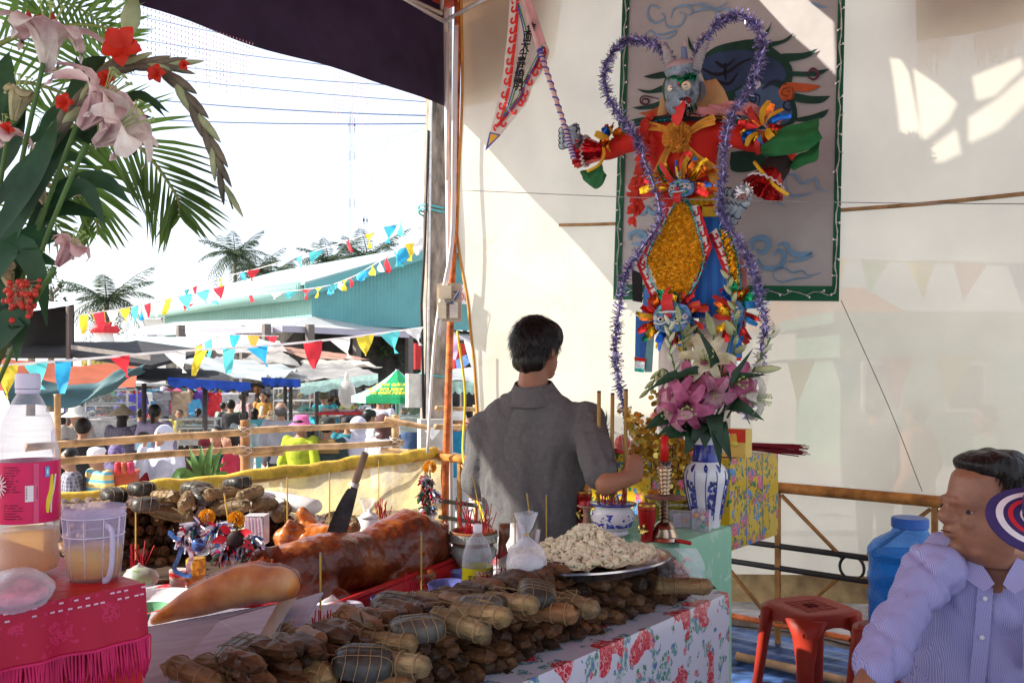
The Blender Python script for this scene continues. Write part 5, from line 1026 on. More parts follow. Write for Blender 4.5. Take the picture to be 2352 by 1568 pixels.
cuff(D6(380,1060,.02),D6(185,1050,.08),.06,.135);m=MB();m.tube(spline([D6(372,1030,.1),D6(378,1080,.12),D6(340,1150,.14),D6(260,1195,.15)],14),.009,6);m.build('yellow_trim',mt((.7,.4,.02),.6),ef,smooth=True)
cuff(D6(1560,1190,.07),D6(1480,1330,.1),.07,.15);m=MB();m.tube(spline([D6(1425,1130,.15),D6(1470,1190,.18),D6(1560,1290,.2),D6(1660,1360,.16)],14),.009,6);m.build('yellow_trim',mt((.7,.4,.02),.6),ef,smooth=True)
m=MB();m.cap(D6(1590,1150,.06),.07,D6(1555,1200,.08),.07);m.build('black_band',paper((.02,.01,.01)),ef,smooth=True)
GRC=mt((.015,.12,.035),.7,var=.3,scale=5,bump=.2,transl=.1)
def cloth(pts,o,par=ef,nm='green_cloth',amp=.04):
 P2=[(x,y)for x,y in pts];n=len(P2)//2;A=spline([D6(x,y,o)for x,y in P2[:n]],16);B=spline([D6(x,y,o+.03)for x,y in P2[n:][::-1]],16)
 m=MB();m.grid(lambda u,v:A[int(round(u*16))].lerp(B[int(round(u*16))],v)+NW*amp*(sin(v*pi)+.25*sin(v*11+u*5)),16,10);m.build(nm,GRC,par,smooth=True)
cloth([(1890,815),(1760,860),(1600,900),(1490,1010),(1490,1095),(1640,1085),(1790,1050),(1895,960)],.1);cloth([(1890,960),(1800,1050),(1720,1080),(1660,1160),(1700,1190),(1780,1150),(1860,1120),(1875,1060)],.05,amp=.01)
cloth([(215,1190),(280,1180),(340,1150),(370,1100),(395,1220),(370,1290),(320,1318),(270,1290)],.05,amp=.03)
BONE=mt((.36,.44,.5),.5,var=.25,scale=14);BLK2=mt((.02,.03,.06),.5)
def bone_hand(palm,fingers,thumb,pr):
 m=MB();m.sph(palm,pr,12,0,(UX,NW,ZUP))
 for f in fingers+[thumb]:
  sp=spline(f,9);m.tube(sp,[.0215-.0008*i+.003*cos(i*2.1)for i in range(10)],8)
 hh=m.build('skeletal_hand',BONE,ef,smooth=True);m=MB()
 for f in fingers+[thumb]:
  sp=spline(f,9)
  for k in(2,5,7):t=(sp[k+1]-sp[k-1]).normalized();x,y=frame_of(t);m.tube([sp[k]+(x*cos(q)+y*sin(q))*.0235 for q in[j*2*pi/8 for j in range(9)]],.0028,4,False)
 m.build('joint_line',BLK2,hh)
pl=D6(140,960,.12)
bone_hand(pl,[[D6(185,905+32*k,.1),D6(150,900+33*k,.2),D6(95,910+33*k,.19),D6(80,925+33*k,.13)]for k in range(4)],[D6(185,960,.1),D6(180,900,.14),D6(172,862,.15)],(.045,.035,.07))
pl=D6(1345,1375,.13)
bone_hand(pl,[[D6(1345+30-32*k,1400-6*k,.15),D6(1310+22-32*k,1455-10*k,.15),D6(1270+18-32*k,1530-18*k,.13),D6(1255+14-30*k,1560-22*k,.11)]for k in range(4)],[D6(1300,1360,.12),D6(1250,1340,.13),D6(1220,1335,.13)],(.05,.03,.05))
SIL=glassy((.85,.86,.88),.35,.1)
for cx_,cy_ in((1365,1345),(200,985)):
 m=MB()
 for k in range(14):a=k*2.4;p=D6(cx_,cy_,.17);d=(UX*cos(a)+ZUP*sin(a)+NW*.5).normalized();m.leaf([p,p+d*.03,p+d*.06],.016,NW,.5,4)
 m.build('silver_rosette',foil((.6,.6,.62),.15),ef,smooth=True)
burst(D6,(430,960),.02,.02,12,-pi,pi,.06,.055);burst(D6,(1480,900),.03,.02,20,-pi,pi,.08,.09)
tinsel([D6(*p)for p in((870,470,.12),(800,360,.14),(700,300,.15),(550,285,.15),(440,360,.15),(385,520,.16),(410,690,.17),(500,830,.18),(590,950,.2),(645,1080,.2))]+[D7(*p)for p in((690,240,.2),(560,480,.2),(470,630,.18),(425,900,.16),(412,1100,.15),(430,1300,.14),(475,1500,.13))],.045,2600,TIN,'tinsel_garland')
tinsel([D6(*p)for p in((1000,440,.12),(1085,260,.14),(1200,150,.15),(1320,108,.15),(1430,170,.15),(1478,320,.15),(1445,470,.16),(1390,620,.17),(1280,780,.19),(1225,950,.2),(1205,1200,.2),(1190,1420,.2))]+[D7(*p)for p in((1095,290,.2),(1200,440,.18),(1275,600,.17),(1315,760,.16),(1350,950,.15),(1310,1200,.15),(1230,1530,.14))],.045,2600,TIN,'tinsel_garland')
FO=.62;Fq=lambda x,y,o=0:WP(*cf(x,y),FO+o)
fg=thing('pennant_flag',Fq(1310,1520),'long triangular white flag with red wave border and brushed characters','flag')
Lf=[(698,-80),(690,100),(672,350),(650,540),(622,780),(562,1060),(507,1272)];Rf=[(812,-80),(930,200),(1055,430),(1075,520),(1010,690),(920,830),(870,980),(790,1085),(612,1300)]
ls=spline([V3(*p,0)for p in Lf],40);rs2=spline([V3(*p,0)for p in Rf],40)
def flagp(u,v,o=0):q=ls[int(round(v*40))].lerp(rs2[int(round(v*40))],u);return Fq(q.x,q.y,o+.03*sin(u*5+v*4)*.6)
m=MB();m.grid(lambda u,v:flagp(u,v),12,40);m.build('cloth',mt((.72,.66,.62),.8,var=.05,transl=.3),fg,smooth=True)
m=MB();m.prism([Fq(507,1274,.004),Fq(612,1302,.004),Fq(465,1452,.004)],VX*-.004);m.build('blue_tip',mt((.04,.08,.4),.7),fg);m=MB();m.prism([Fq(515,1290,.0085),Fq(592,1308,.0085),Fq(490,1405,.0085)],VX*-.002);m.build('yellow_tip',mt((.65,.36,.02),.6),fg)
m=MB();m.prism([Fq(812,-80,.035),Fq(880,-80,.035),Fq(1050,420,.045),Fq(985,445,.045),Fq(930,300,.04)],VX*-.004);m.build('pink_fold',mt((.72,.42,.42),.8,transl=.3),fg)
m=MB()
for L_,sgn in((spline([V3(*p,0)for p in Lf],60),1),(spline([V3(*p,0)for p in Rf[2:]],60),-1)):
 pts=[flagp(0 if sgn>0 else 1,i/30,.008)for i in range(31)]if sgn>0 else[Fq(p.x,p.y,.025)for p in L_[::2]]
 n_=14 if sgn>0 else 11
 for i in range(n_):
  a,b=pts[int(i*30/n_)],pts[int((i+1)*30/n_)];a,b=(a,b);t=(b-a).normalized();out=(UX*-sgn);out=(out-t*out.dot(t)).normalized();off=-out*.075
  scroll(m,a+off,b+off,out,1,.062)
m.build('red_wave_border',mt((.6,.02,.02),.7),fg)
for(x0,col,w_)in((.42,(.04,.08,.35),.009),(.5,(.02,.25,.1),.009)):
 m=MB();m.ribbon([flagp(x0*(1-.15*abs(v-.5)),v,.02)for v in[i/24 for i in range(2,24)]],w_,VX);m.build('border_line',mt(col,.7),fg)
for off,col in((95,(.02,.25,.1)),(75,(.04,.08,.35))):
 m=MB();m.ribbon(spline([Fq(x-off*dx,y-off*dy,.032)for x,y,dx,dy in((1060,470,.5,.3),(985,720,1,.45),(910,860,1,.3),(865,1000,1,.6),(770,1100,.85,.65),(690,1180,.7,.7))],20),.009,VX);m.build('border_line',mt(col,.7),fg)
INK=mt((.012,.01,.01),.6);tdir=(Fq(795,840)-Fq(900,250)).normalized();xd=-tdir.cross(VX).normalized()
if xd.dot(UX)<0:xd=-xd
up_=VX.cross(xd).normalized()if VX.cross(xd).z>0 else-VX.cross(xd).normalized()
for ch,(x,y),s_ in zip('焦面大士菩薩證明',((900,285),(868,360),(845,455),(822,540),(803,610),(798,675),(785,745),(775,828)),(.07,.07,.075,.066,.07,.072,.08,.074)):
 t=text_mesh(ch,s_,Fq(x,y,.052),xd,up_,.001,'CENTER',.0015)
 if s_:t.build('lettering',INK,fg)
m=MB();pp=spline([Fq(1315,1530,.02),Fq(1220,1200,.03),Fq(1010,560,.05),Fq(960,420,.05),Fq(800,-90,.03)],120);ax=None
m.tube(pp,.0135,10);pl_=m.build('flag_pole',mt((.66,.44,.42),.6),fg,smooth=True)
m=MB();hx=[]
for i in range(len(pp)-1):
 for k in range(6):
  t=(i+k/6);p=pp[i].lerp(pp[i+1],k/6);x,y=frame_of(pp[i+1]-pp[i]);a=t*2*pi/3.1;hx.append(p+(x*cos(a)+y*sin(a))*.0135)
m.tube(hx[:int(len(hx)*.62)],.0052,5);m.build('blue_spiral',mt((.06,.06,.35),.6),pl_)
# ================================================================== ALTAR
AZ=.917
C0=HP(1562,1243,AZ);C0=V3(C0.x,C0.y,0)
AL,AD=.56,.37
def wood_table(name,corner,L,D,z,label,mat,leg=.05):
 """corner = right front corner on the floor plan; runs -UX by L and +VX by D"""
 o=thing(name,corner,label,'table');c=Vector(corner)
 m=MB();m.ob(c+V3(0,0,z-.03),-UX*L,VX*D,V3(0,0,.03));m.build('table_top',mat,o)
 for a in(.03,L-.03-leg):
  for b in(.03,D-.03-leg):m=MB();m.ob(c-UX*a+VX*b,-UX*leg,VX*leg,V3(0,0,z-.03));m.build('leg',mat,o)
 return o
WD=mt((.25,.15,.08),.7,var=.3,scale=5,bump=.2,stretch=(1,6,1))
wood_table('altar_table',C0+UX*-.004+VX*.004,AL,AD-.01,AZ-.006,'small wooden altar table hidden under the pale green cloth',WD)
GCL=spotmat((.27,.54,.36),[(9,.3,[(.45,.62,.48),(.36,.58,.42),(.47,.64,.5)],.5,3),(22,.2,[(.4,.58,.45)],.4,8)],.6)
def drape(name,c,L,D,z,h,mat,label,wav=.008,cat='tablecloth'):
 """cloth with a flat top and four wavy sides; c is the right front corner"""
 m=MB();N=40;ring=[]
 per=[c+V3(0,0,z),c-UX*L+V3(0,0,z),c-UX*L+VX*D+V3(0,0,z),c+VX*D+V3(0,0,z)]
 outs=[(-VX,0),(-UX,1),(VX,2),(UX,3)]
 pts=[]
 for k in range(4):
  a,b=per[k],per[(k+1)%4]
  for i in range(N):pts.append((a.lerp(b,i/N),outs[k][0],i/N,k))
 n=len(pts);rows=[0,.015,.06,.2,.5,1]
 ctr=(per[0]+per[2])/2;o=len(m.v);m.v.append(ctr)
 for j,r in enumerate(rows):
  for i,(p,d,t,k)in enumerate(pts):m.v.append(p+d*(.004+.004*min(1,r*30)+wav*r*(1+sin(i*.9+k)+.6*sin(i*2.3)))-V3(0,0,h*r+.004*(r==0)*0))
 for i in range(n):m.f.append([0,1+i,1+(i+1)%n][::1]);m.m.append(0)
 for j in range(len(rows)-1):
  for i in range(n):a=1+j*n+i;b=1+j*n+(i+1)%n;m.f.append([a,a+n,b+n,b]);m.m.append(0)
 return m.build(name,mat,label=label,cat=cat,smooth=False,auto=True)
drape('tablecloth',C0,AL,AD,AZ,.8,GCL,'pale green lace-printed cloth draped over the altar')
CER=mt((.72,.72,.74),.15,var=.04,coat=.5);COB=mt((.03,.04,.28),.2,var=.4,scale=30,coat=.5)
BW=spotmat((.72,.73,.76),[(16,.42,[(.03,.04,.3),(.05,.07,.4),(.3,.34,.6)],.9,5),(34,.16,[(.05,.06,.35)],.6,2)],.15,coat=.5)
REDI=mt((.45,.01,.03),.5,var=.2);INC=mt((.5,.33,.06),.7,var=.1)
def sticks(c,n,r,h0,h1,par,nm='incense_stub',mat=None,thin=.0016,lean=.12):
 for i in range(n):
  a=R_.uniform(0,6.28);q=r*R_.random()**.5;p=c+V3(cos(a)*q,sin(a)*q,0);m=MB();m.tube([p,p+V3(R_.gauss(0,lean)*h1,R_.gauss(0,lean)*h1,R_.uniform(h0,h1))],thin,5);m.build(nm,mat or REDI,par)
def joss(x,y0,y1,d,label,r=.0025,dx=0):
 a,b=P(x+dx,y1,d),P(x,y0,d);o=thing('incense_stick',a,label,'incense stick');m=MB();m.tube([a,a.lerp(b,.96)],r,6);m.build('stick',INC,o);m=MB();m.tube([a.lerp(b,.96),b],r*.95,6);m.build('ash',mt((.3,.28,.26),.9),o)
 return o
SAND=mt((.3,.27,.24),.95,var=.2,scale=60)
def lathe_obj(par,nm,c,prof,mat,n=28):m=MB();m.lathe(c,prof,n);return m.build(nm,mat,par,smooth=True,auto=True)
p=HP(1408,1226,AZ);pot=thing('incense_pot',p,'white and blue dragon incense pot with red sticks on the green altar','incense pot')
lathe_obj(pot,'bowl',p,[(.052,0),(.056,.006),(.05,.014),(.066,.03),(.077,.055),(.074,.078),(.062,.09),(.06,.095),(.08,.104),(.081,.109),(.066,.109),(.062,.1),(.062,.088)],CER)
m=MB();m.lathe(p,[(.0665,.03),(.0778,.055),(.0746,.078)],28,cap=False);m.build('blue_painting',BW,pot,smooth=True)
lathe_obj(pot,'blue_rim',p,[(.0795,.1035),(.082,.1045),(.0825,.108),(.0795,.1095)],COB);lathe_obj(pot,'ash',p,[(0,.09),(.06,.092)],SAND)
sticks(p+V3(0,0,.09),26,.048,.05,.085,pot,lean=.25)
for i,(x,y0,y1)in enumerate(((1376,901,1180),(1407,906,1180),(1438,897,1180))):
 a=P(x-3,y1,3.07);b=P(x,y0,3.17);o=thing('giant_incense_stick',a,('left','middle','right')[i]+' one of three thick ochre incense sticks standing in the pot','incense stick','thick incense sticks');m=MB();m.tube([a,b],.0072,10);m.build('stick',mt((.42,.27,.08),.75,var=.12),o,smooth=True);m=MB();m.tube([b,b+V3(0,0,.006)],.0074,10);m.build('charred_tip',mt((.02,.018,.015),.9),o)
for i,(x,y,yb)in enumerate(((1486,1160,1243),(1341,1125,1205))):
 p=HP(x,yb,AZ);s=(yb-y)*p.y/2000/.13;o=thing('red_glass',p,('red drink in a gilt-rimmed footed glass right of the incense pot','red drink in a gilt-rimmed glass between the man and incense pot')[i],'glass')
 lathe_obj(o,'glass_body',p,[(.021,0),(.022,.004),(.02,.012),(.022,.035),(.03,.085),(.031,.115),(.0295,.128)],glassy((.5,.02,.02),.3,.05))
 lathe_obj(o,'red_drink',p,[(.017,.008),(.0205,.037),(.028,.085),(.0285,.104),(0,.105)],mt((.45,.008,.008),.15,var=.1));lathe_obj(o,'gilt_rim',p,[(.0306,.108),(.0304,.127)],foil((.75,.5,.1)))
 m=MB()
 for k in range(5):a=k*1.25;q=p+NW*.024+V3(0,0,.042);d=UX*cos(a)+ZUP*sin(a);m.leaf([q,q+d*.012+NW*.006,q+d*.022],.006,NW,.4,4)
 m.build('gold_bow',foil((.7,.55,.15),.2),o,smooth=True)
BR=mt((.5,.4,.3),.22,metal=1,var=.15,scale=20);p=HP(1526,1241,AZ);o=thing('candlestick',p,'tall turned brass candlestick with wide drip tray','candlestick')
lathe_obj(o,'base',p,[(.05,0),(.052,.004),(.046,.014),(.047,.018),(.036,.042),(.037,.046),(.024,.062),(.014,.068)],BR)
pr=[(.011,.066)]
for k in range(6):pr+=[(.016,.074+k*.012),(.0165,.078+k*.012),(.011,.082+k*.012)]
lathe_obj(o,'lower_stem',p,pr,BR);lathe_obj(o,'drip_tray',p,[(.012,.139),(.064,.144),(.067,.148),(.064,.15),(.012,.151)],mt((.3,.15,.12),.45,metal=.6,var=.25,scale=15))
pr=[(.012,.15)]
for k in range(7):w_=.014+.0012*k;pr+=[(w_+.005,.158+k*.0135),(w_+.005,.162+k*.0135),(w_,.167+k*.0135)]
lathe_obj(o,'upper_stem',p,pr+[(.022,.262),(.027,.268),(.018,.269)],BR)
cn=thing('candle',p+V3(0,0,.2685),'plain red candle standing in the brass candlestick','candle');m=MB();m.tube([p+V3(0,0,.2685),p+V3(.001,0,.352)],[.0135,.0125],14);m.build('wax',mt((.68,.02,.015),.4,transl=.25),cn,smooth=True);m=MB();m.tube([p+V3(0,0,.352),p+V3(.002,0,.36)],.001,4);m.build('wick',BLK,cn)
p=HP(1621,1208,AZ);o=thing('vase',p,'tall blue and white porcelain vase holding the pink lilies','vase')
prof=[(.05,0),(.052,.008),(.056,.05),(.068,.11),(.078,.16),(.08,.19),(.072,.22),(.05,.238),(.045,.25),(.044,.29),(.05,.325),(.056,.337),(.054,.34),(.042,.32),(.038,.29)]
lathe_obj(o,'body',p,prof,CER,32)
lathe_obj(o,'neck_painting',p,[(.0508,.239),(.0458,.25),(.0448,.29),(.0465,.306)],COB,32);lathe_obj(o,'blue_rim',p,[(.0555,.335),(.0575,.338),(.055,.3405)],COB,32)
fr=(CAMP-p);fr.z=0;fr.normalize();sd=fr.cross(ZUP)
def vr(z):
 for(a,b),(c,d)in zip(prof,prof[1:]):
  if b<=z<=d:return a+(c-a)*(z-b)/(d-b)
 return .05
def vq(a,z,e=.0012):return p+(fr*cos(a)+sd*sin(a))*(vr(z)+e)+V3(0,0,z)
m=MB()
for k in range(6):
 a=k*pi/3+.52;m.tube([vq(a,z)for z in[.03+.02*i for i in range(10)]],.0016,4);m.tube([vq(a+.42+.12*sin(i*.31),.03+.02*i)for i in range(10)],.0016,4)
 for cz,s in((.155,.02),(.125,.022),(.09,.018),(.065,.012)):
  for j in range(11):an=a+.21+R_.uniform(-.2,.2);z=cz+R_.uniform(-.018,.018);m.sph(vq(an,z,.0004),(.0055,.0055,.0075),5)
for k in range(9):a=k*2*pi/9;m.leaf([vq(a,.205),vq(a,.222),vq(a,.234)],.008,vq(a,.22)-p,.0,4)
m.build('blue_flower_painting',COB,o,kind='stuff')
VP=p
def lily(c,d,R,cols,par=None,label=None,group=None,name='lily',openn=1.0,spot=True):
 """six-petalled trumpet flower; d is the way it faces"""
 d=Vector(d).normalized();x,y=frame_of(d);o=par
 m=MB()
 for k in range(6):
  a=k*pi/3+.1;q=x*cos(a)+y*sin(a);wv=R_.uniform(.85,1.1)
  b=c-d*R*.75;m.leaf([b,b+d*R*.5+q*R*.14,c+d*R*.12+q*R*.5*openn*wv,c-d*R*(.06*openn)+q*R*1.0*openn*wv,c-d*R*(.34*openn)+q*R*1.12*openn*wv],R*(.3 if k%2 else .23),d-q*.4,.32,9,tip=1,base=.3)
 m.jitter(R*.05,14/R*.06)
 fl_=m.build(name,cols[0],o,smooth=True)
 m=MB()
 for k in range(6):a=k*pi/3+.6;q=x*cos(a)+y*sin(a);e=c+d*R*.5+q*R*.22;m.tube([c-d*R*.4,c+d*R*.2+q*R*.1,e],R*.013,4);m.sph(e,(R*.03,R*.03,R*.075),5,1,(d,q,d.cross(q)))
 m.build('stamen',[mt((.35,.45,.15),.6),mt((.25,.06,.02),.8)],fl_)
 return fl_
def petalmat(inner,outer,sc=1):
 return mt(inner,.5,var=.25,scale=14,col2=outer,transl=.4,bump=.15,bscale=20)
PK=petalmat((.42,.045,.16),(.62,.2,.34));PK2=petalmat((.5,.12,.24),(.7,.42,.5));CRM=petalmat((.7,.62,.3),(.76,.74,.55));WHT=petalmat((.66,.66,.5),(.78,.77,.66))
DGL=mt((.018,.055,.025),.4,var=.35,scale=8,transl=.1);STM=mt((.08,.16,.04),.5,var=.2);BUD=mt((.3,.36,.16),.5,var=.25,scale=9,col2=(.45,.48,.25),transl=.1)
bq=thing('bouquet',VP+V3(0,0,.34),'bouquet of pink and cream lilies with dark leaves in the blue vase','bouquet')
rim=VP+V3(0,0,.33)
def stem(a,b,par,r=.0035,bend=.3):m=MB();a=Vector(a);b=Vector(b);m.tube(spline([a,a.lerp(b,.5)+V3(0,0,.04*bend),b],8),r,6);m.build('stem',STM,par,smooth=True)
LL=[(1560,905,2.98,-.5,-1,-.1,.085,PK),(1545,945,2.95,-.9,-.6,-.2,.085,PK2),(1578,935,2.92,-.2,-1,-.35,.095,PK),(1690,880,2.98,.4,-1,.1,.095,PK),(1612,885,3.05,-.2,-.8,.5,.08,PK2),(1660,862,3.1,0,-.7,.6,.08,PK),(1715,905,3.05,.8,-.7,-.2,.085,PK2),(1600,925,3.0,.1,-1,-.1,.08,PK),(1530,918,3.06,-1,-.3,.1,.075,PK),(1640,905,2.95,.1,-1,-.5,.075,PK2),(1622,822,3.0,-.1,-1,.35,.1,CRM),(1740,915,3.0,.9,-.6,-.1,.095,WHT),(1600,790,3.1,-.3,-.5,.8,.075,CRM),(1540,975,3.05,-.7,-.5,-.6,.07,PK2),(1590,870,3.0,-.4,-1,.2,.08,PK)]
for x,y,d,a,b,c,R,mm in LL:
 q=P(x,y,d);lily(q,(a,b,c),R*.9,[mm],bq);stem(rim,q-Vector((a,b,c)).normalized()*R*.7,bq)
def bud(a,b,r,mat,par,nm='bud'):a,b=Vector(a),Vector(b);m=MB();m.tube([a.lerp(b,t)for t in(0,.1,.35,.65,.9,1)],[r*.35,r*.7,r,r*.85,r*.4,r*.08],8);m.build(nm,mat,par,smooth=True)
for(x,y,x2,y2,r)in((1640,770,1622,715,.014),(1690,810,1715,792,.013),(1735,850,1795,845,.014),(1647,925,1648,890,.016),(1680,770,1668,735,.013),(1560,740,1555,700,.01)):bud(P(x,y,3.02),P(x2,y2,3.0),r,BUD,bq);stem(rim,P(x,y,3.02),bq)
for pts,n in(([(1655,990),(1690,760),(1672,640)],0),([(1670,960),(1725,860),(1778,760)],1),([(1600,960),(1545,830),(1538,745)],1),([(1590,980),(1530,850),(1490,895)],0),([(1610,980),(1570,800),(1580,760)],0)):
 sp=spline([P(x,y,3.05)for x,y in pts],12);m=MB();m.tube(sp,.004,6);m.build('gladiolus_stem',STM,bq,smooth=True)
 for i in range(5,13):bud(sp[min(i,12)],sp[min(i,12)]+(sp[12]-sp[9]).normalized()*.035+UX*(.02 if i%2 else-.02),.008,BUD if not n else mt((.55,.58,.42),.5),bq,'gladiolus_bud')
for x,y,x2,y2,wd in((1530,960,1480,985,.03),(1560,990,1520,1005,.03),(1590,1000,1575,1045,.028),(1620,990,1618,1030,.03),(1650,980,1680,1060,.035),(1690,930,1755,965,.028),(1640,960,1655,1075,.034),(1610,975,1585,1025,.03),(1570,960,1510,1000,.026),(1660,900,1730,800,.02),(1600,850,1500,890,.018),(1550,860,1485,900,.016),(1680,870,1760,860,.02),(1640,830,1600,750,.02)):
 m=MB();a=P((x+1625)/2,(y+960)/2,3.06);m.leaf([a,P(x,y,2.97),P(x2,y2,2.96)],wd,V3(0,-1,.5),.25,8);m.build('leaf',DGL,bq,smooth=True)
p0=HP(1545,1212,AZ);CP=[(.7,.12,.25),(.75,.35,.15),(.35,.2,.5),(.1,.4,.25),(.7,.65,.6)]
for i,(x,y,w_,h,nm)in enumerate(((1568,1212,.085,.062,'flat clear packet of paper slips and lollies beside the candlestick'),(1612,1218,.06,.075,'clear packet of pink and orange sweets in front of the vase'))):
 p=HP(x,y,AZ);o=thing('sweet_packet',p,nm,'sweets');m=MB();m.box(p,w_,.035,h,-.5);m.jitter(.004,30);m.build('wrapper',glassy((.85,.84,.9),.22),o)
 for k in range(12):
  m=MB();q=p+V3(R_.uniform(-.4,.4)*w_*.9,R_.uniform(-.012,.012),.012+R_.uniform(0,.8)*h*.85)
  if i==0 and k<8:m.ob(p+V3(-w_*.42,-.014,.006+k*.006),V3(w_*.7,-.004,.002),V3(0,.02,0),V3(0,0,.003));m.build('paper_slip',mt((.66,.6,.68),.7),o)
  else:m.sph(q,.011,8);m.build('sweet',mt(CP[k%5],.4),o,smooth=True)
p=HP(1563,1247,AZ);m=MB();m.tube([p+UX*-.03+V3(0,0,.007),p+UX*.035+V3(0,-.01,.007)],.007,8);m.build('lighter',mt((.4,.015,.01),.25),label='dark red lighter lying at the altar edge',cat='lighter',smooth=True)
Q0=P(1676,1268,3.5);Q0=V3(Q0.x,Q0.y,0)
wood_table('offering_table',Q0-UX*.17+VX*.02,.7,.42,.758,'low wooden table behind the altar carrying the flower-wrapped boxes',WD)
OIL=spotmat((.6,.4,.015),[(11,.42,[(.02,.13,.05),(.04,.2,.1),(.02,.1,.05)],1.3,1),(11,.32,[(.5,.03,.1),(.66,.2,.3),(.55,.05,.14)],.5,1),(14,.3,[(.03,.13,.4),(.1,.3,.5),(.02,.1,.3)],.9,6),(17,.2,[(.6,.16,.02),(.02,.15,.06)],.8,11)],.3,coat=.3)
def gift(c,L,D,z0,h,label):
 o=thing('wrapped_box',c+V3(0,0,z0),label,'box');m=MB();m.ob(c+V3(0,0,z0),-UX*L,VX*D,V3(0,0,h));m.build('wrapping',OIL,o)
 m=MB()
 for t in(.0,.33,.66,1.0):
  if 0<t<1:q=c+VX*D*t+UX*.001;m.tube([q+V3(0,0,z0),q+V3(0,0,z0+h),q-UX*L+V3(0,0,z0+h)],.003,5)
 m.build('cord',mt((.45,.42,.4),.7),o)
gift(Q0,.36,.48,.762,.37,'tall box wrapped in yellow rose-printed oilcloth right of the vase');gift(Q0-UX*.365,.44,.4,.762,.36,'wide box wrapped in yellow rose-printed oilcloth behind the gold tree')
m=MB();m.ob(Q0-UX*.17+VX*-.006+V3(0,0,1.126),-UX*.6,VX*.3,V3(0,0,.02));m.build('red_tray',mt((.55,.03,.03),.4),label='long red tray on the wrapped box behind the gold tree',cat='tray')
q=Q0-UX*.13+VX*.06+V3(0,0,1.135);o=thing('snack_box',q,'red and yellow custard cake carton on the flower-wrapped box','carton');bx=UX.copy();m=MB();m.ob(q,bx*.17,VX*.06,V3(0,0,.115));m.build('carton',mt((.68,.5,.12),.45,var=.1),o)
m=MB();m.ob(q+V3(0,0,.062)-VX*.0015,bx*.1702,VX*.002,V3(0,0,.0535));m.build('red_panel',mt((.6,.04,.02),.45),o);text_mesh('Sunny',.046,q+bx*.062+V3(0,0,.088)-VX*.003,bx,ZUP,.0008,'CENTER',.0015).build('lettering',mt((.8,.78,.74),.5),o)
m=MB();m.sph(q+bx*.128-VX*.001+V3(0,0,.07),(.034,.004,.028),14);m.build('printed_cake',mt((.65,.38,.05),.5,var=.3),o,smooth=True);m=MB();m.sph(q+bx*.128-VX*.004+V3(0,0,.056),(.02,.004,.012),12);m.build('printed_custard',mt((.72,.6,.1),.5),o,smooth=True)
m=MB();m.ob(q+bx*.01-VX*.0015+V3(0,0,.012),bx*.07,VX*.001,V3(0,0,.03));m.build('printed_slice',mt((.72,.66,.5),.5,var=.3,scale=60),o)
o=thing('incense_bundle',Q0+VX*.3+V3(0,0,1.135),'bundle of dark red incense sticks lying behind the custard carton','incense')
m=MB()
for k in range(60):p=Q0+VX*.32-UX*.1+V3(0,0,1.145)+VX*R_.uniform(-.02,.02)+V3(0,0,R_.uniform(0,.03));m.tube([p,p+UX*R_.uniform(.24,.3)+V3(0,0,R_.uniform(-.02,.01))],.0016,4)
m.build('sticks',mt((.2,.015,.03),.6),o,kind='stuff')
def fruit(x,y,d,r,col,label,cat,sq=(1,1,1),group=None,stemc=True):
 c=P(x,y,d);o=thing(cat.replace(' ','_'),c-ZUP*r,label,cat,group);m=MB();m.sph(c,(r*sq[0],r*sq[1],r*sq[2]),16);m.build('flesh',mt(col,.4,var=.2,scale=12),o,smooth=True);m=MB();m.tube([c+ZUP*r*sq[2]*.93,c+ZUP*r*sq[2]*1.1],r*.06,5);m.build('stem',TRK,o)
fruit(1430,1016,3.75,.034,(.6,.12,.1),'pinkish red mango on the red tray behind the incense','mango',(1,1,1));fruit(1362,968,3.85,.03,(.75,.28,.02),'orange at the top of the fruit behind the man','orange')
fruit(1462,1018,3.8,.028,(.66,.5,.3),'pale yellow fruit beside the pink mango','pear',(1,1,.9));fruit(1510,960,3.95,.035,(.65,.2,.15),'rosy fruit half hidden in the gold leaves','apple');fruit(1335,1120,3.45,.03,(.75,.26,.02),'orange lying low beside the man','orange')
o=thing('pineapple',P(1385,1040,3.85),'pineapple crown of spiky leaves behind the thick incense sticks','pineapple');m=MB();c=P(1380,1045,3.85);m.sph(c,(.045,.045,.06),12);m.build('flesh',mt((.35,.22,.05),.7,var=.4,scale=40),o,smooth=True)
for k in range(22):a=k*2.4;h=.04+.006*k;m=MB();b=c+V3(0,0,.04);m.leaf([b,b+V3(cos(a)*.025,sin(a)*.025,h*.7),b+V3(cos(a)*(.085-.003*k),sin(a)*(.085-.003*k),h)],.009,V3(cos(a),sin(a),.2),.3,5);m.build('leaf',mt((.05,.1,.03),.5,var=.3),o,smooth=True)
o=thing('fruit_plate',P(1335,1150,3.4),'plate of red fruit on the altar just right of the man','plate');c=HP(1348,1165,.997);m=MB();m.lathe(c,[(.02,-.08),(.012,-.03),(.015,-.004),(.036,.004),(.038,.008)],18);m.build('dish',mt((.45,.25,.18),.5),o,smooth=True)
for k in range(7):m=MB();m.sph(c+V3(.018*cos(k),.018*sin(k),.014),.009,8);m.build('fruit',mt((.55,.06,.08),.4,var=.3),o,smooth=True)
p=HP(1510,1205,AZ)+VX*.1;gt=thing('money_tree',p,'golden coin-leaf money tree in a gilt pot behind the candlestick','ornament');GF=[mt((.7,.42,.05),.3,metal=.5,var=.3),mt((.85,.62,.14),.2,metal=.5,var=.2),mt((.5,.26,.03),.35,metal=.4,var=.3)]
lathe_obj(gt,'gilt_pot',p,[(.05,0),(.07,.03),(.085,.075),(.09,.088),(.08,.09),(0,.085)],mt((.55,.4,.04),.3,metal=.7,var=.3,scale=40,bump=.3))
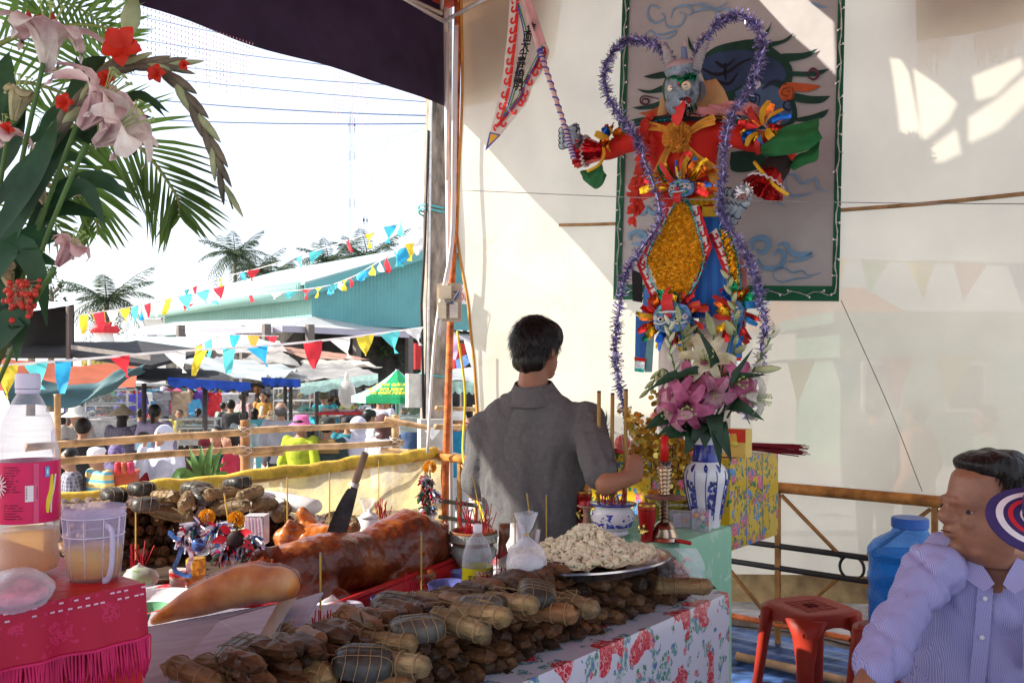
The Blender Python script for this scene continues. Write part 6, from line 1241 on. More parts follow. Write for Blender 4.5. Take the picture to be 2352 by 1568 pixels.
tx=(-fr).cross(ZUP);tq=p+fr*.088+V3(0,0,.07);text_mesh('ĐỒNG TRONG QUÀ',.014,p+fr*.0905+V3(0,0,.076),sd*-1 if(sd*-1).x>0 else sd,ZUP,.0005).build('lettering',mt((.75,.72,.6),.5),gt)
tm=MB();lv=[MB()for _ in range(3)];tw_=MB()
for b in range(18):
 a=b*2.4;tgt=P(1505+62*cos(a)+R_.uniform(-18,18),1065-140*R_.random()+35*sin(a),3.25+R_.uniform(-.1,.15));s=p+V3(0,0,.09);mid=s.lerp(tgt,.5)+V3(R_.uniform(-.03,.03),R_.uniform(-.03,.03),.03);sp=spline([s,mid,tgt],10)
 m=MB();m.tube(sp,[.0028-.0018*i/10 for i in range(11)],5);m.build('branch',mt((.16,.06,.03),.5),gt)
 for i in range(3,11):
  for k in range(5):
   d=V3(R_.gauss(0,1),R_.gauss(0,1),R_.gauss(0,.7)).normalized();c=sp[i]+d*R_.uniform(.008,.032);nn=V3(R_.gauss(0,.6),-1,R_.gauss(0,.6)).normalized();x,y=frame_of(nn);r=R_.uniform(.0075,.0125);mm=lv[R_.randrange(3)];mm.poly([c+(x*cos(t)+y*sin(t))*r for t in[j*2*pi/9 for j in range(9)]])
 if b%2:tw_.tube([tgt+V3(R_.uniform(-.05,.05),-.02,R_.uniform(-.12,0))for _ in range(5)],.0016,4)
for mm,g in zip(lv,GF):mm.build('gold_coin_leaf',g,gt,kind='stuff')
tw_.build('clear_beads',mt((.7,.66,.55),.2),gt,kind='stuff')
o=thing('gold_foil_bag',HP(1440,1195,AZ)+VX*.16,'crumpled gold foil offering behind the incense pot','ornament')
m=MB();c=HP(1450,1195,AZ)+VX*.2;m.sph(c+V3(0,0,.05),(.06,.04,.05),14);m.jitter(.012,22);m.build('gold_foil',foil((.65,.42,.03),.25),o)
# ================================================================== LONG OFFERING TABLE
TZ8=.8
F0=HP(1670,1360,TZ8);F0=V3(F0.x,F0.y,0);TL,TW=2.3,1.78
wood_table('long_table',F0-VX*(TL-.004)-UX*.004,TW-.008,TL-.008,TZ8-.006,'long wooden offering table under the rose-printed cloth',WD)
ROSE=spotmat((.58,.58,.66),[(5.5,.42,[(.08,.24,.14),(.5,.52,.55),(.16,.32,.3),(.1,.16,.4)],1.2,4),(5.5,.31,[(.42,.015,.03),(.6,.1,.12),(.5,.03,.05),(.66,.3,.3),(.46,.02,.04)],.5,4),(13,.13,[(.55,.06,.08),(.6,.3,.3),(.5,.04,.06)],.15,9)],.25,coat=.25,rot=-math.atan2(UX.y,UX.x),rand=.3)
drape('tablecloth',F0-VX*TL,TW,TL,TZ8,.66,ROSE,'white plastic tablecloth printed with red roses on the long table',.012)
BRN=[mt(c,.5,var=.35,scale=9,bump=.35,bscale=22,stretch=(.5,2,2),col2=c2)for c,c2 in(((.05,.02,.009),(.125,.058,.024)),((.032,.014,.008),(.085,.038,.018)),((.07,.03,.013),(.16,.08,.034)),((.026,.014,.009),(.065,.036,.02)))]
OLV=[mt(c,.55,var=.35,scale=12,bump=.4,bscale=25,stretch=(.4,2,2),col2=c2)for c,c2 in(((.12,.075,.03),(.25,.165,.07)),((.09,.064,.028),(.2,.14,.065)),((.13,.058,.024),(.25,.125,.052)))]
DRK=[mt(c,.4,var=.4,scale=12,bump=.4,bscale=25,col2=c2)for c,c2 in(((.02,.021,.02),(.055,.055,.048)),((.036,.033,.028),(.085,.078,.065)))]
TWINE=mt((.3,.2,.1),.8,var=.3);AX=V3(1,0,0)
def cake_mb(L,r,seed,blunt=False,n=9):
 m=MB();o=0;ps=[(-.58,.5,.05),(-.5,.75,.5),(-.42,.95,.95),(-.2,1.08,1),(.0,1.0,1.04),(.2,1.1,1),(.41,.97,.93),(.49,.8,.5),(.585,.55,.05)]
 if blunt:ps=[(-.52,.3,.5),(-.5,.75,.8),(-.45,.97,1),(-.2,1.04,1),(.1,1,1.03),(.35,1.03,1),(.46,.98,.98),(.5,.8,.72),(.54,.6,.12)]
 for k,(t,a,b)in enumerate(ps):
  for j in range(n):
   q=2*pi*j/n+.3*noise.noise(V3(seed,k*.4,0));w_=1+.2*noise.noise(V3(j*.9+seed*3,k*.9,seed))+.06*((j+k)%2);m.v.append(V3(t*L+.12*r*noise.noise(V3(j,k,seed+5)),cos(q)*r*a*w_,sin(q)*r*b*w_))
 for k in range(len(ps)-1):
  for j in range(n):a=k*n+j;b=k*n+(j+1)%n;m.f.append([a,a+n,b+n,b][::-1]);m.m.append(0)
 m.f.append(list(range(n))[::-1]);m.f.append([(len(ps)-1)*n+j for j in range(n)]);m.m+=[0,0]
 rr=random.Random(int(seed*10));t0=rr.uniform(0,6)
 for e in(-1,1):
  q=rr.uniform(0,6.3);u=V3(0,cos(q),sin(q));v=V3(0,-sin(q),cos(q));m.add([V3(e*.4*L,0,0)+u*r*1.03-v*r*.8,V3(e*.4*L,0,0)+u*r*1.05+v*r*.8,V3(e*((.54 if blunt else .64)+.08*rr.random())*L,0,0)+u*r*rr.uniform(.5,1.1)+v*r*rr.uniform(-.4,.4)],[(0,1,2)])
 for i in range(5):a=-.42+.168*i;b_=a+.168;g=lambda x,k:V3(x*L,cos(t0+x*2.5)*r*k,sin(t0+x*2.5)*r*k);h=lambda x,k:V3(x*L,cos(t0+.5+x*2.5)*r*k,sin(t0+.5+x*2.5)*r*k);m.add([g(a,1.1 if blunt else 1.18),g(b_,1.1 if blunt else 1.18),h(b_,.98),h(a,.98)],[(0,1,2,3)])
 return m
def block_mb(L,W_,H,seed):
 m=MB();c=[]
 m.grid(lambda u,v:V3(0,0,0),1,1);m=MB();e=3.2
 for i in range(9):
  t=-pi/2+pi*i/8
  for j in range(16):
   a=2*pi*j/16;f=lambda x:math.copysign(abs(x)**(2/e),x);w_=1+.05*noise.noise(V3(i+seed,j,seed*2))
   m.v.append(V3(f(cos(t))*f(cos(a))*L/2*w_,f(cos(t))*f(sin(a))*W_/2*w_,f(sin(t))*H/2*w_))
 for i in range(8):
  for j in range(16):a=i*16+j;b=i*16+(j+1)%16;m.f.append([a,b,b+16,a+16]);m.m.append(0)
 return m
def ties(L,r,n,seed,blk=None):
 m=MB();rr=random.Random(seed)
 if blk:
  W_,H=blk
  for t in(-.28,-.08,.12,.3):m.tube([V3(t*L+.004*sin(a*2+seed),cos(a)*abs(cos(a))**-.4*W_/2*1.0 if abs(cos(a))>.01 else 0,(sin(a)*abs(sin(a))**-.4 if abs(sin(a))>.01 else 0)*H/2*1.02)for a in[k*2*pi/16 for k in range(17)]],.0008,4,False)
  for t in(-.2,.15):m.tube([V3((cos(a)*abs(cos(a))**-.4 if abs(cos(a))>.01 else 0)*L/2*1.01,t*W_+.003*sin(a*2),(sin(a)*abs(sin(a))**-.4 if abs(sin(a))>.01 else 0)*H/2*1.02)for a in[k*2*pi/16 for k in range(17)]],.0008,4,False)
 else:
  for i in range(n):
   t=-.36+.72*i/(n-1);sl=rr.uniform(-.3,.3);m.tube([V3(t*L+sl*r*cos(a),cos(a)*r*1.1,sin(a)*r*1.1)for a in[k*2*pi/12 for k in range(13)]],.0011,4,False)
  k=rr.uniform(-.2,.3)*L
  for q in range(3):m.tube([V3(k,0,r*1.08),V3(k+rr.uniform(-.02,.02),rr.uniform(-.02,.02),r*1.5),V3(k+rr.uniform(-.05,.05),rr.uniform(-.04,.04),r*1.2)],.0009,3)
 return m
CK={}
def cake_mesh(kind,var,mi):
 key=(kind,var,mi)
 if key not in CK:
  if kind=='small':mb=cake_mb(.1,.0172,var*3.1)
  elif kind=='roll':mb=cake_mb(.15,.0215,var*2.3+9,True,10)
  else:mb=block_mb(.115,.088,.05,var)
  me=mb.mesh(None,kind=='block');mats={'small':BRN,'roll':OLV+OLV[:2],'block':DRK}[kind];me.materials.append(mats[mi%len(mats)]);me.name='rice_cake'
  CK[key]=me
  if kind!='small':
   tm_=ties(.15 if kind=='roll' else .115,.0225,4,var,None if kind=='roll' else(.088,.05)).mesh(None,False);tm_.materials.append(TWINE);CK[key+('t',)]=tm_
 return CK[key],CK.get(key+('t',))
AU=math.atan2(UX.y,UX.x)
def put_cake(kind,p,ang,label,group,var=None,tilt=0,roll=0,mi=None):
 var=R_.randrange(5)if var is None else var;me,tm_=cake_mesh(kind,var,R_.randrange(5)if mi is None else mi)
 o=bpy.data.objects.new({'small':'rice_cake','roll':'long_rice_cake','block':'square_rice_cake'}[kind],me);COL.objects.link(o);o.location=p;o.rotation_euler=(roll,tilt,ang);tag(o,label,'rice cake',group)
 if tm_:t=bpy.data.objects.new('twine',tm_);COL.objects.link(t);t.parent=o;t['kind']='stuff'
 return o
sp_=.0345
for j in range(6):
 for i in range(44):
  if j>3 and(i<9 or i*j%7==0):continue
  v=.1+sp_*(i+.5*(j%2))+.03*j*(i==0);p=F0-VX*v-UX*(.118+.013*j+R_.uniform(-.022,.022))+V3(0,0,TZ8+.018+.0285*j+R_.uniform(-.004,.004))
  d=p.y;y=HY+(CAMZ-p.z)*FPX/d
  if y>1592 or d<.5:continue
  put_cake('small',p,AU+R_.uniform(-.22,.22),'small leaf-wrapped rice cake, end outward, %s row of the front stack, %s'%(('bottom','second','third','fourth','fifth','top')[j],'under the platter' if v<.55 else('at its middle' if v<1 else 'at its near end')),'rice cakes stacked on the front table edge',roll=R_.uniform(0,6),tilt=R_.uniform(-.06,.06))
m=MB()
for v_ in range(120):
 for k in range(1):
  c=cake_mb(.1,.0172,v_*1.3);p=F0-VX*(.12+.036*(v_%40))-UX*(.23+.09*(v_//40)+R_.uniform(-.02,.02))+V3(0,0,TZ8+.1-.03*(v_//40)+R_.uniform(-.01,.01))
  if p.y<1.75:continue
  a_=R_.gauss(0,.2);e1=UX*cos(a_)+VX*sin(a_);e2=VX*cos(a_)-UX*sin(a_);m.add([p+e1*q.x+e2*q.y+V3(0,0,q.z)for q in c.v],c.f,v_%3)
m.build('inner_rice_cakes',BRN[:3],label='rows of rice cakes deeper inside the front stack',cat='rice cakes',kind='stuff')
def at_px(x,y,z):return HP(x,y,z)
TOPS=[('roll',838,1432,.925,.0,'olive leaf roll left of the two string-tied blocks'),('block',911,1400,.94,.25,'string-tied dark square cake just below the green incense pot'),('block',957,1452,.94,.9,'tilted dark square cake in the middle of the front stack'),('roll',1010,1391,.93,-.1,'tan leaf roll under the green incense pot'),('roll',985,1416,.93,-.15,'short tan leaf roll beside the tilted dark block'),('roll',1055,1441,.94,-.05,'reddish leaf roll in the middle of the front stack'),('roll',1102,1420,.945,-.02,'long olive leaf roll in front of the yellow-label bottle'),('block',1110,1398,.945,.1,'grey square cake directly under the yellow-label bottle'),('roll',1172,1392,.95,-.08,'olive leaf roll left of the rice platter'),('block',1233,1373,.955,-.9,'dark string-tied cake touching the rim of the rice platter'),('roll',1306,1394,.925,.05,'brown leaf roll below the platter rim'),('roll',1255,1412,.925,.0,'reddish leaf roll below the dark cake at the platter'),('roll',797,1466,.915,.1,'brown roll beside the clear sweet box'),('roll',882,1482,.92,.05,'olive roll below the tilted dark block'),('roll',662,1472,.92,-.25,'dark brown roll leaning on the white carton'),('block',722,1486,.915,-.2,'small dark block between two brown rolls'),('block',560,1508,.93,-.05,'black string-tied cake in front of the white carton'),('roll',640,1516,.9,.3,'flat leaf packet behind the black tied cake'),('roll',520,1542,.9,.2,'leaf roll at the very bottom beside the black cake'),('roll',700,1545,.9,.1,'leaf roll low at the bottom edge of the picture'),('block',835,1530,.92,.5,'black leaf parcel with loose twine near the bottom'),('roll',905,1530,.915,.1,'brown roll right of the black parcel'),('roll',770,1530,.895,.3,'leaf roll bottom centre-left under the twine'),('roll',450,1560,.89,.1,'leaf roll at the bottom left beside the carton'),('roll',1570,1352,.87,.1,'brown roll at the far end of the front stack'),('roll',600,1560,.87,.2,'leaf roll half cut off by the lower picture edge'),('roll',870,1562,.88,.0,'dark roll cut off by the lower picture edge')]
for i in range(30):
 x=430+830*R_.random();y=1400+.0*x+165*R_.random()
 if y<1545-(x-430)*.38 or y>1560+(1000-x)*.12 or x>1120-(y-1400)*1.6:continue
 p=HP(x,y,.895+R_.uniform(-.012,.008));put_cake('roll',p,AU+.1+R_.gauss(0,.45),'leaf roll in the lower layer of the front stack, mostly covered by other rolls','half-covered leaf rolls of the front stack',tilt=R_.uniform(-.12,.12),roll=R_.uniform(0,6))
for k,x,y,z,a,lb in TOPS:p=at_px(x,y,z+.006)+V3(0,0,.008);put_cake(k,p,AU+a+.12+R_.uniform(-.12,.12),lb,None,tilt=R_.uniform(-.1,.12),roll=R_.uniform(-.3,.3))
Bq0,Bq1=HP(120,1338,TZ8),HP(890,1252,TZ8);Bq0.z=Bq1.z=0;bx_=(Bq1-Bq0).normalized();by_=V3(-bx_.y,bx_.x,0);BLn=(Bq1-Bq0).length;aB=math.atan2(by_.y,by_.x)
def bh(t):return .215 if t<.45 else max(.07,.215-.19*(t-.45)/.5)
s4=.0375
for j in range(6):
 for i in range(int(BLn/s4)):
  t=(i+.5*(j%2))/(BLn/s4);z=.018+.034*j
  if z>bh(t)or t>1:continue
  pq=Bq0+bx_*BLn*t;hx_,hy_=CX+pq.x/pq.y*FPX,HY+(CAMZ-TZ8-z)*FPX/pq.y
  if(415<hx_<610 and hy_>1222)or hx_<140:continue
  p=Bq0+bx_*BLn*t+by_*(.09+.02*j+R_.uniform(-.02,.02))+V3(0,0,TZ8+z+R_.uniform(-.003,.003))
  o=put_cake('small',p,aB+pi+R_.uniform(-.16,.16),'small dark rice cake, end outward, %s row of the back stack, %s'%(('bottom','second','third','fourth','fifth','top')[j],'beside the jug' if t<.3 else('behind the paper flowers' if t<.65 else 'near the duck')),'rice cakes stacked along the side fence',roll=R_.uniform(0,6),tilt=R_.uniform(-.1,.1));o.scale=(1.05,1.15,1.15)
m=MB()
for j in range(3):
 for i in range(26):
  c=cake_mb(.13,.02,i*1.7+j);t=(i+.5)/26;p=Bq0+bx_*BLn*t+by_*(.26+.12*j)+V3(0,0,TZ8+bh(t)-.035);m.add([p+by_*q.x+bx_*q.y+V3(0,0,q.z)for q in c.v],c.f)
m.ob(Bq0+by_*.2+V3(0,0,TZ8+.004),bx_*BLn*.5,by_*.3,V3(0,0,.15));m.build('inner_rice_cakes',BRN[1],label='rows of rice cakes deeper inside the tall back stack',cat='rice cakes',kind='stuff',smooth=True)
for k,x,y,z,a,lb in(('block',262,1137,1.035,.1,'dark square cake at the left end of the back stack behind the jug'),('block',325,1122,1.06,.2,'dark square cake under the yellow rail behind the jug'),('block',335,1158,1.04,-.2,'sunlit square cake right of the plastic jug rim'),('roll',380,1140,1.05,.3,'dark roll standing askew on the back stack'),('block',470,1140,1.05,.1,'string-tied grey cake above the small white-capped bottle'),('block',452,1122,1.06,.5,'string-tied cake highest left on the back stack'),('roll',430,1150,1.045,-.3,'sunlit roll between the tied cakes'),('roll',505,1135,1.055,-.9,'sunlit roll right of the grey tied cake'),('block',545,1110,1.07,.3,'round tied bundle at the peak of the back stack'),('roll',575,1135,1.05,-.7,'long sunlit roll sloping from the peak of the back stack'),('roll',610,1158,1.01,-.7,'sunlit roll with twine below the peak bundle'),('roll',650,1172,.985,-.6,'roll sloping towards the white wrapped bag'),('roll',700,1188,.96,-.5,'roll in front of the white wrapped bag'),('roll',760,1200,.94,-.4,'roll left of the stuck knife'),('roll',810,1205,.94,-.3,'sunlit roll right of the stuck knife'),('roll',395,1180,1.0,.9,'pale pointed leaf cake standing out of the stack face'),('roll',230,1165,1.02,.3,'roll on the back stack just behind the jug'),('roll',190,1170,1.0,.5,'roll at the left of the back stack between bottle and jug'),('roll',530,1165,1.02,.6,'roll lying under the sunlit ones near the bottle')):
 put_cake(k,HP(x,y,z),aB+a,lb,None,tilt=R_.uniform(-.2,.2))
m=MB();q0=Bq0-by_*.2+V3(0,0,TZ8+.005);m.ob(q0,bx_*BLn*.8,by_*.62,V3(0,0,.008));m.build('board',mt((.07,.045,.03),.7,var=.3,bump=.2,stretch=(1,5,1)),label='added dark board standing in for shade under the tall back stack of cakes',cat='board')  # added board, its dark colour stands in for shade below the stack
A_,B_=HP(735,1408,.85),HP(1062,1282,.85);A_.z=B_.z=0;tx_=(B_-A_).normalized();ty_=V3(-tx_.y,tx_.x,0);A_=A_-tx_*.3;L_=(B_-A_).length
RT=mt((.45,.012,.015),.35,var=.12);tr=thing('red_tray',(A_+B_)/2+V3(0,0,TZ8),'long red plastic tray under the roast pig','tray');m=MB();wd_=.36
m.ob(A_+V3(0,0,TZ8+.004),tx_*L_,ty_*wd_,V3(0,0,.008))
for p,a,b in((A_,tx_*L_,ty_*.012),(A_+ty_*(wd_-.012),tx_*L_,ty_*.012),(A_+ty_*.0125,tx_*.012,ty_*(wd_-.025)),(A_+tx_*(L_-.012)+ty_*.0125,tx_*.012,ty_*(wd_-.025))):m.ob(p+V3(0,0,TZ8+.013),a,b,V3(0,0,.042))
m.build('tray_body',RT,tr);m=MB();m.tube([A_+V3(0,0,.857),A_+tx_*L_+V3(0,0,.857),A_+tx_*L_+ty_*wd_+V3(0,0,.857),A_+ty_*wd_+V3(0,0,.857),A_+V3(0,0,.857)],.009,6);m.build('rim',RT,tr,smooth=True)
def pigmat():
 m,nt,b,out=newmat('roast_skin');tc=_n(nt,'ShaderNodeTexCoord');n1=_n(nt,'ShaderNodeTexNoise',i_Scale=7,i_Detail=10,i_Roughness=.72);nt.links.new(tc.outputs['Object'],n1.inputs['Vector'])
 rp=_n(nt,'ShaderNodeValToRGB');e=rp.color_ramp.elements;e[0].position=.3;e[0].color=(.03,.006,.003,1);e[1].position=.74;e[1].color=(.42,.15,.035,1);k=e.new(.5);k.color=(.14,.028,.008,1);nt.links.new(n1.outputs[0],rp.inputs[0]);nt.links.new(rp.outputs[0],b.inputs['Base Color'])
 b.inputs['Roughness'].default_value=.28;b.inputs['Specular IOR Level'].default_value=.4;b.inputs['Coat Weight'].default_value=.12;b.inputs['Coat Roughness'].default_value=.15
 n2=_n(nt,'ShaderNodeTexNoise',i_Scale=45,i_Detail=6);nt.links.new(tc.outputs['Object'],n2.inputs['Vector']);bp=_n(nt,'ShaderNodeBump',i_Strength=.5,i_Distance=.01);nt.links.new(n2.outputs[0],bp.inputs['Height']);nt.links.new(bp.outputs[0],b.inputs['Normal']);return m
PIG=pigmat();pg=thing('roast_pig',P(850,1300,2.7),'glossy brown roast pig lying on the red tray','roast pig')
m=MB();Q=lambda x,y,d,r:(P(x,y,d),r)
spn=[Q(985,1250,2.95,.085),Q(945,1240,2.88,.104),Q(895,1262,2.8,.096),Q(840,1282,2.72,.085),Q(780,1290,2.64,.088),Q(725,1298,2.56,.09),Q(670,1308,2.48,.078),Q(620,1318,2.42,.066),Q(575,1335,2.36,.045),Q(548,1345,2.33,.034)]
m.loft([(c,ty_*r*1.05,ZUP*r)for c,r in spn],18);m.sph(P(985,1252,2.95),(.085,.085,.092),14)
m.cap(P(960,1290,2.8),.055,P(900,1338,2.72),.03);m.cap(P(900,1338,2.72),.028,P(985,1322,2.72),.022);m.cap(P(740,1345,2.48),.05,P(690,1375,2.44),.03);m.cap(P(690,1375,2.44),.028,P(790,1372,2.46),.02);m.cap(P(760,1265,2.75),.05,P(690,1262,2.72),.03)
m.leaf([P(640,1290,2.45),P(615,1265,2.46),P(600,1290,2.42)],.035,V3(0,-1,.3),.2,5)
orgpart('body',m,PIG,pg,.009,5,lambda p,n:n*(.013*noise.noise(p*8)+.005*noise.noise(V3(p.x*34,p.y*34,p.z*14))+.002*noise.noise(p*70)))
for k,(x,y)in enumerate(((632,1282),(602,1290))):m=MB();m.leaf([P(x,y+14,2.4),P(x-8,y-8,2.39),P(x-26,y+2,2.36)],.03,V3(0,-1,.4),.35,6);m.jitter(.004,30);m.build('ear',PIG,pg,smooth=True)
m=MB();m.sph(P(541,1347,2.32),(.032,.016,.028),12);m.build('snout',PIG,pg,smooth=True)
m=MB();m.tube([P(1018,1220,3.0),P(1026,1205,3.0),P(1022,1196,3.0)],[.01,.007,.003],6);m.build('tail',PIG,pg,smooth=True)
kn=thing('knife',P(765,1242,2.72),'large dark knife with a wooden handle stuck upright in the roast pig','knife');kd=V3(.1,.03,0)
m=MB();bl=spline([P(x,y,2.7)for x,y in((741,1250),(766,1180),(795,1126),(805,1121),(808,1110),(822,1113),(813,1160),(800,1210),(790,1243))],24);m.prism(bl,V3(.0006,.003,0));m.build('blade',mt((.045,.045,.05),.42,metal=.6,var=.5,scale=14),kn)
m=MB();hp_=[P(813,1114,2.7),P(818,1102,2.7),P(829,1070,2.7),P(838,1044,2.7),P(840,1039,2.7)];m.tube(spline(hp_,8),[.012,.014,.015,.0145,.0135,.013,.0135,.0145,.01],12,flat=.8);m.build('handle',mt((.22,.14,.09),.6,var=.3,scale=10,stretch=(5,5,1)),kn,smooth=True);m=MB();m.tube([P(812.5,1117,2.7),P(816,1108,2.7)],.0145,12);m.build('ferrule',mt((.6,.58,.56),.35,metal=.7),kn)
DUK=mt((.3,.06,.015),.25,var=.45,scale=12,bump=.2,bscale=60,coat=.4,col2=(.5,.16,.03));dk=thing('roast_duck',P(690,1240,2.95),'orange-red roast duck behind the pig','roast duck');m=MB()
m.sph(P(720,1232,2.95),(.11,.07,.045),14);m.sph(P(660,1235,2.92),(.05,.05,.04),10);m.cap(P(640,1242,2.9),.015,P(665,1200,2.9),.012);m.cap(P(665,1200,2.9),.012,P(690,1207,2.92),.01);m.cap(P(745,1215,2.92),.014,P(800,1212,2.95),.012);m.cap(P(700,1215,3),.016,P(695,1180,3),.02);m.cap(P(695,1176,3),.022,P(725,1206,3),.012);m.cap(P(725,1206,3),.011,P(745,1200,3),.008)
orgpart('body',m,DUK,dk,.007,3,lambda p,n:n*.003*noise.noise(p*40))
ct=thing('carton',P(520,1450,1.93),'torn white corrugated carton holding the bread loaf','carton');CW=mt((.33,.32,.385),.8,var=.12,scale=7,bump=.15,stretch=(1,8,1));KR=mt((.25,.17,.1),.85,var=.2)
def flap(pts,nm,th=.006):
 q=[P(*p)for p in pts];n=(q[1]-q[0]).cross(q[-1]-q[0]).normalized();n=-n if n.y>0 else n;m=MB();m.prism(q,-n*th);f=m.build(nm,CW,ct)
 m=MB();k=int((q[1]-q[0]).length/.006);zz=[q[0].lerp(q[1],i/k)-n*th*(.1 if i%2 else .9)+ZUP*.0018 for i in range(k+1)];m.tube(zz,.0011,3);m.build('corrugation',KR,f)
 m=MB();m.ob(q[0]+ZUP*.0006,q[1]-q[0],-n*th,ZUP*.0006);m.build('cut_edge',mt((.08,.05,.03),.9),f);return f
flap([(322,1443,1.93),(640,1385,1.99),(700,1500,1.78),(400,1570,1.74),(318,1590,1.74)],'back_flap');flap([(503,1424,1.88),(668,1377,1.93),(630,1470,1.75),(600,1510,1.72),(385,1562,1.7)],'front_flap');flap([(668,1380,1.96),(742,1358,1.99),(690,1440,1.85),(610,1500,1.76)],'side_flap')
m=MB();q=[P(640,1384,1.925),P(684,1372,1.94),P(626,1462,1.75),P(575,1500,1.715)];m.prism([p+V3(0,-.004,.002)for p in q],V3(0,.001,0));m.build('packing_tape',mt((.16,.09,.04),.35,var=.2,stretch=(1,1,8)),ct)
m=MB();m.ob(V3(P(340,1440,1.98).x,1.96,.802),V3(.5,.08,0),V3(-.05,.16,0),V3(0,0,.1));m.build('box_body',CW,ct)
bd=thing('bread_loaf',P(520,1380,2.0),'long golden-brown bread loaf in clear wrap on the carton','bread')
def breadmat():
 m,nt,b,out=newmat('crust');tc=_n(nt,'ShaderNodeTexCoord');n1=_n(nt,'ShaderNodeTexNoise',i_Scale=16,i_Detail=9);nt.links.new(tc.outputs['Object'],n1.inputs['Vector']);rp=_n(nt,'ShaderNodeValToRGB');e=rp.color_ramp.elements;e[0].position=.3;e[0].color=(.34,.085,.014,1);e[1].position=.7;e[1].color=(.72,.36,.1,1);k=e.new(.5);k.color=(.58,.2,.036,1);nt.links.new(n1.outputs[0],rp.inputs[0]);nt.links.new(rp.outputs[0],b.inputs['Base Color']);b.inputs['Roughness'].default_value=.45;b.inputs['Subsurface Weight'].default_value=.0;return m
ring=[(346,1422,1.95,8),(380,1404,1.96,20),(430,1380,1.975,32),(490,1358,1.99,43),(545,1340,2.0,48),(585,1332,2.01,45),(607,1334,2.015,40),(632,1334,2.02,42),(660,1338,2.03,35),(676,1344,2.035,20),(680,1346,2.035,8)]
m=MB();m.loft([(P(x,y+6,d),ZUP*r*d/2000*1.0,V3(.4,1,0).normalized()*r*d/2000*1.25)for x,y,d,r in ring],20)
orgpart('loaf',m,breadmat(),bd,.006,5,lambda p,n:n*.003*noise.noise(p*18))
m=MB();m.loft([(P(x,y+6,d-.004),ZUP*(r*d/2000+.005),V3(.4,1,0).normalized()*(r*d/2000*1.25+.006))for x,y,d,r in ring[2:-1]],20,0,False);m.jitter(.004,25);m.build('clear_wrap',glassy((.9,.9,.95),.02,.12,.25),bd,smooth=True)
PET=glassy((.82,.84,.9),.1,.08,.65)
def bottle(x,yb,z,s,label,lab_cols,capc=(.75,.75,.8),liquid=None,full=.3,name='plastic_bottle',wf=1.0):
 p=HP(x,yb,z);o=thing(name,p,label,'bottle')
 pr=[(.0,.004),(.025,0),(.044,.012),(.046,.03),(.043,.05),(.0465,.06),(.0465,.17),(.045,.2),(.036,.25),(.02,.285),(.0135,.295),(.0135,.305)]
 m=MB();m.lathe(p,[(r*s*(wf if h<.24 else 1+(wf-1)*max(0,(.29-h)/.05)),h*s)for r,h in pr],28);m.build('bottle_body',PET,o,smooth=True)
 m=MB();m.lathe(p,[(.0185*s,.301*s),(.0185*s,.322*s),(.016*s,.325*s),(0,.325*s)],28);m.build('cap',mt(capc,.4),o,smooth=True,auto=True);m=MB();m.lathe(p,[(.016*s,.292*s),(.018*s,.294*s),(.018*s,.3*s),(.016*s,.3*s)],24);m.build('neck_ring',mt(capc,.4),o,smooth=True)
 if liquid:m=MB();m.lathe(p,[(.0,.006*s)]+[(r*s*.96,max(h,.006)*s)for r,h in pr if h<full*.325-.005]+[(.044*s,full*.325*s),(0,full*.325*s)],24);m.build('drink',glassy(liquid,.35,.05),o,smooth=True)
 return o,p,s
def label_ring(o,p,s,z0,z1,mat,nm='label',a0=0,a1=2*pi,r=.0472,n=28):m=MB();m.grid(lambda u,v:p+(fr0(p)*cos(a0+(a1-a0)*u)+fr0(p).cross(ZUP)*sin(a0+(a1-a0)*u))*r*s+V3(0,0,(z0+(z1-z0)*v)*s),n,2);return m.build(nm,mat,o,smooth=True)
def fr0(p):f=CAMP-p;f.z=0;return f.normalized()
YLB=mt((.62,.55,.01),.35,var=.05)
o,p,s=bottle(1097,1392,TZ8,.74,'clear plastic bottle with a yellow and orange drink label',None,wf=1.32);BWF=1.33;L1=label_ring(o,p,s,.02,.16,YLB,r=.0466*1.325)
sg=-1 if fr0(p).cross(ZUP).x<0 else 1
label_ring(o,p,s,.045,.152,mt((.75,.5,.25),.35,var=.3,scale=25),'label_picture',sg*-.2,sg*1.25,.0469*1.325,12)
for k in range(9):a=sg*(.45+.12*(k-4));m=MB();f_,r_2=fr0(p),fr0(p).cross(ZUP);m.ribbon([p+(f_*cos(sg*.5+(a-sg*.5)*t)+r_2*sin(sg*.5+(a-sg*.5)*t))*.0472*1.325*s+V3(0,0,(.07+.08*t)*s)for t in(.2,.6,1)],[.001,.003,.005],f_);m.build('sun_ray',mt((.7,.3,.01),.4)if k%2 else mt((.78,.74,.66),.4),o)
t=sg*.75;f_,r_2=fr0(p),fr0(p).cross(ZUP);nn=f_*cos(t)+r_2*sin(t);xx=(r_2*cos(t)-f_*sin(t))*sg
text_mesh('Bidrico',.022,p+nn*.0487*1.32*s+V3(0,0,.125*s),xx,ZUP,.0006,'CENTER',.001).build('lettering',mt((.5,.01,.03),.4),o);text_mesh('carbonated',.008,p+nn*.0487*1.32*s+V3(0,0,.147*s),xx,ZUP,.0004).build('lettering',mt((.05,.1,.4),.4),o)
m=MB();q=p+nn*.0483*1.31*s;m.sph(q+V3(0,0,.08*s)+xx*.008,(.013,.003,.016),12,0,(xx,nn,ZUP));m.build('orange_slice',mt((.7,.4,.02),.4,var=.4,scale=60),o,smooth=True);m=MB();m.sph(q+V3(0,0,.076*s)-xx*.014,(.01,.003,.013),12,0,(xx,nn,ZUP));m.build('fruit_ring',mt((.66,.2,.06),.4,var=.4,scale=80),o,smooth=True)
t2=-sg*.5;n2=f_*cos(t2)+r_2*sin(t2);x2=(r_2*cos(t2)-f_*sin(t2))*sg;m=MB()
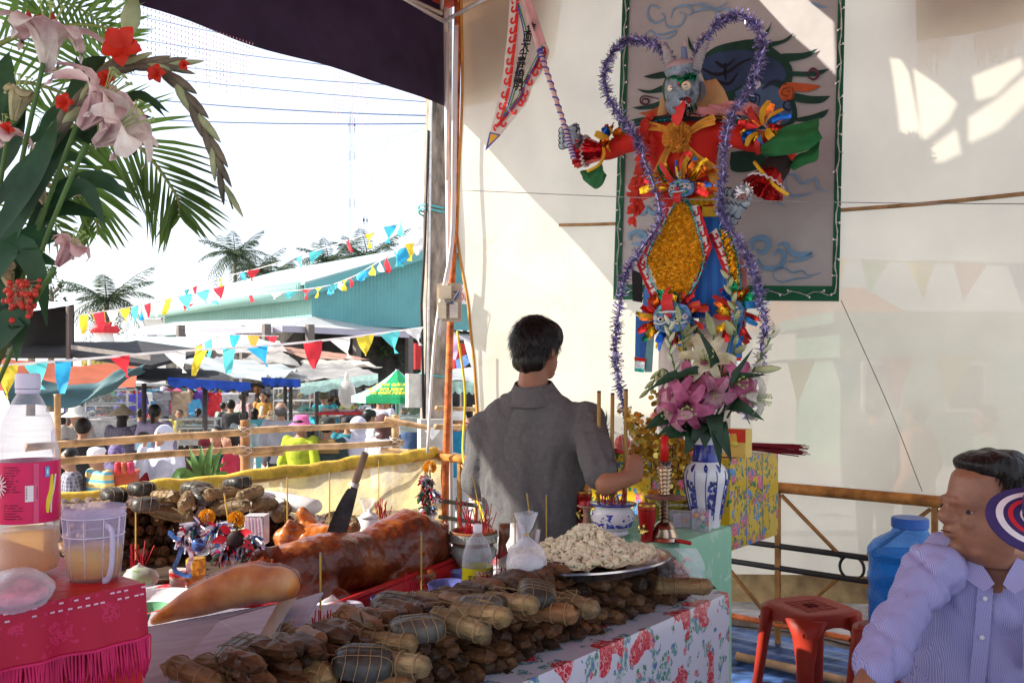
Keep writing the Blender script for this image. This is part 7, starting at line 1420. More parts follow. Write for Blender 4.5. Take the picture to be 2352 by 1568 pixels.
for k in range(9):m.ob(p+n2*.0472*1.325*s+V3(0,0,(.09+.005*k)*s)-x2*.006,x2*.012,n2*.0004,V3(0,0,.0016+.0007*(k%3)))
m.build('barcode',BLK,o)
bottle(465,1275,.845,.58,'small clear bottle with white cap among the paper flowers',None)
def bowl(x,yb,z,r,h,mat,label,cat='bowl',inner=None,rim=None,name='bowl'):
 p=HP(x,yb,z);o=thing(name,p,label,cat);m=MB();m.lathe(p,[(.45*r,0),(.5*r,.06*h),(.75*r,.3*h),(.93*r,.7*h),(r,h)],28,cap=False);m.lathe(p,[(.97*r,h),(.88*r,.7*h),(.68*r,.32*h),(0,.12*h)],28,1,cap=False);m.build('bowl_body',[mat,inner or CER],o,smooth=True)
 m=MB();m.tube([p+V3(cos(a)*r*.985,sin(a)*r*.985,h)for a in[k*2*pi/28 for k in range(29)]],r*.022,5,False);m.build('rim',rim or mat,o,smooth=True);return o,p
LIL=mt((.6,.58,.74),.3,var=.05,coat=.3);BLB=mt((.12,.14,.42),.3,var=.4,scale=20,coat=.3)
bowl(1032,1385,TZ8,.064,.058,BLB,'blue and white bowl left of the yellow-label bottle',inner=LIL);bowl(890,1412,TZ8,.048,.05,BLB,'small blue and white bowl left of the green incense pot',inner=LIL);bowl(1062,1340,TZ8,.04,.04,BLB,'small blue bowl partly hidden behind the yellow-label bottle',inner=LIL)
CEL=mt((.3,.36,.28),.3,var=.2,coat=.4)
o,p=bowl(955,1412,TZ8,.066,.05,CEL,'celadon green incense bowl with red sticks','incense bowl',SAND,CEL,'incense_bowl');sticks(p+V3(0,0,.02),16,.03,.05,.1,o)
o,p=bowl(1163,1378,TZ8,.07,.06,BW,'dark blue and white incense bowl behind the yellow-label bottle','incense bowl',SAND,COB,'incense_bowl');sticks(p+V3(0,0,.02),26,.035,.1,.14,o,lean=.1)
joss(968,1222,1380,2.55,'thin incense stick standing in the celadon bowl');joss(736,1268,1450,2.05,'tall thin incense stick in front of the pig');joss(312,1148,1285,2.9,'thin incense stick just right of the plastic jug');joss(515,1132,1215,2.75,'leaning incense stick between the two marigolds',dx=12);joss(660,1095,1235,3.0,'thin incense stick left of the knife near the duck');joss(757,1082,1200,3.05,'thin incense stick directly behind the knife');joss(1255,1135,1260,2.85,'incense stick standing before the grey shirt on the right');joss(1183,1168,1290,2.85,'short incense stick before the grey shirt on the left');joss(1210,1132,1180,2.85,'leaning incense stick before the middle of the grey shirt',dx=6);joss(870,1056,1185,3.35,'thin dark incense stick against the plastic sheet',.0018);joss(1085,1090,1210,3.1,'leaning dark incense stick left of the grey shirt',.002,dx=24)
for x,y,d,n,lb in((312,1288,2.85,14,'cluster of red incense stubs right of the jug'),(880,1182,3.3,18,'cluster of red incense stubs behind the pig back'),(790,1205,3.05,12,'cluster of red incense stubs right of the knife'),(672,1230,2.98,8,'few red incense stubs beside the duck'),(735,1455,2.02,12,'red incense stubs by the clear sweet box')):
 p=P(x,y,d);o=thing('incense_cup',V3(p.x,p.y,TZ8+.003),lb,'incense');h=max(.02,p.z-TZ8-.03);m=MB();m.lathe(V3(p.x,p.y,TZ8+.003),[(.022,0),(.03,h)],14);m.build('cup',SAND,o);sticks(V3(p.x,p.y,TZ8+h),n,.025,.05,.09,o)
BRC=mt((.2,.075,.03),.3,var=.4,scale=14,coat=.4);p=HP(1088,1318,TZ8);o=thing('censer',p,'brown and cream carved censer with block handles left of the man','censer')
m=MB();m.lathe(p,[(.055,0),(.06,.01),(.05,.03),(.075,.06),(.08,.085),(.07,.1)],28,cap=False);m.build('body',mt((.5,.42,.33),.35,var=.35,scale=25,col2=(.3,.4,.36)),o,smooth=True);m=MB();m.lathe(p,[(.07,.1),(.074,.105),(.081,.112),(.081,.146),(.076,.15),(.07,.146),(.068,.11),(0,.1)],28);m.build('rim_band',[BRC],o,smooth=True,auto=True)
m=MB();m.lathe(p,[(.0817,.115),(.0817,.142)],28,cap=False);m.build('cream_band',mt((.55,.5,.42),.35),o,smooth=True)
f_,r_2=fr0(p),fr0(p).cross(ZUP)
m=MB()
for k in range(9):
 a=-1.2+.3*k;
 for q_,w_ in((.012,.018),(.0065,.01)):m.tube([p+(f_*cos(a+x/.0825)+r_2*sin(a+x/.0825))*.0822+V3(0,0,.1285+z)for x,z in((-w_/2,-q_),(w_/2,-q_),(w_/2,q_),(-w_/2,q_),(-w_/2,-q_*.3))],.0008,3)
m.build('key_pattern',mt((.1,.25,.24),.4),o,kind='stuff');sticks(p+V3(0,0,.1),32,.05,.08,.15,o,lean=.2)
for sx in(-1,1):
 c=p+r_2*sx*.086+V3(0,0,.05);m=MB();m.tube([c,c+r_2*sx*.014+V3(0,0,.02),c+r_2*sx*.01+V3(0,0,.05),c+r_2*sx*.018+V3(0,0,.075),c+r_2*sx*.018+V3(0,0,.12)],[.012,.018,.014,.019,.02],8);m.build('handle',BRC,o,smooth=True)
p=HP(1343,1312,.915);o=thing('rice_platter',p,'wide metal platter heaped with sticky rice and beans','platter');AL_=mt((.6,.6,.63),.22,metal=.95,var=.06);m=MB();tl=Matrix.Rotation(radians(-4),3,VX);prr=[(0,0),(.16,0),(.2,.012),(.232,.034),(.246,.036),(.246,.041),(.23,.04),(.198,.018),(.16,.006),(0,.006)]
m.lathe(V3(0,0,0),prr,56);m.v=[p+tl@q for q in m.v];m.build('platter',AL_,o,smooth=True,auto=True)
RICE=[mt((.8,.74,.53),.5,var=.08,scale=20,transl=.15),mt((.66,.55,.28),.55,var=.15,scale=20),mt((.24,.15,.06),.6,var=.3)]
def rh(x,y):q=math.hypot(x+.0,y);return max(0,q-.16)*.75+max(0,.095*(1-(q/.215)**1.5)+.03*math.exp(-((x-.03)**2+(y-.03)**2)/.003)*1+.02*noise.noise(V3(x*16,y*16,1))+.013*noise.noise(V3(x*45,y*45,2)))
m=MB();m.grid(lambda u,v:p+tl@V3(cos(u*2*pi)*v*.212,sin(u*2*pi)*v*.212,.004+rh(cos(u*2*pi)*v*.212,sin(u*2*pi)*v*.212)),60,26);m.build('rice_mound',RICE[0],o,smooth=True)
m=MB()
for i in range(6000):
 a=R_.uniform(0,6.283);q=.203*R_.random()**.5;x,y=cos(a)*q,sin(a)*q;c=p+tl@V3(x,y,.009+rh(x,y)+R_.uniform(-.002,.006));d=V3(R_.gauss(0,1),R_.gauss(0,1),R_.gauss(0,1)).normalized();e,g=frame_of(d);k=R_.random();mi=0 if k<.8 else(1 if k<.93 else 2);L=R_.uniform(.0045,.0085)if mi<2 else R_.uniform(.003,.005);w_=L*.55
 m.add([c+d*L,c-d*L,c+e*w_,c-e*w_,c+g*w_,c-g*w_],[(0,2,4),(0,4,3),(0,3,5),(0,5,2),(1,4,2),(1,3,4),(1,5,3),(1,2,5)],mi)
for i in range(420):
 a=R_.uniform(0,6.283);q=.196*R_.random()**.5;x,y=cos(a)*q,sin(a)*q;r=R_.uniform(.006,.012);n0=len(m.v);m.sph(p+tl@V3(x,y,.009+rh(x,y)+r*.35),(r,r,r*.8),7,0 if R_.random()<.85 else 1)
 for vv in m.v[n0:]:vv+=noise.noise_vector(vv*90)*r*.5
m.build('rice_grains',RICE,o,kind='stuff')
CLR=glassy((.86,.88,.93),.16,.1,.7)
def tied_bag(x,yb,z,r,h,label,fill,fmat,mouth=1):
 p=HP(x,yb,z);o=thing('clear_bag',p,label,'bag');m=MB();m.lathe(p,[(.3*r,0),(.95*r,.08*h),(r,.25*h),(.8*r,.45*h),(.3*r,.6*h),(.12*r,.66*h)]+([(.35*r,.8*h),(.6*r,1.0*h)]if mouth else[(.05*r,.72*h)]),22,cap=False);m.jitter(.006,24);m.jitter(.004,60);m.build('bag_film',CLR,o,smooth=True)
 m=MB();m.lathe(p,[(0,.004),(.88*r,.08*h),(.92*r,.22*h),(.55*r,fill*h),(0,(fill+.03)*h)],18);m.jitter(.004,40);m.build('contents',fmat,o,smooth=True)
 if mouth:m=MB();m.tube([p+V3(cos(a)*.13*r,sin(a)*.13*r,.655*h)for a in[k*2*pi/12 for k in range(13)]],.0022,5,False);m.build('rubber_band',mt((.5,.3,.05),.5),o)
SUG=mt((.72,.71,.7),.6,var=.06,scale=60,bump=.4,bscale=120)
tied_bag(1208,1325,.945,.055,.17,'tied clear bag of white sugar on the rice platter rim',.35,SUG);tied_bag(322,1345,TZ8+.02,.055,.1,'clear bag of green limes beside the red cloth',.5,mt((.16,.28,.05),.5,var=.4,scale=15),0);tied_bag(760,1430,TZ8+.01,.06,.1,'clear bag of white powder in front of the red tray',.5,SUG,0);tied_bag(843,1235,TZ8+.05,.055,.15,'crumpled clear bag standing behind the pig back',.12,SUG);tied_bag(1150,1350,TZ8,.05,.1,'clear bag of sugar behind the yellow-label bottle',.5,SUG,0)
p=HP(682,1172,.985);m=MB();ax_=(P(745,1165,3.2)-P(618,1140,3.35)).normalized();c0_=P(612,1140,3.3)
m.loft([(c0_+ax_*.24*t+V3(0,0,-.004),ZUP*r*.75,ax_.cross(ZUP)*r*1.3)for t,r in((-.12,.012),(-.03,.03),(.05,.036),(.4,.042),(.75,.04),(1,.036),(1.06,.02))],16);m.jitter(.007,20);m.build('white_wrapped_bag',sheetmat((.72,.74,.74),.05,.3,.08,9,.3),label='white plastic-wrapped cylinder of noodles on the back stack',cat='bag',smooth=True)
p=HP(862,1225,.95);o=thing('white_jar',V3(p.x,p.y,TZ8),'white lidded porcelain jar behind the pig','jar');c=P(848,1215,3.25);c=V3(c.x,c.y,.85);m=MB();m.lathe(c,[(.03,0),(.036,.03),(.036,.085),(.03,.09)],18);m.build('jar',CER,o,smooth=True);m=MB();m.lathe(c+V3(0,0,.09),[(.036,0),(.03,.014),(.008,.022),(.009,.03),(0,.034)],18);m.build('lid',CER,o,smooth=True);m=MB();m.box(V3(c.x,c.y,TZ8+.003),.1,.1,.045);m.build('stand',WD,o)
p=HP(1188,1300,TZ8);o=thing('teapot',p,'white porcelain teapot hidden behind the sugar bag','teapot');m=MB();m.lathe(p,[(.03,0),(.045,.03),(.042,.09),(.028,.12),(.026,.15)],20);m.build('pot_body',CER,o,smooth=True);m=MB();m.tube([p+V3(.04,0,.06),p+V3(.07,0,.09),p+V3(.075,0,.13)],[.012,.008,.008],8);m.build('spout',CER,o,smooth=True)
m=MB();m.tube([p+V3(-.04,0,.04),p+V3(-.065,0,.06),p+V3(-.065,0,.1),p+V3(-.035,0,.12)],.005,6);m.build('handle',CER,o,smooth=True)
bowl(372,1392,TZ8+.02,.09,.03,CER,'white dish behind the bread tip','dish',name='dish');bowl(338,1440,TZ8+.02,.062,.05,mt((.15,.42,.22),.4),'pale green plastic bowl beside the red cloth',inner=mt((.2,.5,.28),.4));bowl(795,1440,TZ8,.045,.06,mt((.6,.55,.66),.35),'lilac plastic cup right of the incense stick','cup',name='cup')
m=MB();q=HP(355,1405,TZ8+.012);m.ob(q+V3(-.12,-.03,0),V3(.26,.1,0),V3(-.05,.14,0),V3(0,0,.012));m.build('red_saucer_tray',RT,label='flat red tray beneath the white dish',cat='tray')
p=HP(408,1352,TZ8);o=thing('glass_tumbler',p,'small tumbler of amber tea left of the bread','glass');lathe_obj(o,'tumbler',p,[(.022,0),(.026,.062)],glassy((.9,.85,.8),.15),18);lathe_obj(o,'tea',p,[(.0,.004),(.021,.004),(.0235,.034),(0,.034)],mt((.3,.09,.015),.15),18)
m=MB();m.lathe(p,[(.0252,.042),(.0258,.055)],18,cap=False);m.build('red_print',mt((.5,.03,.03),.4,var=.5,scale=120),o)
p=HP(735,1478,TZ8+.05);o=thing('sweet_box',p,'clear lidded box of pink and white sweets among the cakes','sweets');m=MB();m.box(p,.2,.09,.05,.35);m.build('clear_box',glassy((.88,.85,.92),.2,.1,.7),o)
for k in range(26):m=MB();m.sph(p+Matrix.Rotation(.35,3,'Z')@V3(R_.uniform(-.085,.085),R_.uniform(-.035,.035),R_.uniform(.012,.04)),.011,7);m.build('sweet',mt(((.7,.2,.35),(.72,.7,.68),(.3,.5,.3),(.7,.4,.3))[k%4],.4),o,smooth=True)
o=thing('straw_pack',P(582,1240,2.7),'clear pack of pink and white straws behind the paper flowers','straws')
for k in range(16):a=P(565+2.6*k,1250,2.72+.02*(k%3));b=P(562+2.5*k,1188+3*(k%2),2.72+.02*(k%3));m=MB();m.tube([a,b],.0028,6);m.build('straw',mt(((.72,.7,.72),(.7,.25,.4),(.7,.68,.72))[k%3],.4),o)
m=MB();q=P(560,1252,2.69);m.ob(q,V3(.062,0,0),V3(0,.06,0),V3(0,0,.09));m.build('wrapper',glassy((.86,.84,.88),.15),o)
o=thing('noodle_bag',P(1560,1340,2.55),'clear bag of pink prawn crackers slumped at the altar corner','bag');m=MB();m.grid(lambda u,v:P(1490+110*u+20*sin(v*3),1258+100*v,2.62-.08*sin(u*pi)-.05*v+.03*noise.noise(V3(u*6,v*6,3))),14,14);m.build('bag_film',CLR,o,smooth=True)
for k in range(44):m=MB();c=P(1520+65*R_.random(),1290+60*R_.random(),2.63);a=R_.uniform(0,6);m.tube([c+(V3(cos(a+t),.3*sin(a+t),sin(a+t)))*.012 for t in(0,.9,1.8,2.7)],.0045,5);m.build('prawn_cracker',mt(((.75,.35,.28),(.75,.6,.52))[k%2],.5,transl=.2),o,smooth=True)
MG=mt((.88,.36,.015),.7,var=.3,scale=30,transl=.2)
def marigold(c,r,label,stemto):
 o=thing('marigold',c-ZUP*r,label,'marigold');m=MB()
 for i in range(150):
  t=math.acos(1-1.75*(i+.5)/150);a=i*2.39996;d=V3(sin(t)*cos(a),sin(t)*sin(a),cos(t));x,y=frame_of(d);b=c+d*r*.6;m.leaf([b,b+d*r*.3,c+d*r*1.02+x*R_.uniform(-.15,.15)*r],r*.17,x,.3,3)
 m.build('petals',MG,o,smooth=True);m=MB();m.tube(spline([c-ZUP*r*.5,(c+stemto)/2+V3(.006,0,0),stemto],6),.003,5);m.build('stem',STM,o)
marigold(P(475,1187,2.5),.024,'left orange marigold above the paper flowers',P(480,1240,2.52));marigold(P(542,1193,2.5),.025,'right orange marigold above the paper flowers',P(538,1250,2.52));marigold(P(987,1073,3.3),.026,'single orange marigold above the foil posy by the corner post',P(983,1150,3.3))
PF=[mt((.7,.68,.74),.4,var=.15,scale=40),foil((.55,.03,.06),.35),foil((.12,.25,.55),.35),mt((.6,.1,.16),.45,var=.4,scale=60,col2=(.75,.65,.7)),mt((.05,.16,.06),.5,var=.3),foil((.5,.5,.55),.3)]
def posy(name,items,label,n,wts,cat='paper flowers'):
 o=thing(name,items[0][0],label,cat);mbs=[MB()for _ in PF]
 for c,r,k in items:
  for i in range(k):
   d=V3(R_.gauss(0,1),R_.gauss(0,1)-.4,R_.gauss(0,.8)).normalized();mi=R_.choices(range(len(PF)),wts)[0];b=c+d*r*.2;x,y=frame_of(d);e=c+d*r*R_.uniform(.6,1.1)+x*R_.uniform(-.3,.3)*r-ZUP*R_.uniform(0,.25)*r;mbs[mi].leaf([b,b.lerp(e,.5)+y*r*.2,e],R_.uniform(.004,.009),(x+y*R_.uniform(-1,1)),.4,4,prof=lambda t:.8+.4*sin(t*5))
 for mm,q in zip(mbs,PF):
  if mm.v:mm.build('paper_petals',q,o,smooth=True,kind='stuff')
 return o
po=posy('paper_posy',[(P(450,1222,2.48),.05,90),(P(500,1228,2.46),.05,80),(P(430,1240,2.46),.04,50),(P(575,1250,2.44),.05,80),(P(540,1240,2.45),.045,60),(P(520,1270,2.42),.045,70),(P(600,1275,2.42),.04,40)],'spray of red, white and blue paper flowers laid on the pig head',9,(5,4,3,4,1.5,1.5))
for c,r,mat_,nm in((P(540,1238,2.4),.024,mt((.015,.008,.008),.6),'dark_flower_centre'),(P(455,1252,2.41),.02,foil((.08,.15,.4)),'blue_rosette')):
 m=MB();m.sph(c,(r,.012,r),14);m.build(nm,mat_,po,smooth=True)
for k in(0,1,3,4):a=k*.85-.3;c=P(540,1238,2.41);d=V3(cos(a),-.25,sin(a));m=MB();m.leaf([c+d*.02,c+d*.04,c+d*.062+V3(0,0,-.01)],.012,V3(0,-1,.2),.3,6);m.build('red_petal',mt((.55,.015,.03),.45,var=.2),po,smooth=True)
for pts in([(418,1255),(408,1285),(400,1305),(415,1318),(440,1322)],[(432,1255),(440,1280),(432,1300),(436,1315)],[(590,1260),(612,1290),(640,1285),(620,1265)],[(398,1228),(388,1222),(402,1235),(415,1238)]):m=MB();m.ribbon(spline([P(x,y,2.4)for x,y in pts],10),.012,V3(.3,-1,.2));m.build('streamer',PF[2]if pts[0][0]<430 else PF[3],po,smooth=True)
posy('foil_posy',[(P(985,1140,3.28),.05,110),(P(980,1110,3.28),.035,60),(P(985,1175,3.26),.04,60)],'bunch of red and silver foil streamers under the single marigold',7,(2,4,1,3,3,3))
o=thing('soda_can',HP(445,1345,TZ8),'red and gold label drink bottle behind the paper flowers','bottle');p=HP(450,1345,TZ8);lathe_obj(o,'bottle_body',p,[(.028,0),(.03,.01),(.03,.07),(.027,.09)],glassy((.6,.35,.08),.4),18);m=MB();m.lathe(p,[(.0306,.04),(.0306,.088)],18,cap=False);m.build('label',mt((.5,.02,.04),.35,var=.5,scale=50,col2=(.7,.45,.05)),o)
for sx in(0,1):pass
# ================================================================== RED ALTAR TABLE, BOTTLE, JUG AND FLOWERS AT THE LEFT
RZ=1.16;K0=HP(322,1338,RZ);K0=V3(K0.x,K0.y,0);KD=.8
wood_table('side_table',K0-VX*(KD-.004)-UX*.004,.6,KD-.008,RZ-.006,'small tall table under the crimson fringed cloth',WD)
CRI=mt((.45,.008,.012),.5,var=.2,scale=6,bump=.2,bscale=40);PNK=spotmat((.36,.003,.032),[(70,.22,[(.46,.02,.09),(.34,.004,.035)],.2,3),(20,.3,[(.3,.003,.03),(.46,.012,.07),(.33,.004,.035)],.5,7)],.5)
cl=drape('red_tablecloth',K0-VX*KD,.6,KD,RZ,.55,CRI,'crimson cloth with lace band and pink fringe on the left table',.006)
m=MB()
def lace(u,v):s=u*KD;return K0-VX*s+UX*(.016+.010*v+.006*sin(s*37)*v+.004*sin(s*90)*v)+V3(0,0,RZ+.003-.078*v-.004*sin(s*15)*v)
lc_o=V3(0,0,0);OFF['red_tablecloth_l']=OFF[cl.name]
m.grid(lace,120,10);m.build('lace_band',PNK,cl,smooth=True)
m=MB();m.tube([lace(i/120,1.0)+UX*.002 for i in range(121)],.003,5);m.build('braid',mt((.6,.02,.12),.6),cl,smooth=True)
m=MB()
for i in range(170):
 q=lace((i+.5)/170,1.0)+UX*.003;L=R_.uniform(.045,.06);w_=R_.uniform(.0025,.004);dx=R_.uniform(-.008,.008)
 m.tube([q-VX*w_,q-VX*(w_-dx*.4)+UX*.004-V3(0,0,L*.6),q+VX*dx-V3(0,0,L),q+VX*(w_+dx*.4)+UX*.002-V3(0,0,L*.6),q+VX*w_],.0016,4,False)
m.build('fringe',mt((.56,.012,.1),.6,var=.25),cl,kind='stuff')
m=MB()
for r_w in range(2):
 for i in range(66):
  if R_.random()<.25:continue
  q=lace((i+.5)/66+R_.uniform(-.003,.003),.07+.13*r_w)+UX*.0018;m.tube([q-VX*.003,q+VX*.003],.0014,4)
m.build('lace_stitches',mt((.75,.5,.62),.4),cl,kind='stuff')
o,p,s=bottle(64,1322,RZ,1.0,'large soda bottle with pink label and amber drink at the left edge',None,(.62,.6,.72),(.98,.62,.2),.23,'soda_bottle')
f_,r_2=fr0(p),fr0(p).cross(ZUP);sg=-1 if r_2.x<0 else 1
def lq(a,z,e=.0478):a=sg*a;return p+(f_*cos(a)+r_2*sin(a))*e+V3(0,0,z)
def lx(a):a=sg*a;return(r_2*cos(a)-f_*sin(a))*sg
label_ring(o,p,s,.09,.186,mt((.62,.012,.11),.35,var=.15,scale=5))
def lbl(nm,a0,a1,z0,z1,col,e=.0481):m=MB();m.grid(lambda u,v:lq(a0+(a1-a0)*u,z0+(z1-z0)*v,e),8,1);m.build(nm,mt(col,.4),o)
lbl('label_strip',.16,.32,.092,.184,(.66,.08,.2));lbl('white_patch',-.08,.3,.125,.15,(.78,.76,.76));m=MB()
for k in range(14):m.add([lq(-.06+.34*t,.128+.0015*k,.0484)for t in(0,1)]+[lq(-.06+.34*t,.128+.0015*k+.0004+.0006*((k*7)%3)/2,.0484)for t in(1,0)],[(0,1,2,3)])
m.build('barcode',BLK,o)
m=MB()
for k in range(20):
 if 9<k<14:continue
 z=.178-.0042*k;n_=R_.uniform(.5,.85)if k<10 else R_.uniform(.6,1)
 for j in range(9):
  if j/9>n_ or R_.random()<.1:continue
  a=-.75+.068*j;m.add([lq(a,z,.0482),lq(a+.05,z,.0482),lq(a+.05,z+.0016,.0482),lq(a,z+.0016,.0482)],[(0,1,2,3)])
m.build('small_print',mt((.16,.01,.04),.5),o,kind='stuff')
lbl('blue_mark',.52,.68,.162,.178,(.1,.35,.7));lbl('white_mark',.57,.63,.166,.174,(.8,.8,.85),.0484)
m=MB();sp=spline([lq(.78,.165,.0483),lq(.7,.14,.0483),lq(.62,.125,.0483),lq(.6,.105,.0483)],12);m.ribbon(sp,[.003+.006*sin(pi*i/12)for i in range(13)],f_);m.build('yellow_swoosh',mt((.66,.58,.02),.4),o);m=MB();m.ribbon([q_+lx(.65)*.006 for q_ in sp],.0022,f_);m.build('white_swoosh',mt((.78,.72,.74),.4),o)
m=MB()
for k in range(16):a=k*pi/8;c=lq(-.98,.15,.0484);d=lx(-.98)*cos(a)+ZUP*sin(a);m.ribbon([c+d*.006,c+d*.02],[.003,.0012],lq(-.98,.15)-p-V3(0,0,.15))
m.build('white_flower_print',mt((.8,.72,.76),.4),o)
p=HP(216,1328,RZ);o=thing('plastic_jug',p,'frosted lilac plastic mug half full of yellow drink on the red cloth','mug');FR=sheetmat((.68,.64,.9),.66,.6,.05,3,.25)
m=MB();m.lathe(p,[(.0,.003),(.034,.0),(.038,.006),(.0425,.035),(.0428,.037),(.0425,.039),(.0445,.069),(.0448,.071),(.0445,.073),(.0455,.098),(.0468,.1),(.0465,.115),(.0448,.115),(.044,.1)],40,cap=False);m.build('mug_body',FR,o,smooth=True)
m=MB();m.lathe(p,[(0,.006),(.036,.006),(.0405,.035),(.041,.052),(0,.052)],30);m.build('yellow_drink',mt((.85,.56,.03),.2,var=.1,transl=.5),o,smooth=True)
f_,r_2=fr0(p),fr0(p).cross(ZUP);r_2=r_2 if r_2.x>0 else-r_2
m=MB()
for k in range(10):a=k*2*pi/10+.3;m.tube([p+(f_*cos(a)+r_2*sin(a))*(.0385+.0075*t)+V3(0,0,.008+.09*t)for t in(0,.5,1)],.0007,4)
for z,r in((.1,.0468),(.071,.0449)):m.tube([p+V3(cos(a)*r,sin(a)*r,z)for a in[k*2*pi/36 for k in range(37)]],.0009,4,False)
m.build('moulded_ribs',mt((.7,.68,.84),.3),o,smooth=True)
m=MB();d=(f_+r_2*.42).normalized();sp=spline([p+d*.043+V3(0,0,.088),p+d*.06+V3(0,0,.086),p+d*.066+V3(0,0,.07),p+d*.062+V3(0,0,.03),p+d*.05+V3(0,0,.008),p+d*.044-r_2*.004+V3(0,0,.004)],16);m.tube(sp,.0062,8,True,0,.5,d.cross(ZUP));m.build('handle',mt((.6,.57,.74),.35,transl=.3,var=.04),o,smooth=True)
p=HP(30,1390,RZ);o=thing('cellophane_bag',p,'crumpled clear bag of pink sweets at the left edge of the red cloth','bag');m=MB();m.sph(p+V3(0,0,.02),(.06,.05,.03),18);m.jitter(.016,20);m.build('bag_film',CLR,o,smooth=True)
m=MB();m.sph(p+V3(0,0,.016),(.045,.04,.018),12);m.jitter(.01,30);m.build('pink_sweets',mt((.6,.15,.2),.5,var=.4,scale=40),o,smooth=True);m=MB();m.tube([HP(50,1352,RZ)+V3(0,0,.009),HP(108,1362,RZ)+V3(0,0,.009)],.009,10);m.build('red_candle',mt((.6,.02,.02),.35,transl=.15),label='short red candle lying beside the crumpled bag',cat='candle',smooth=True)
fa=thing('flower_arrangement',P(-120,1250,1.75),'tall arrangement of pale pink lilies, gladioli and palm fronds at the left','flowers');BS=P(-90,1000,1.6)
PL1=petalmat((.74,.44,.4),(.86,.8,.72));PL2=petalmat((.72,.32,.35),(.86,.7,.64));CR1=petalmat((.6,.55,.28),(.7,.66,.42))
PALM2=mt((.07,.15,.03),.45,var=.4,scale=3,transl=.42,col2=(.14,.27,.05));LF2=mt((.02,.06,.025),.38,var=.35,scale=6,transl=.12,col2=(.035,.1,.04))
def frond2(pts,d,L0,n=26,down=.5,mat=PALM2,mid=.5):
 sp=spline([P(x,y,d+.02*i)for i,(x,y)in enumerate(pts)],n);m=MB();m.tube(sp,[.007-.005*i/n for i in range(n+1)],5);m.build('rachis',mt((.2,.24,.06),.5),fa,smooth=True)
 m=MB()
 for i in range(2,n+1):
  t=i/n;q=(sp[min(n,i+1)]-sp[i-1]).normalized();s_=q.cross(V3(0,1,.25)).normalized();ll=L0*(sin(pi*min(1,t*.75+.25)))**.6
  for k in(-1,1):
   dr=(s_*k*.75+q*.75-ZUP*down*.5+V3(0,R_.uniform(-.25,.25),R_.uniform(-.1,.1))).normalized();m.leaf([sp[i],sp[i]+dr*ll*.5,sp[i]+dr*ll-ZUP*down*.15*ll],.0052,V3(R_.uniform(-.4,.4),-1,.3),.3,4)
 m.build('leaflets',mat,fa,smooth=True)
frond2([(-60,130),(80,70),(220,60),(310,100)],2.0,.16,24,.2);frond2([(-80,40),(30,-20),(160,10),(260,70)],2.1,.15,22,.3);frond2([(40,330),(180,290),(310,330),(400,440),(415,500)],1.9,.2,34,.45);frond2([(20,420),(130,380),(210,440),(225,540)],1.95,.17,26,.7);frond2([(-40,220),(60,190),(200,240),(280,300)],2.15,.14,22,.4);frond2([(-90,560),(10,450),(80,470),(170,560)],2.1,.14,20,.6)
def lf(pts,wd,d=1.5,mat=LF2,nm='leaf',nz=V3(.15,-1,.35),tip=1):m=MB();m.leaf([P(x,y,d+.015*i)for i,(x,y)in enumerate(pts)],wd,nz,.22,12,tip=tip);return m.build(nm,mat,fa,smooth=True)
for pts,wd,d in(([(95,330),(140,265),(205,215)],.022,1.5),([(-20,560),(60,430),(110,330),(130,270)],.02,1.42),([(-10,470),(70,380),(150,300)],.018,1.44),([(-20,640),(60,470),(150,330),(205,270)],.018,1.46),([(120,430),(230,415),(300,465)],.018,1.5),([(100,480),(190,430),(245,525)],.017,1.48),([(60,545),(130,480),(245,500)],.02,1.5),([(30,565),(90,545),(150,545)],.024,1.47),([(-10,640),(40,560),(90,640),(108,750)],.022,1.45),([(0,700),(30,640),(75,560)],.022,1.5),([(0,780),(35,700),(40,640)],.026,1.52),([(-10,800),(40,730),(38,830)],.024,1.4),([(210,330),(200,290),(235,250)],.02,1.52),([(180,310),(290,330),(310,360)],.014,1.52),([(190,190),(215,150),(245,130)],.02,1.55),([(0,240),(10,170),(20,120)],.02,1.5),([(250,240),(330,225),(390,260)],.01,1.55),([(270,230),(330,220),(380,270)],.009,1.56),([(20,300),(40,250),(95,210)],.018,1.56),([(250,260),(300,265),(350,270)],.012,1.54),([(60,620),(70,560),(90,470)],.016,1.54),([(-20,420),(30,330),(60,250)],.018,1.55),([(60,420),(120,340),(175,330)],.016,1.55),([(100,400),(150,360),(215,380)],.014,1.56),([(40,480),(120,460),(190,485)],.016,1.55),([(-20,300),(20,230),(30,160)],.016,1.57),([(150,260),(180,190),(175,130)],.014,1.57),([(60,330),(130,300),(200,330)],.013,1.57),([(20,620),(70,590),(140,610)],.018,1.5),([(-20,600),(20,520),(20,440)],.022,1.52)):lf(pts,wd,d)
def trump(x0,y0,x1,y1,R,mat,d=1.45,dy=-.15,op=1.0,nm='lily'):
 a,b=P(x0,y0,d),P(x1,y1,d);dv=(b-a).normalized()+V3(0,dy,0);lily(b,dv,R,[mat],fa,openn=op,name=nm);m=MB();m.tube(spline([BS.lerp(a,.35)+V3(0,0,-.03),BS.lerp(a,.75),a],8),.0042,6);m.build('lily_stem',STM,fa,smooth=True)
trump(100,145,112,75,.09,PL1);trump(175,290,240,222,.088,PL2,1.44);trump(198,330,285,285,.085,PL1,1.42,-.2,.8);trump(125,615,165,565,.055,PL2,1.42,-.1,.55);trump(20,300,45,215,.06,CR1,1.47,-.1,.4);trump(100,480,88,430,.04,CR1,1.5,-.1,.5);trump(160,410,178,432,.04,PL1,1.52,-.2,.5);trump(30,720,10,620,.05,CR1,1.5,-.3,.5);trump(-10,330,8,300,.05,PL2,1.48)
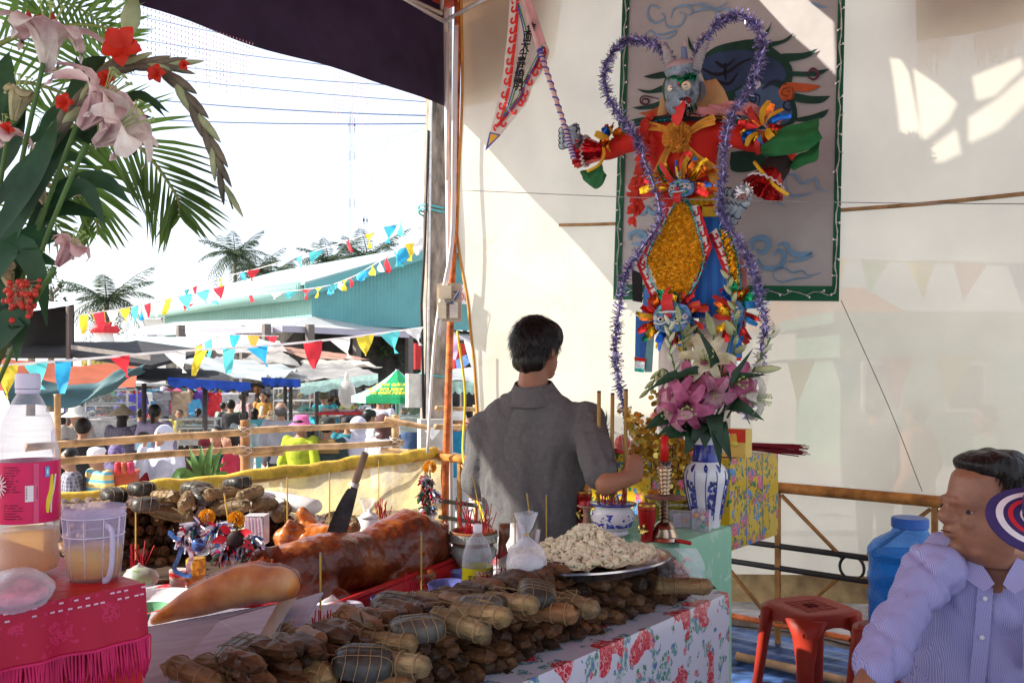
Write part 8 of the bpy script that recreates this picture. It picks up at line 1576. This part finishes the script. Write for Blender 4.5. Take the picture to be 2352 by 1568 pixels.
GLA=mt((.1,.09,.06),.5,var=.35,scale=9,col2=(.2,.16,.1));RDF=mt((.66,.03,.01),.5,var=.15,transl=.25)
bud(P(292,78,1.5),P(312,-10,1.5),.017,BUD,fa);m=MB();m.tube([P(150,330,1.55),P(230,200,1.52),P(294,85,1.5)],.004,6);m.build('lily_stem',STM,fa,smooth=True)
for pts,n0 in(([(70,420),(140,290),(215,205),(285,130)],3),([(110,360),(200,220),(270,160),(345,148),(420,152)],4),([(240,170),(345,150),(400,185),(445,250),(482,320),(500,380),(535,480)],4)):
 sp=spline([P(x,y,1.48)for x,y in pts],16);m=MB();m.tube(sp,[.0045-.003*i/16 for i in range(17)],6);m.build('gladiolus_stem',GLA,fa,smooth=True)
 for i in range(n0,16):q=(sp[min(16,i+1)]-sp[i-1]).normalized();x=q.cross(V3(0,1,0));bud(sp[i]-q*.012,sp[i]+q*.05+x*(.012 if i%2 else-.012),.0085*(1.25-.04*i),GLA if i%3 else BUD,fa,'gladiolus_bud')
for x,y,r in((285,110,.03),(245,185,.014),(362,172,.014),(425,152,.008),(152,238,.014),(20,300,.012)):
 m=MB();c=P(x,y,1.46)
 for k in range(5):a=k*1.26+x;d=V3(cos(a),-.3,sin(a));m.leaf([c,c+d*r*.7+V3(0,-.006,0),c+d*r*1.2],r*.55,V3(0,-1,.1),.3,5)
 m.build('red_gladiolus',RDF,fa,smooth=True)
for x,y in((95,42),(83,45),(68,35),(123,40)):bud(P(x,y+12,1.45),P(x-4,y-10,1.45),.005,mt((.35,.03,.02),.6),fa,'anther')
o=thing('berry_cluster',P(45,740,1.42),'hanging cluster of small red palm fruit below the lilies','fruit');m=MB();bm2=MB()
for k in range(90):c=P(48+R_.gauss(0,19),690+R_.gauss(0,22),1.44+R_.uniform(-.03,.03));m.sph(c,R_.uniform(.0038,.0055),7);bm2.tube([P(48,650,1.45),c.lerp(P(48,650,1.45),.3),c],.0008,3)
m.build('berries',mt((.55,.05,.03),.4,var=.3,scale=60),o,smooth=True,kind='stuff');bm2.build('stalks',mt((.45,.3,.18),.6),o,kind='stuff')
# ================================================================== STOOLS, WATER JUG AND MEN UNDER THE TENT
RP=mt((.34,.03,.014),.45,var=.15,scale=5)
def stool(c,h,label):
 o=thing('plastic_stool',c,label,'stool');c=Vector(c);hw=.15;cs=[(V3(a,b,0))for a,b in((1,1),(-1,1),(-1,-1),(1,-1))];rt=Matrix.Rotation(.35,3,'Z')
 def ringp(s_,z,e=4.):return[c+rt@V3(math.copysign(abs(cos(a))**(2/e),cos(a))*s_,math.copysign(abs(sin(a))**(2/e),sin(a))*s_,z)for a in[k*2*pi/32+.01 for k in range(32)]]
 m=MB();rr=[ringp(.155,h-.05),ringp(.157,h-.02),ringp(.152,h-.004),ringp(.14,h),ringp(.12,h-.004),ringp(.03,h-.004)]
 for r in rr:m.v+=r
 for i in range(len(rr)-1):
  for j in range(32):a=i*32+j;b=i*32+(j+1)%32;m.f.append([a,b,b+32,a+32]);m.m.append(0)
 m.build('seat',RP,o,smooth=True,auto=True)
 m=MB();
 for k in range(-2,3):m.tube([c+rt@V3(k*.035,-.08,h-.0015),c+rt@V3(k*.035,.08,h-.0015)],.0014,4);m.tube([c+rt@V3(-.08,k*.035,h-.0015),c+rt@V3(.08,k*.035,h-.0015)],.0014,4)
 m.build('grip_lines',mt((.28,.025,.012),.5),o)
 for q in cs:
  t=c+rt@(q*.125)+V3(0,0,h-.02);b=c+rt@(q*.17);m=MB();e=(rt@q).normalized();x=e.cross(ZUP)
  m.loft([(b+V3(0,0,.0),x*.026,e*.02),(b.lerp(t,.6),x*.036,e*.024),(b.lerp(t,.85),x*.055,e*.028),(t,x*.085,e*.03)],10);m.build('leg',RP,o,smooth=True)
 for k in range(4):
  a,b=cs[k],cs[(k+1)%4];m=MB();P0=[c+rt@(a.lerp(b,t)*.148)+V3(0,0,h-.035-.06*(2*t-1)**2)for t in[i/8 for i in range(9)]];nrm=rt@(a+b).normalized();m.ribbon(P0,.05,nrm);m.build('apron',RP,o,smooth=True)
 return o
s0=P(1862,1388,3.77);stool(V3(s0.x,s0.y,0),s0.z,'red plastic stool standing empty on the blue floor')
s1=P(2090,1440,3.32);stool(V3(s1.x,s1.y,0),s1.z,'red plastic stool under the blue water bottle')
s2=P(2290,1700,2.3);stool(V3(s2.x,s2.y,0),.46,'red plastic stool under the seated man in lilac shirt')
p=V3(s1.x,s1.y,s1.z+.002);o=thing('water_bottle',p,'large blue translucent water bottle standing behind the seated man','water bottle');BLG=glassy((.06,.36,.85),.2,.1,.62);k=.152
m=MB();m.lathe(p,[(.0,0),(k*.93,0),(k*.97,.012),(k*.97,.09),(k,.1),(k,.125),(k*.97,.135),(k*.97,.165),(k,.175),(k,.195),(k*.97,.205),(k*.97,.255),(k,.27),(k,.29),(k*.97,.3),(k*.85,.325),(k*.62,.345),(k*.45,.36),(k*.4,.375),(k*.4,.385)],40,cap=False);m.build('bottle_body',BLG,o,smooth=True)
m=MB();m.lathe(p,[(0,.005),(k*.93,.006),(k*.94,.275),(0,.276)],32);m.build('water',glassy((.03,.55,.85),.25,.05,.5),o,smooth=True)
m=MB();m.lathe(p,[(k*.42,.378),(k*.44,.381),(k*.44,.412),(k*.41,.417),(0,.417)],32);m.build('cap',mt((.03,.12,.42),.35),o,smooth=True,auto=True)
def hand(m,w,d,side,n,s=1,curl=1.2,th=True):
 """palm, four unequal bent fingers and a thumb; w wrist, d direction, side across the palm, n back of the hand"""
 d,side,n=d.normalized(),side.normalized(),n.normalized();pc=w+d*.045*s
 m.loft([(w,side*.026*s,n*.018*s),(w+d*.03*s,side*.036*s,n*.016*s),(w+d*.075*s,side*.04*s,n*.013*s),(w+d*.09*s,side*.036*s,n*.009*s)],12)
 for i,L in enumerate((.068,.078,.074,.058)):
  b=w+d*.082*s+side*(.03-.02*i)*s;a=.25;pts=[b-d*.02*s,b]
  for f in(.42,.33,.25):a+=curl*(.55 if f==.42 else .8);pts.append(pts[-1]+(d*cos(a)-n*sin(a))*L*f*s)
  m.tube(pts,[.0095*s,.0095*s,.0088*s,.0082*s,.0065*s],8)
  m.sph(pts[-1],.0066*s,6)
 if th:b=w+d*.03*s+side*.03*s;p1=b+(side*.8+d*.6-n*.2).normalized()*.034*s;p2=p1+(d*.8-n*.5-side*.2).normalized()*.03*s;m.tube([b-side*.015*s,b,p1,p2],[.013*s,.0125*s,.011*s,.008*s],8);m.sph(p2,.0082*s,6)
def crease(p,n,sc,amp):q=noise.noise(V3(p.x*sc+p.z*sc*.4,p.y*sc,p.z*sc*.7));return n*-amp*max(0,1-abs(q)*2.2)**4
def fold(p,n,sc,amp):return n*(amp*noise.noise(V3(p.x*sc,p.y*sc,p.z*sc*.45))+amp*.5*noise.noise(V3(p.x*sc*2.3,p.y*sc*2.3,p.z*sc*.9+7)))
HR=mt((.011,.009,.008),.38,var=.5,scale=45,bump=.5,bscale=60,stretch=(1,1,.25))
def strands(m,c,rx,ry,rz,f,n,lim,L=.03,fm=9):
 X=f.cross(ZUP)
 for i in range(n):
  d=V3(R_.gauss(0,1),R_.gauss(0,1),R_.gauss(.3,.9)).normalized()
  if d.z<lim+.35*max(0,d.y)or(d.y>fm and d.z<.7):continue
  q=c+X*d.x*rx+f*d.y*ry+ZUP*d.z*rz;t=(d.cross(ZUP).cross(d)*-1+V3(R_.gauss(0,.3),R_.gauss(0,.3),0)).normalized();dd=X*d.x+f*d.y+ZUP*d.z;tt=(X*t.x+f*t.y+ZUP*t.z);m.leaf([q-dd*.003,q+dd*.0015+tt*L*.5,q-dd*.001+tt*L],.0014,dd,0,3)
mn=thing('person',V3(*P(1228,1200,3.3).xy,0),'man in charcoal polo shirt from behind, placing incense in the pot','person');ft=V3(.28,.96,0).normalized();rt_=V3(ft.y,-ft.x,0);hf=V3(.66,.75,0).normalized();hr=V3(hf.y,-hf.x,0)
SK=mt((.34,.155,.09),.5,var=.1,scale=9,bump=.05,bscale=80);KM=3.3/2000
ring=[(1226,900,.075,.06),(1227,916,.125,.075),(1228,935,.175,.09),(1230,965,.205,.1),(1230,1020,.208,.11),(1228,1100,.192,.115),(1226,1180,.175,.115),(1225,1290,.172,.118),(1225,1390,.175,.115)]
R3=[(P(x,y,3.3),rt_*a,ft*b)for x,y,a,b in ring]
hc=P(1233,797,3.32);body=MB()
body.sph(hc,(.078,.098,.105),18,0,(hr,hf,ZUP));body.sph(hc+hf*.03-ZUP*.06,(.06,.066,.065),14,0,(hr,hf,ZUP));body.sph(hc+hf*.07-ZUP*.1,(.028,.025,.025),10);body.sph(hc+hf*.104-ZUP*.03,(.016,.02,.026),8);body.sph(hc+hf*.09+ZUP*.02,(.05,.016,.014),8,0,(hr,hf,ZUP));body.sph(hc+hf*.088-ZUP*.07,(.026,.014,.014),8,0,(hr,hf,ZUP))
body.cap(P(1222,905,3.3),.062,P(1226,850,3.31),.056)
for k in(-1,1):body.sph(hc+hr*.078*k-hf*.004-ZUP*.012,(.011,.022,.034),10,0,(hr,hf,ZUP));body.sph(hc+hr*.084*k-hf*.012-ZUP*.006,(.006,.012,.028),8,0,(hr,hf,ZUP))
body.loft([(c,a*(.92 if i<2 else .86),b*(.9 if i<2 else .8))for i,(c,a,b)in enumerate(R3)],18)
SR,ER,WR=P(1345,968,3.24),P(1392,1112,2.99),P(1434,1100,3.0);SL,EL,WL=P(1112,985,3.36),P(1092,1125,3.42),P(1160,1150,3.66)
body.cap(SR,.046,ER,.04);body.cap(ER,.043,WR,.03);body.cap(SL,.046,EL,.04);body.cap(EL,.042,WL,.03)
hd=(P(1476,1074,3.02)-WR);hand(body,WR-hd.normalized()*.02,hd,V3(0,.2,1),V3(.5,-.8,.1).cross(V3(0,0,1)).cross(V3(0,0,1))*-1,1.1,1.35);hand(body,WL,V3(.2,.8,0),V3(1,0,0),V3(0,0,1),.95,.8)
hip=[V3(*(P(1225,1390,3.3)+rt_*.09*k).xy,0)for k in(-1,1)]
for h_ in hip:body.cap(h_+V3(0,0,.62),.085,h_+V3(0,0,.42),.06);body.cap(h_+V3(0,0,.42),.058,h_+V3(0,0,.08),.038);body.cap(h_+V3(0,0,.035)-ft*.02,.036,h_+V3(0,0,.03)+ft*.14,.03)
orgpart('body',body,SK,mn,.009,4)
sh=MB();sh.loft([(c,a*1.03+a.normalized()*.004,b*1.08)for c,a,b in R3],22);sh.cap(SR,.07,SR.lerp(ER,.8),.07);sh.cap(SL,.072,SL.lerp(EL,.86),.066)
GP=mt((.12,.118,.118),.9,var=.1,scale=60,bump=.25,bscale=160)
def shirtfold(p,n):return fold(p,n,6,.014)+fold(p+V3(5,0,0),n,13,.006)+n*.003+crease(p,n,6,.009)+crease(p+V3(2,5,1),n,13,.005)
orgpart('polo_shirt',sh,GP,mn,.010,5,shirtfold)
m=MB();cz=P(1225,896,3.305);m.lathe(cz,[(.118,-.03),(.1,-.01),(.086,.012),(.076,.03),(.08,.03),(.092,.01),(.108,-.012),(.128,-.036)],30,axis=(ZUP+ft*-.22).normalized(),cap=False,squash=.9);m.jitter(.004,12);m.build('collar',GP,mn,smooth=True)
tr_=MB()
for h_ in hip:tr_.cap(h_+V3(0,0,.66),.1,h_+V3(0,0,.42),.075);tr_.cap(h_+V3(0,0,.42),.074,h_+V3(0,0,.08),.058)
tr_.cap(hip[0]+V3(0,0,.68),.1,hip[1]+V3(0,0,.68),.1);orgpart('trousers',tr_,F((.03,.03,.04)),mn,.012,3)
ha=MB();ha.sph(hc-hf*.012+ZUP*.018,(.089,.104,.106),18,0,(hr,hf,ZUP));ha.sph(hc-hf*.045-ZUP*.05,(.074,.058,.055),14,0,(hr,hf,ZUP));ha.sph(hc+hf*.03+ZUP*.04,(.09,.078,.074),14,0,(hr,hf,ZUP));ha.sph(hc-hf*.06+ZUP*.015,(.078,.052,.075),12,0,(hr,hf,ZUP))
for k in(-1,1):ha.sph(hc+hr*.07*k+hf*.022+ZUP*.002,(.015,.014,.034),8)
orgpart('hair',ha,HR,mn,.008,3,lambda p,n:n*(.005*noise.noise(V3(p.x*40,p.y*40,p.z*10))))
m=MB();strands(m,hc-hf*.012+ZUP*.015,.092,.107,.108,hf,3000,-.45);m.build('hair_strands',HR,mn,kind='stuff')
ms=thing('person',V3(s2.x,s2.y,0),'seated man with dark hair in a lilac striped shirt looking left','person');g=V3(-.97,-.12,0).normalized();gr=V3(g.y,-g.x,0);SK3=mt((.26,.115,.065),.38,var=.16,scale=14,bump=.12,bscale=160,spec=.45)
D=2.15;Kk=D/2000;hc=P(2275,1150,D);b=MB();Qh=lambda x,y,o=0:P(x,y,D+o)
HRW=[(1052,2245,2318,.04),(1066,2212,2345,.062),(1090,2188,2364,.074),(1120,2180,2372,.079),(1150,2177,2374,.08),(1168,2184,2372,.08),(1190,2186,2368,.081),(1208,2183,2362,.08),(1228,2184,2354,.077),(1246,2188,2346,.073),(1264,2194,2338,.068),(1280,2208,2332,.062),(1296,2228,2328,.056)]
b.loft([(Qh((x0+x1)/2,y),gr*w_,g*(x1-x0)/2*Kk)for y,x0,x1,w_ in HRW],26)
b.cap(Qh(2181,1156),.01,Qh(2168,1183),.017);b.sph(Qh(2170,1189),(.018,.017,.013),10,0,(gr,g,ZUP))
for k in(-1,1):b.sph(Qh(2180,1192)+gr*.013*k,(.009,.013,.009),8,0,(gr,g,ZUP));b.sph(Qh(2214,1196)+gr*.04*k,(.022,.032,.022),10,0,(gr,g,ZUP));b.sph(Qh(2280,1198)+gr*.082*k,(.012,.022,.034),10,0,(gr,g,ZUP));b.sph(Qh(2284,1192)+gr*.09*k,(.007,.014,.027),8,0,(gr,g,ZUP));b.sph(Qh(2240,1258)+gr*.035*k,(.03,.045,.026),10,0,(gr,g,ZUP))
b.sph(Qh(2178,1213),(.024,.01,.008),10,0,(gr,g,ZUP));b.sph(Qh(2180,1226),(.022,.011,.009),10,0,(gr,g,ZUP));b.sph(Qh(2180,1147),(.045,.012,.012),10,0,(gr,g,ZUP));b.sph(Qh(2196,1262),(.03,.018,.018),10,0,(gr,g,ZUP))
b.cap(Qh(2280,1330,.03),.07,Qh(2278,1240,.01),.066)
cf_=V3(-.35,-.94,0).normalized();cr=V3(-cf_.y,cf_.x,0)*-1;cr=cr if cr.x>0 else-cr
tr3=[(2278,1262,.085,.065),(2280,1285,.15,.085),(2284,1325,.195,.1),(2286,1410,.207,.122),(2284,1520,.208,.14),(2284,1640,.2,.145),(2284,1710,.19,.14)]
R4=[(Qh(x,y,.06),cr*a,cf_*c_)for x,y,a,c_ in tr3];b.loft([(c,a*(.92 if i<2 else .82),q*(.92 if i<2 else .8))for i,(c,a,q)in enumerate(R4)],18)
S1,E1,W1=Qh(2146,1306,-.0),Qh(2068,1425,-.08),Qh(1988,1575,-.2);S2,E2,W2=Qh(2440,1370,.1),Qh(2500,1560,0),Qh(2420,1700,-.25)
for S_,E_,W_ in((S1,E1,W1),(S2,E2,W2)):b.cap(S_,.042,E_,.034);b.cap(E_,.034,W_,.03);hand(b,W_,V3(-.25,-.5,-.35),V3(.8,-.3,0),V3(-.2,-.3,.9),1,.5)
sd_=Qh(2284,1700,.06);kn_=[sd_+cf_*.44+cr*.2*k+V3(-.18,0,-.0)for k in(-1,1)]
for k,kp in zip((-1,1),kn_):h0=sd_+cr*.09*k;kp.z=.52;b.cap(h0,.09,kp,.065);ft_=V3(kp.x+.02,kp.y+.05,.1);b.cap(kp,.06,ft_,.04);b.cap(V3(ft_.x,ft_.y,.04),.036,V3(ft_.x,ft_.y,.04)+cf_*.14,.03)
orgpart('body',b,SK3,ms,.0055,3)
ss=MB();ss.loft([(c,a*1.05,q*1.06)for c,a,q in R4[1:]],24);ss.cap(Qh(2280,1292,.06)-cr*.1,.075,Qh(2280,1292,.06)+cr*.1,.075)
for S_,E_,W_ in((S1,E1,W1),(S2,E2,W2)):ss.cap(S_,.07,E_,.06);ss.cap(E_,.06,E_.lerp(W_,.5),.053);ss.cap(E_.lerp(W_,.48),.058,E_.lerp(W_,.72),.057)
def lilmat():
 m,nt,bs,out=newmat('striped_shirt');tc=_n(nt,'ShaderNodeTexCoord');wv=_n(nt,'ShaderNodeTexWave',i_Scale=95.0,i_Distortion=.4,i_Detail=1);wv.bands_direction='X';nt.links.new(tc.outputs['Object'],wv.inputs['Vector']);rp=_n(nt,'ShaderNodeValToRGB');e=rp.color_ramp.elements;e[0].position=.35;e[1].position=.65;e[0].color=(.24,.24,.5,1);e[1].color=(.38,.38,.62,1);nt.links.new(wv.outputs['Fac'],rp.inputs[0]);nt.links.new(rp.outputs[0],bs.inputs['Base Color']);bs.inputs['Roughness'].default_value=.8;return m
LSH=lilmat()
orgpart('striped_shirt',ss,LSH,ms,.0095,4,lambda p,n:fold(p,n,7,.018)+fold(p+V3(3,1,0),n,15,.009)+n*.006+crease(p,n,9,.011)+crease(p+V3(2,5,1),n,17,.006))
for k in(-1,1):
 c=Qh(2276,1285,.03);m=MB();m.leaf([c+cr*.085*k-cf_*.03+V3(0,0,.035),c+cr*.075*k+cf_*.06+V3(0,0,.01),c+cr*.02*k+cf_*.115-V3(0,0,.045)],.034,(cf_*.6+V3(0,0,.75)+cr*.4*k),.1,8,prof=lambda t:1-.55*t**3);m.build('collar',LSH,ms,smooth=True)
m=MB();pkt=[R4[i][0]+R4[i][2]*1.13-cr*.012*(i+1)for i in range(2,6)];sp=spline(pkt,20);m.ribbon(sp,.034,cf_);m.build('placket',LSH,ms,smooth=True)
for i in(2,8,14):m=MB();m.lathe(sp[i]+cf_*.003,[(.006,0),(.0065,.002),(.003,.0025),(0,.002)],12,axis=cf_);m.build('button',mt((.75,.75,.8),.3),ms,smooth=True)
m=MB();q=R4[3][0]+R4[3][2]*1.0+cr*.085;m.grid(lambda u,v:q+cr*(.1*u-.05)+cf_*(.028-.05*u)-V3(0,0,.11*v-.02),4,4);m.build('pocket',LSH,ms,smooth=True);m=MB();m.tube([q+cf_*.05+cr*-.01+V3(0,0,.035),q+cf_*.05+cr*-.014-V3(0,0,.04)],.004,6);m.build('pen',mt((.03,.03,.12),.3),ms)
tt=MB()
for k,kp in zip((-1,1),kn_):tt.cap(sd_+cr*.09*k,.105,kp,.08);tt.cap(kp,.078,V3(kp.x+.02,kp.y+.05,.14),.06)
tt.cap(sd_-cr*.09,.11,sd_+cr*.09,.11);orgpart('trousers',tt,F((.015,.015,.018)),ms,.012,3)
ha=MB();ha.loft([(Qh((x0+x1)/2,y),gr*w_,g*(x1-x0)/2*Kk)for y,x0,x1,w_ in[(1032,2256,2326,.045),(1044,2214,2352,.07),(1058,2194,2370,.081),(1076,2202,2382,.086),(1105,2222,2390,.089),(1145,2236,2392,.09),(1180,2276,2390,.088),(1215,2300,2378,.08),(1235,2316,2366,.07)]],24)
orgpart('hair',ha,HR,ms,.0075,3,lambda p,n:n*(.006*noise.noise(V3(p.x*35,p.y*35,p.z*12))))
m=MB();strands(m,Qh(2290,1122),.091,.1,.088,g,3600,-.1,.03,.45);m.build('hair_strands',HR,ms,kind='stuff')
for k in(-1,1):
 e_=Qh(2200,1168)+gr*.044*k;m=MB();m.sph(e_,(.0125,.011,.0055),10,0,(gr,g,ZUP));e=m.build('eye',mt((.42,.38,.34),.2),ms,smooth=True);m=MB();m.sph(e_+g*.007+gr*.006*k,(.007,.006,.005),8,0,(gr,g,ZUP));m.build('iris',BLK,e,smooth=True)
 m=MB();m.tube([Qh(2184+12*j,1148)+gr*(.034+.0135*j)*k+ZUP*.004*(1-abs(j-1))for j in range(3)],[.003,.0045,.002],6);m.build('eyebrow',HR,ms,smooth=True);m=MB();m.tube([e_+gr*.016*k+ZUP*.004-g*.004,e_+ZUP*.009+g*.005,e_-gr*.014*k+ZUP*.003+g*.001],.0035,6);m.build('eyelid',SK3,ms,smooth=True)
m=MB();m.sph(Qh(2172,1219),(.02,.006,.0025),8,0,(gr,g,ZUP));m.build('mouth',mt((.1,.03,.025),.5),ms,smooth=True)
mc=thing('person',V3(*P(2430,1600,1.75).xy,0),'person in navy cap with white and red brim stripes at the right edge','person');vn=V3(-.25,-.62,.74).normalized();vX=V3(-1,.2,0).normalized();vX=(vX-vn*vX.dot(vn)).normalized();vY=vn.cross(vX);vY=vY if vY.z>0 else-vY;vc=P(2388,1184,1.585)
D=1.7;hc=vc-vX*.085-vn*.075;ax3=(vY,vX,vn);g=V3(-.97,.2,0).normalized();gr=V3(g.y,-g.x,0);b=MB();SK4=mt((.5,.28,.19),.5,var=.08)
b.sph(hc,(.076,.095,.11),18,0,ax3);b.sph(hc+vX*.035-vn*.08,(.058,.056,.07),14,0,ax3);b.sph(hc+vX*.1-vn*.03,(.015,.02,.024),8,0,ax3);b.sph(hc+vX*.083-vn*.075,(.024,.014,.012),8,0,ax3);c0=hc+V3(.12,.1,-.24);b.cap(c0,.06,hc-vX*.02-vn*.05,.056)
b.loft([(c0+ZUP*.03,gr*.08,g*.06),(c0-ZUP*.02,gr*.18,g*.09),(c0-ZUP*.2,gr*.18,g*.11),(c0-ZUP*.5,gr*.17,g*.11)],16);lg=V3(c0.x,c0.y,0)
for k in(-1,1):b.cap(c0+gr*.17*k-ZUP*.03,.05,c0+gr*.2*k-ZUP*.3,.04);b.cap(c0+gr*.2*k-ZUP*.3,.038,c0+gr*.1*k-ZUP*.4+g*.2,.03);b.cap(lg+gr*.09*k+V3(0,0,.75),.085,lg+gr*.1*k+V3(0,0,.4),.06);b.cap(lg+gr*.1*k+V3(0,0,.4),.055,lg+gr*.1*k+V3(0,0,.06),.04)
orgpart('body',b,SK4,mc,.01,4);m=MB();m.loft([(c0-ZUP*.005,gr*.13,g*.08),(c0-ZUP*.03,gr*.19,g*.1),(c0-ZUP*.2,gr*.19,g*.12),(c0-ZUP*.52,gr*.18,g*.12)],18)
for k in(-1,1):m.cap(c0+gr*.17*k-ZUP*.03,.065,c0+gr*.2*k-ZUP*.28,.06)
orgpart('shirt',m,mt((.45,.46,.62),.8),mc,.012,4);m=MB()
for k in(-1,1):m.cap(lg+gr*.09*k+V3(0,0,.78),.1,lg+gr*.1*k+V3(0,0,.1),.06)
orgpart('trousers',m,dark,mc,.014,3)
NAV=mt((.05,.035,.14),.8,var=.1,bump=.2,bscale=200);m=MB();m.lathe(vc-vX*.07-vn*.022,[(.096,0),(.097,.03),(.084,.07),(.045,.097),(0,.103)],24,cap=False,axis=vn);m.build('cap',NAV,mc,smooth=True)
def vis(u,v):a=(u-.5)*3.1;return vc+(vX*cos(a)*1.02+vY*sin(a)*.92)*(.002+.084*v)-vn*.012*(sin(a)**2)*v
for nm,v0,v1,mm,e in(('visor',0,1,NAV,0),('white_stripe',.66,.8,mt((.78,.76,.8),.7),.0012),('red_stripe',.47,.57,mt((.6,.03,.05),.7),.0012),('white_stripe',.3,.34,mt((.78,.76,.8),.7),.0012)):
 m=MB();m.grid(lambda u,v:vis(.03+.94*u if e else u,v0+(v1-v0)*v)+vn*e,28,8 if not e else 2)
 if not e:m.grid(lambda u,v:vis(u,v)-vn*.003,28,6)
 m.build(nm,mm,mc,smooth=True)
m=MB();m.sph(hc-vX*.03+vn*.01,(.081,.08,.085),14,0,ax3);m.build('hair',HR,mc,smooth=True)
bpy.data.scenes.remove(TS)
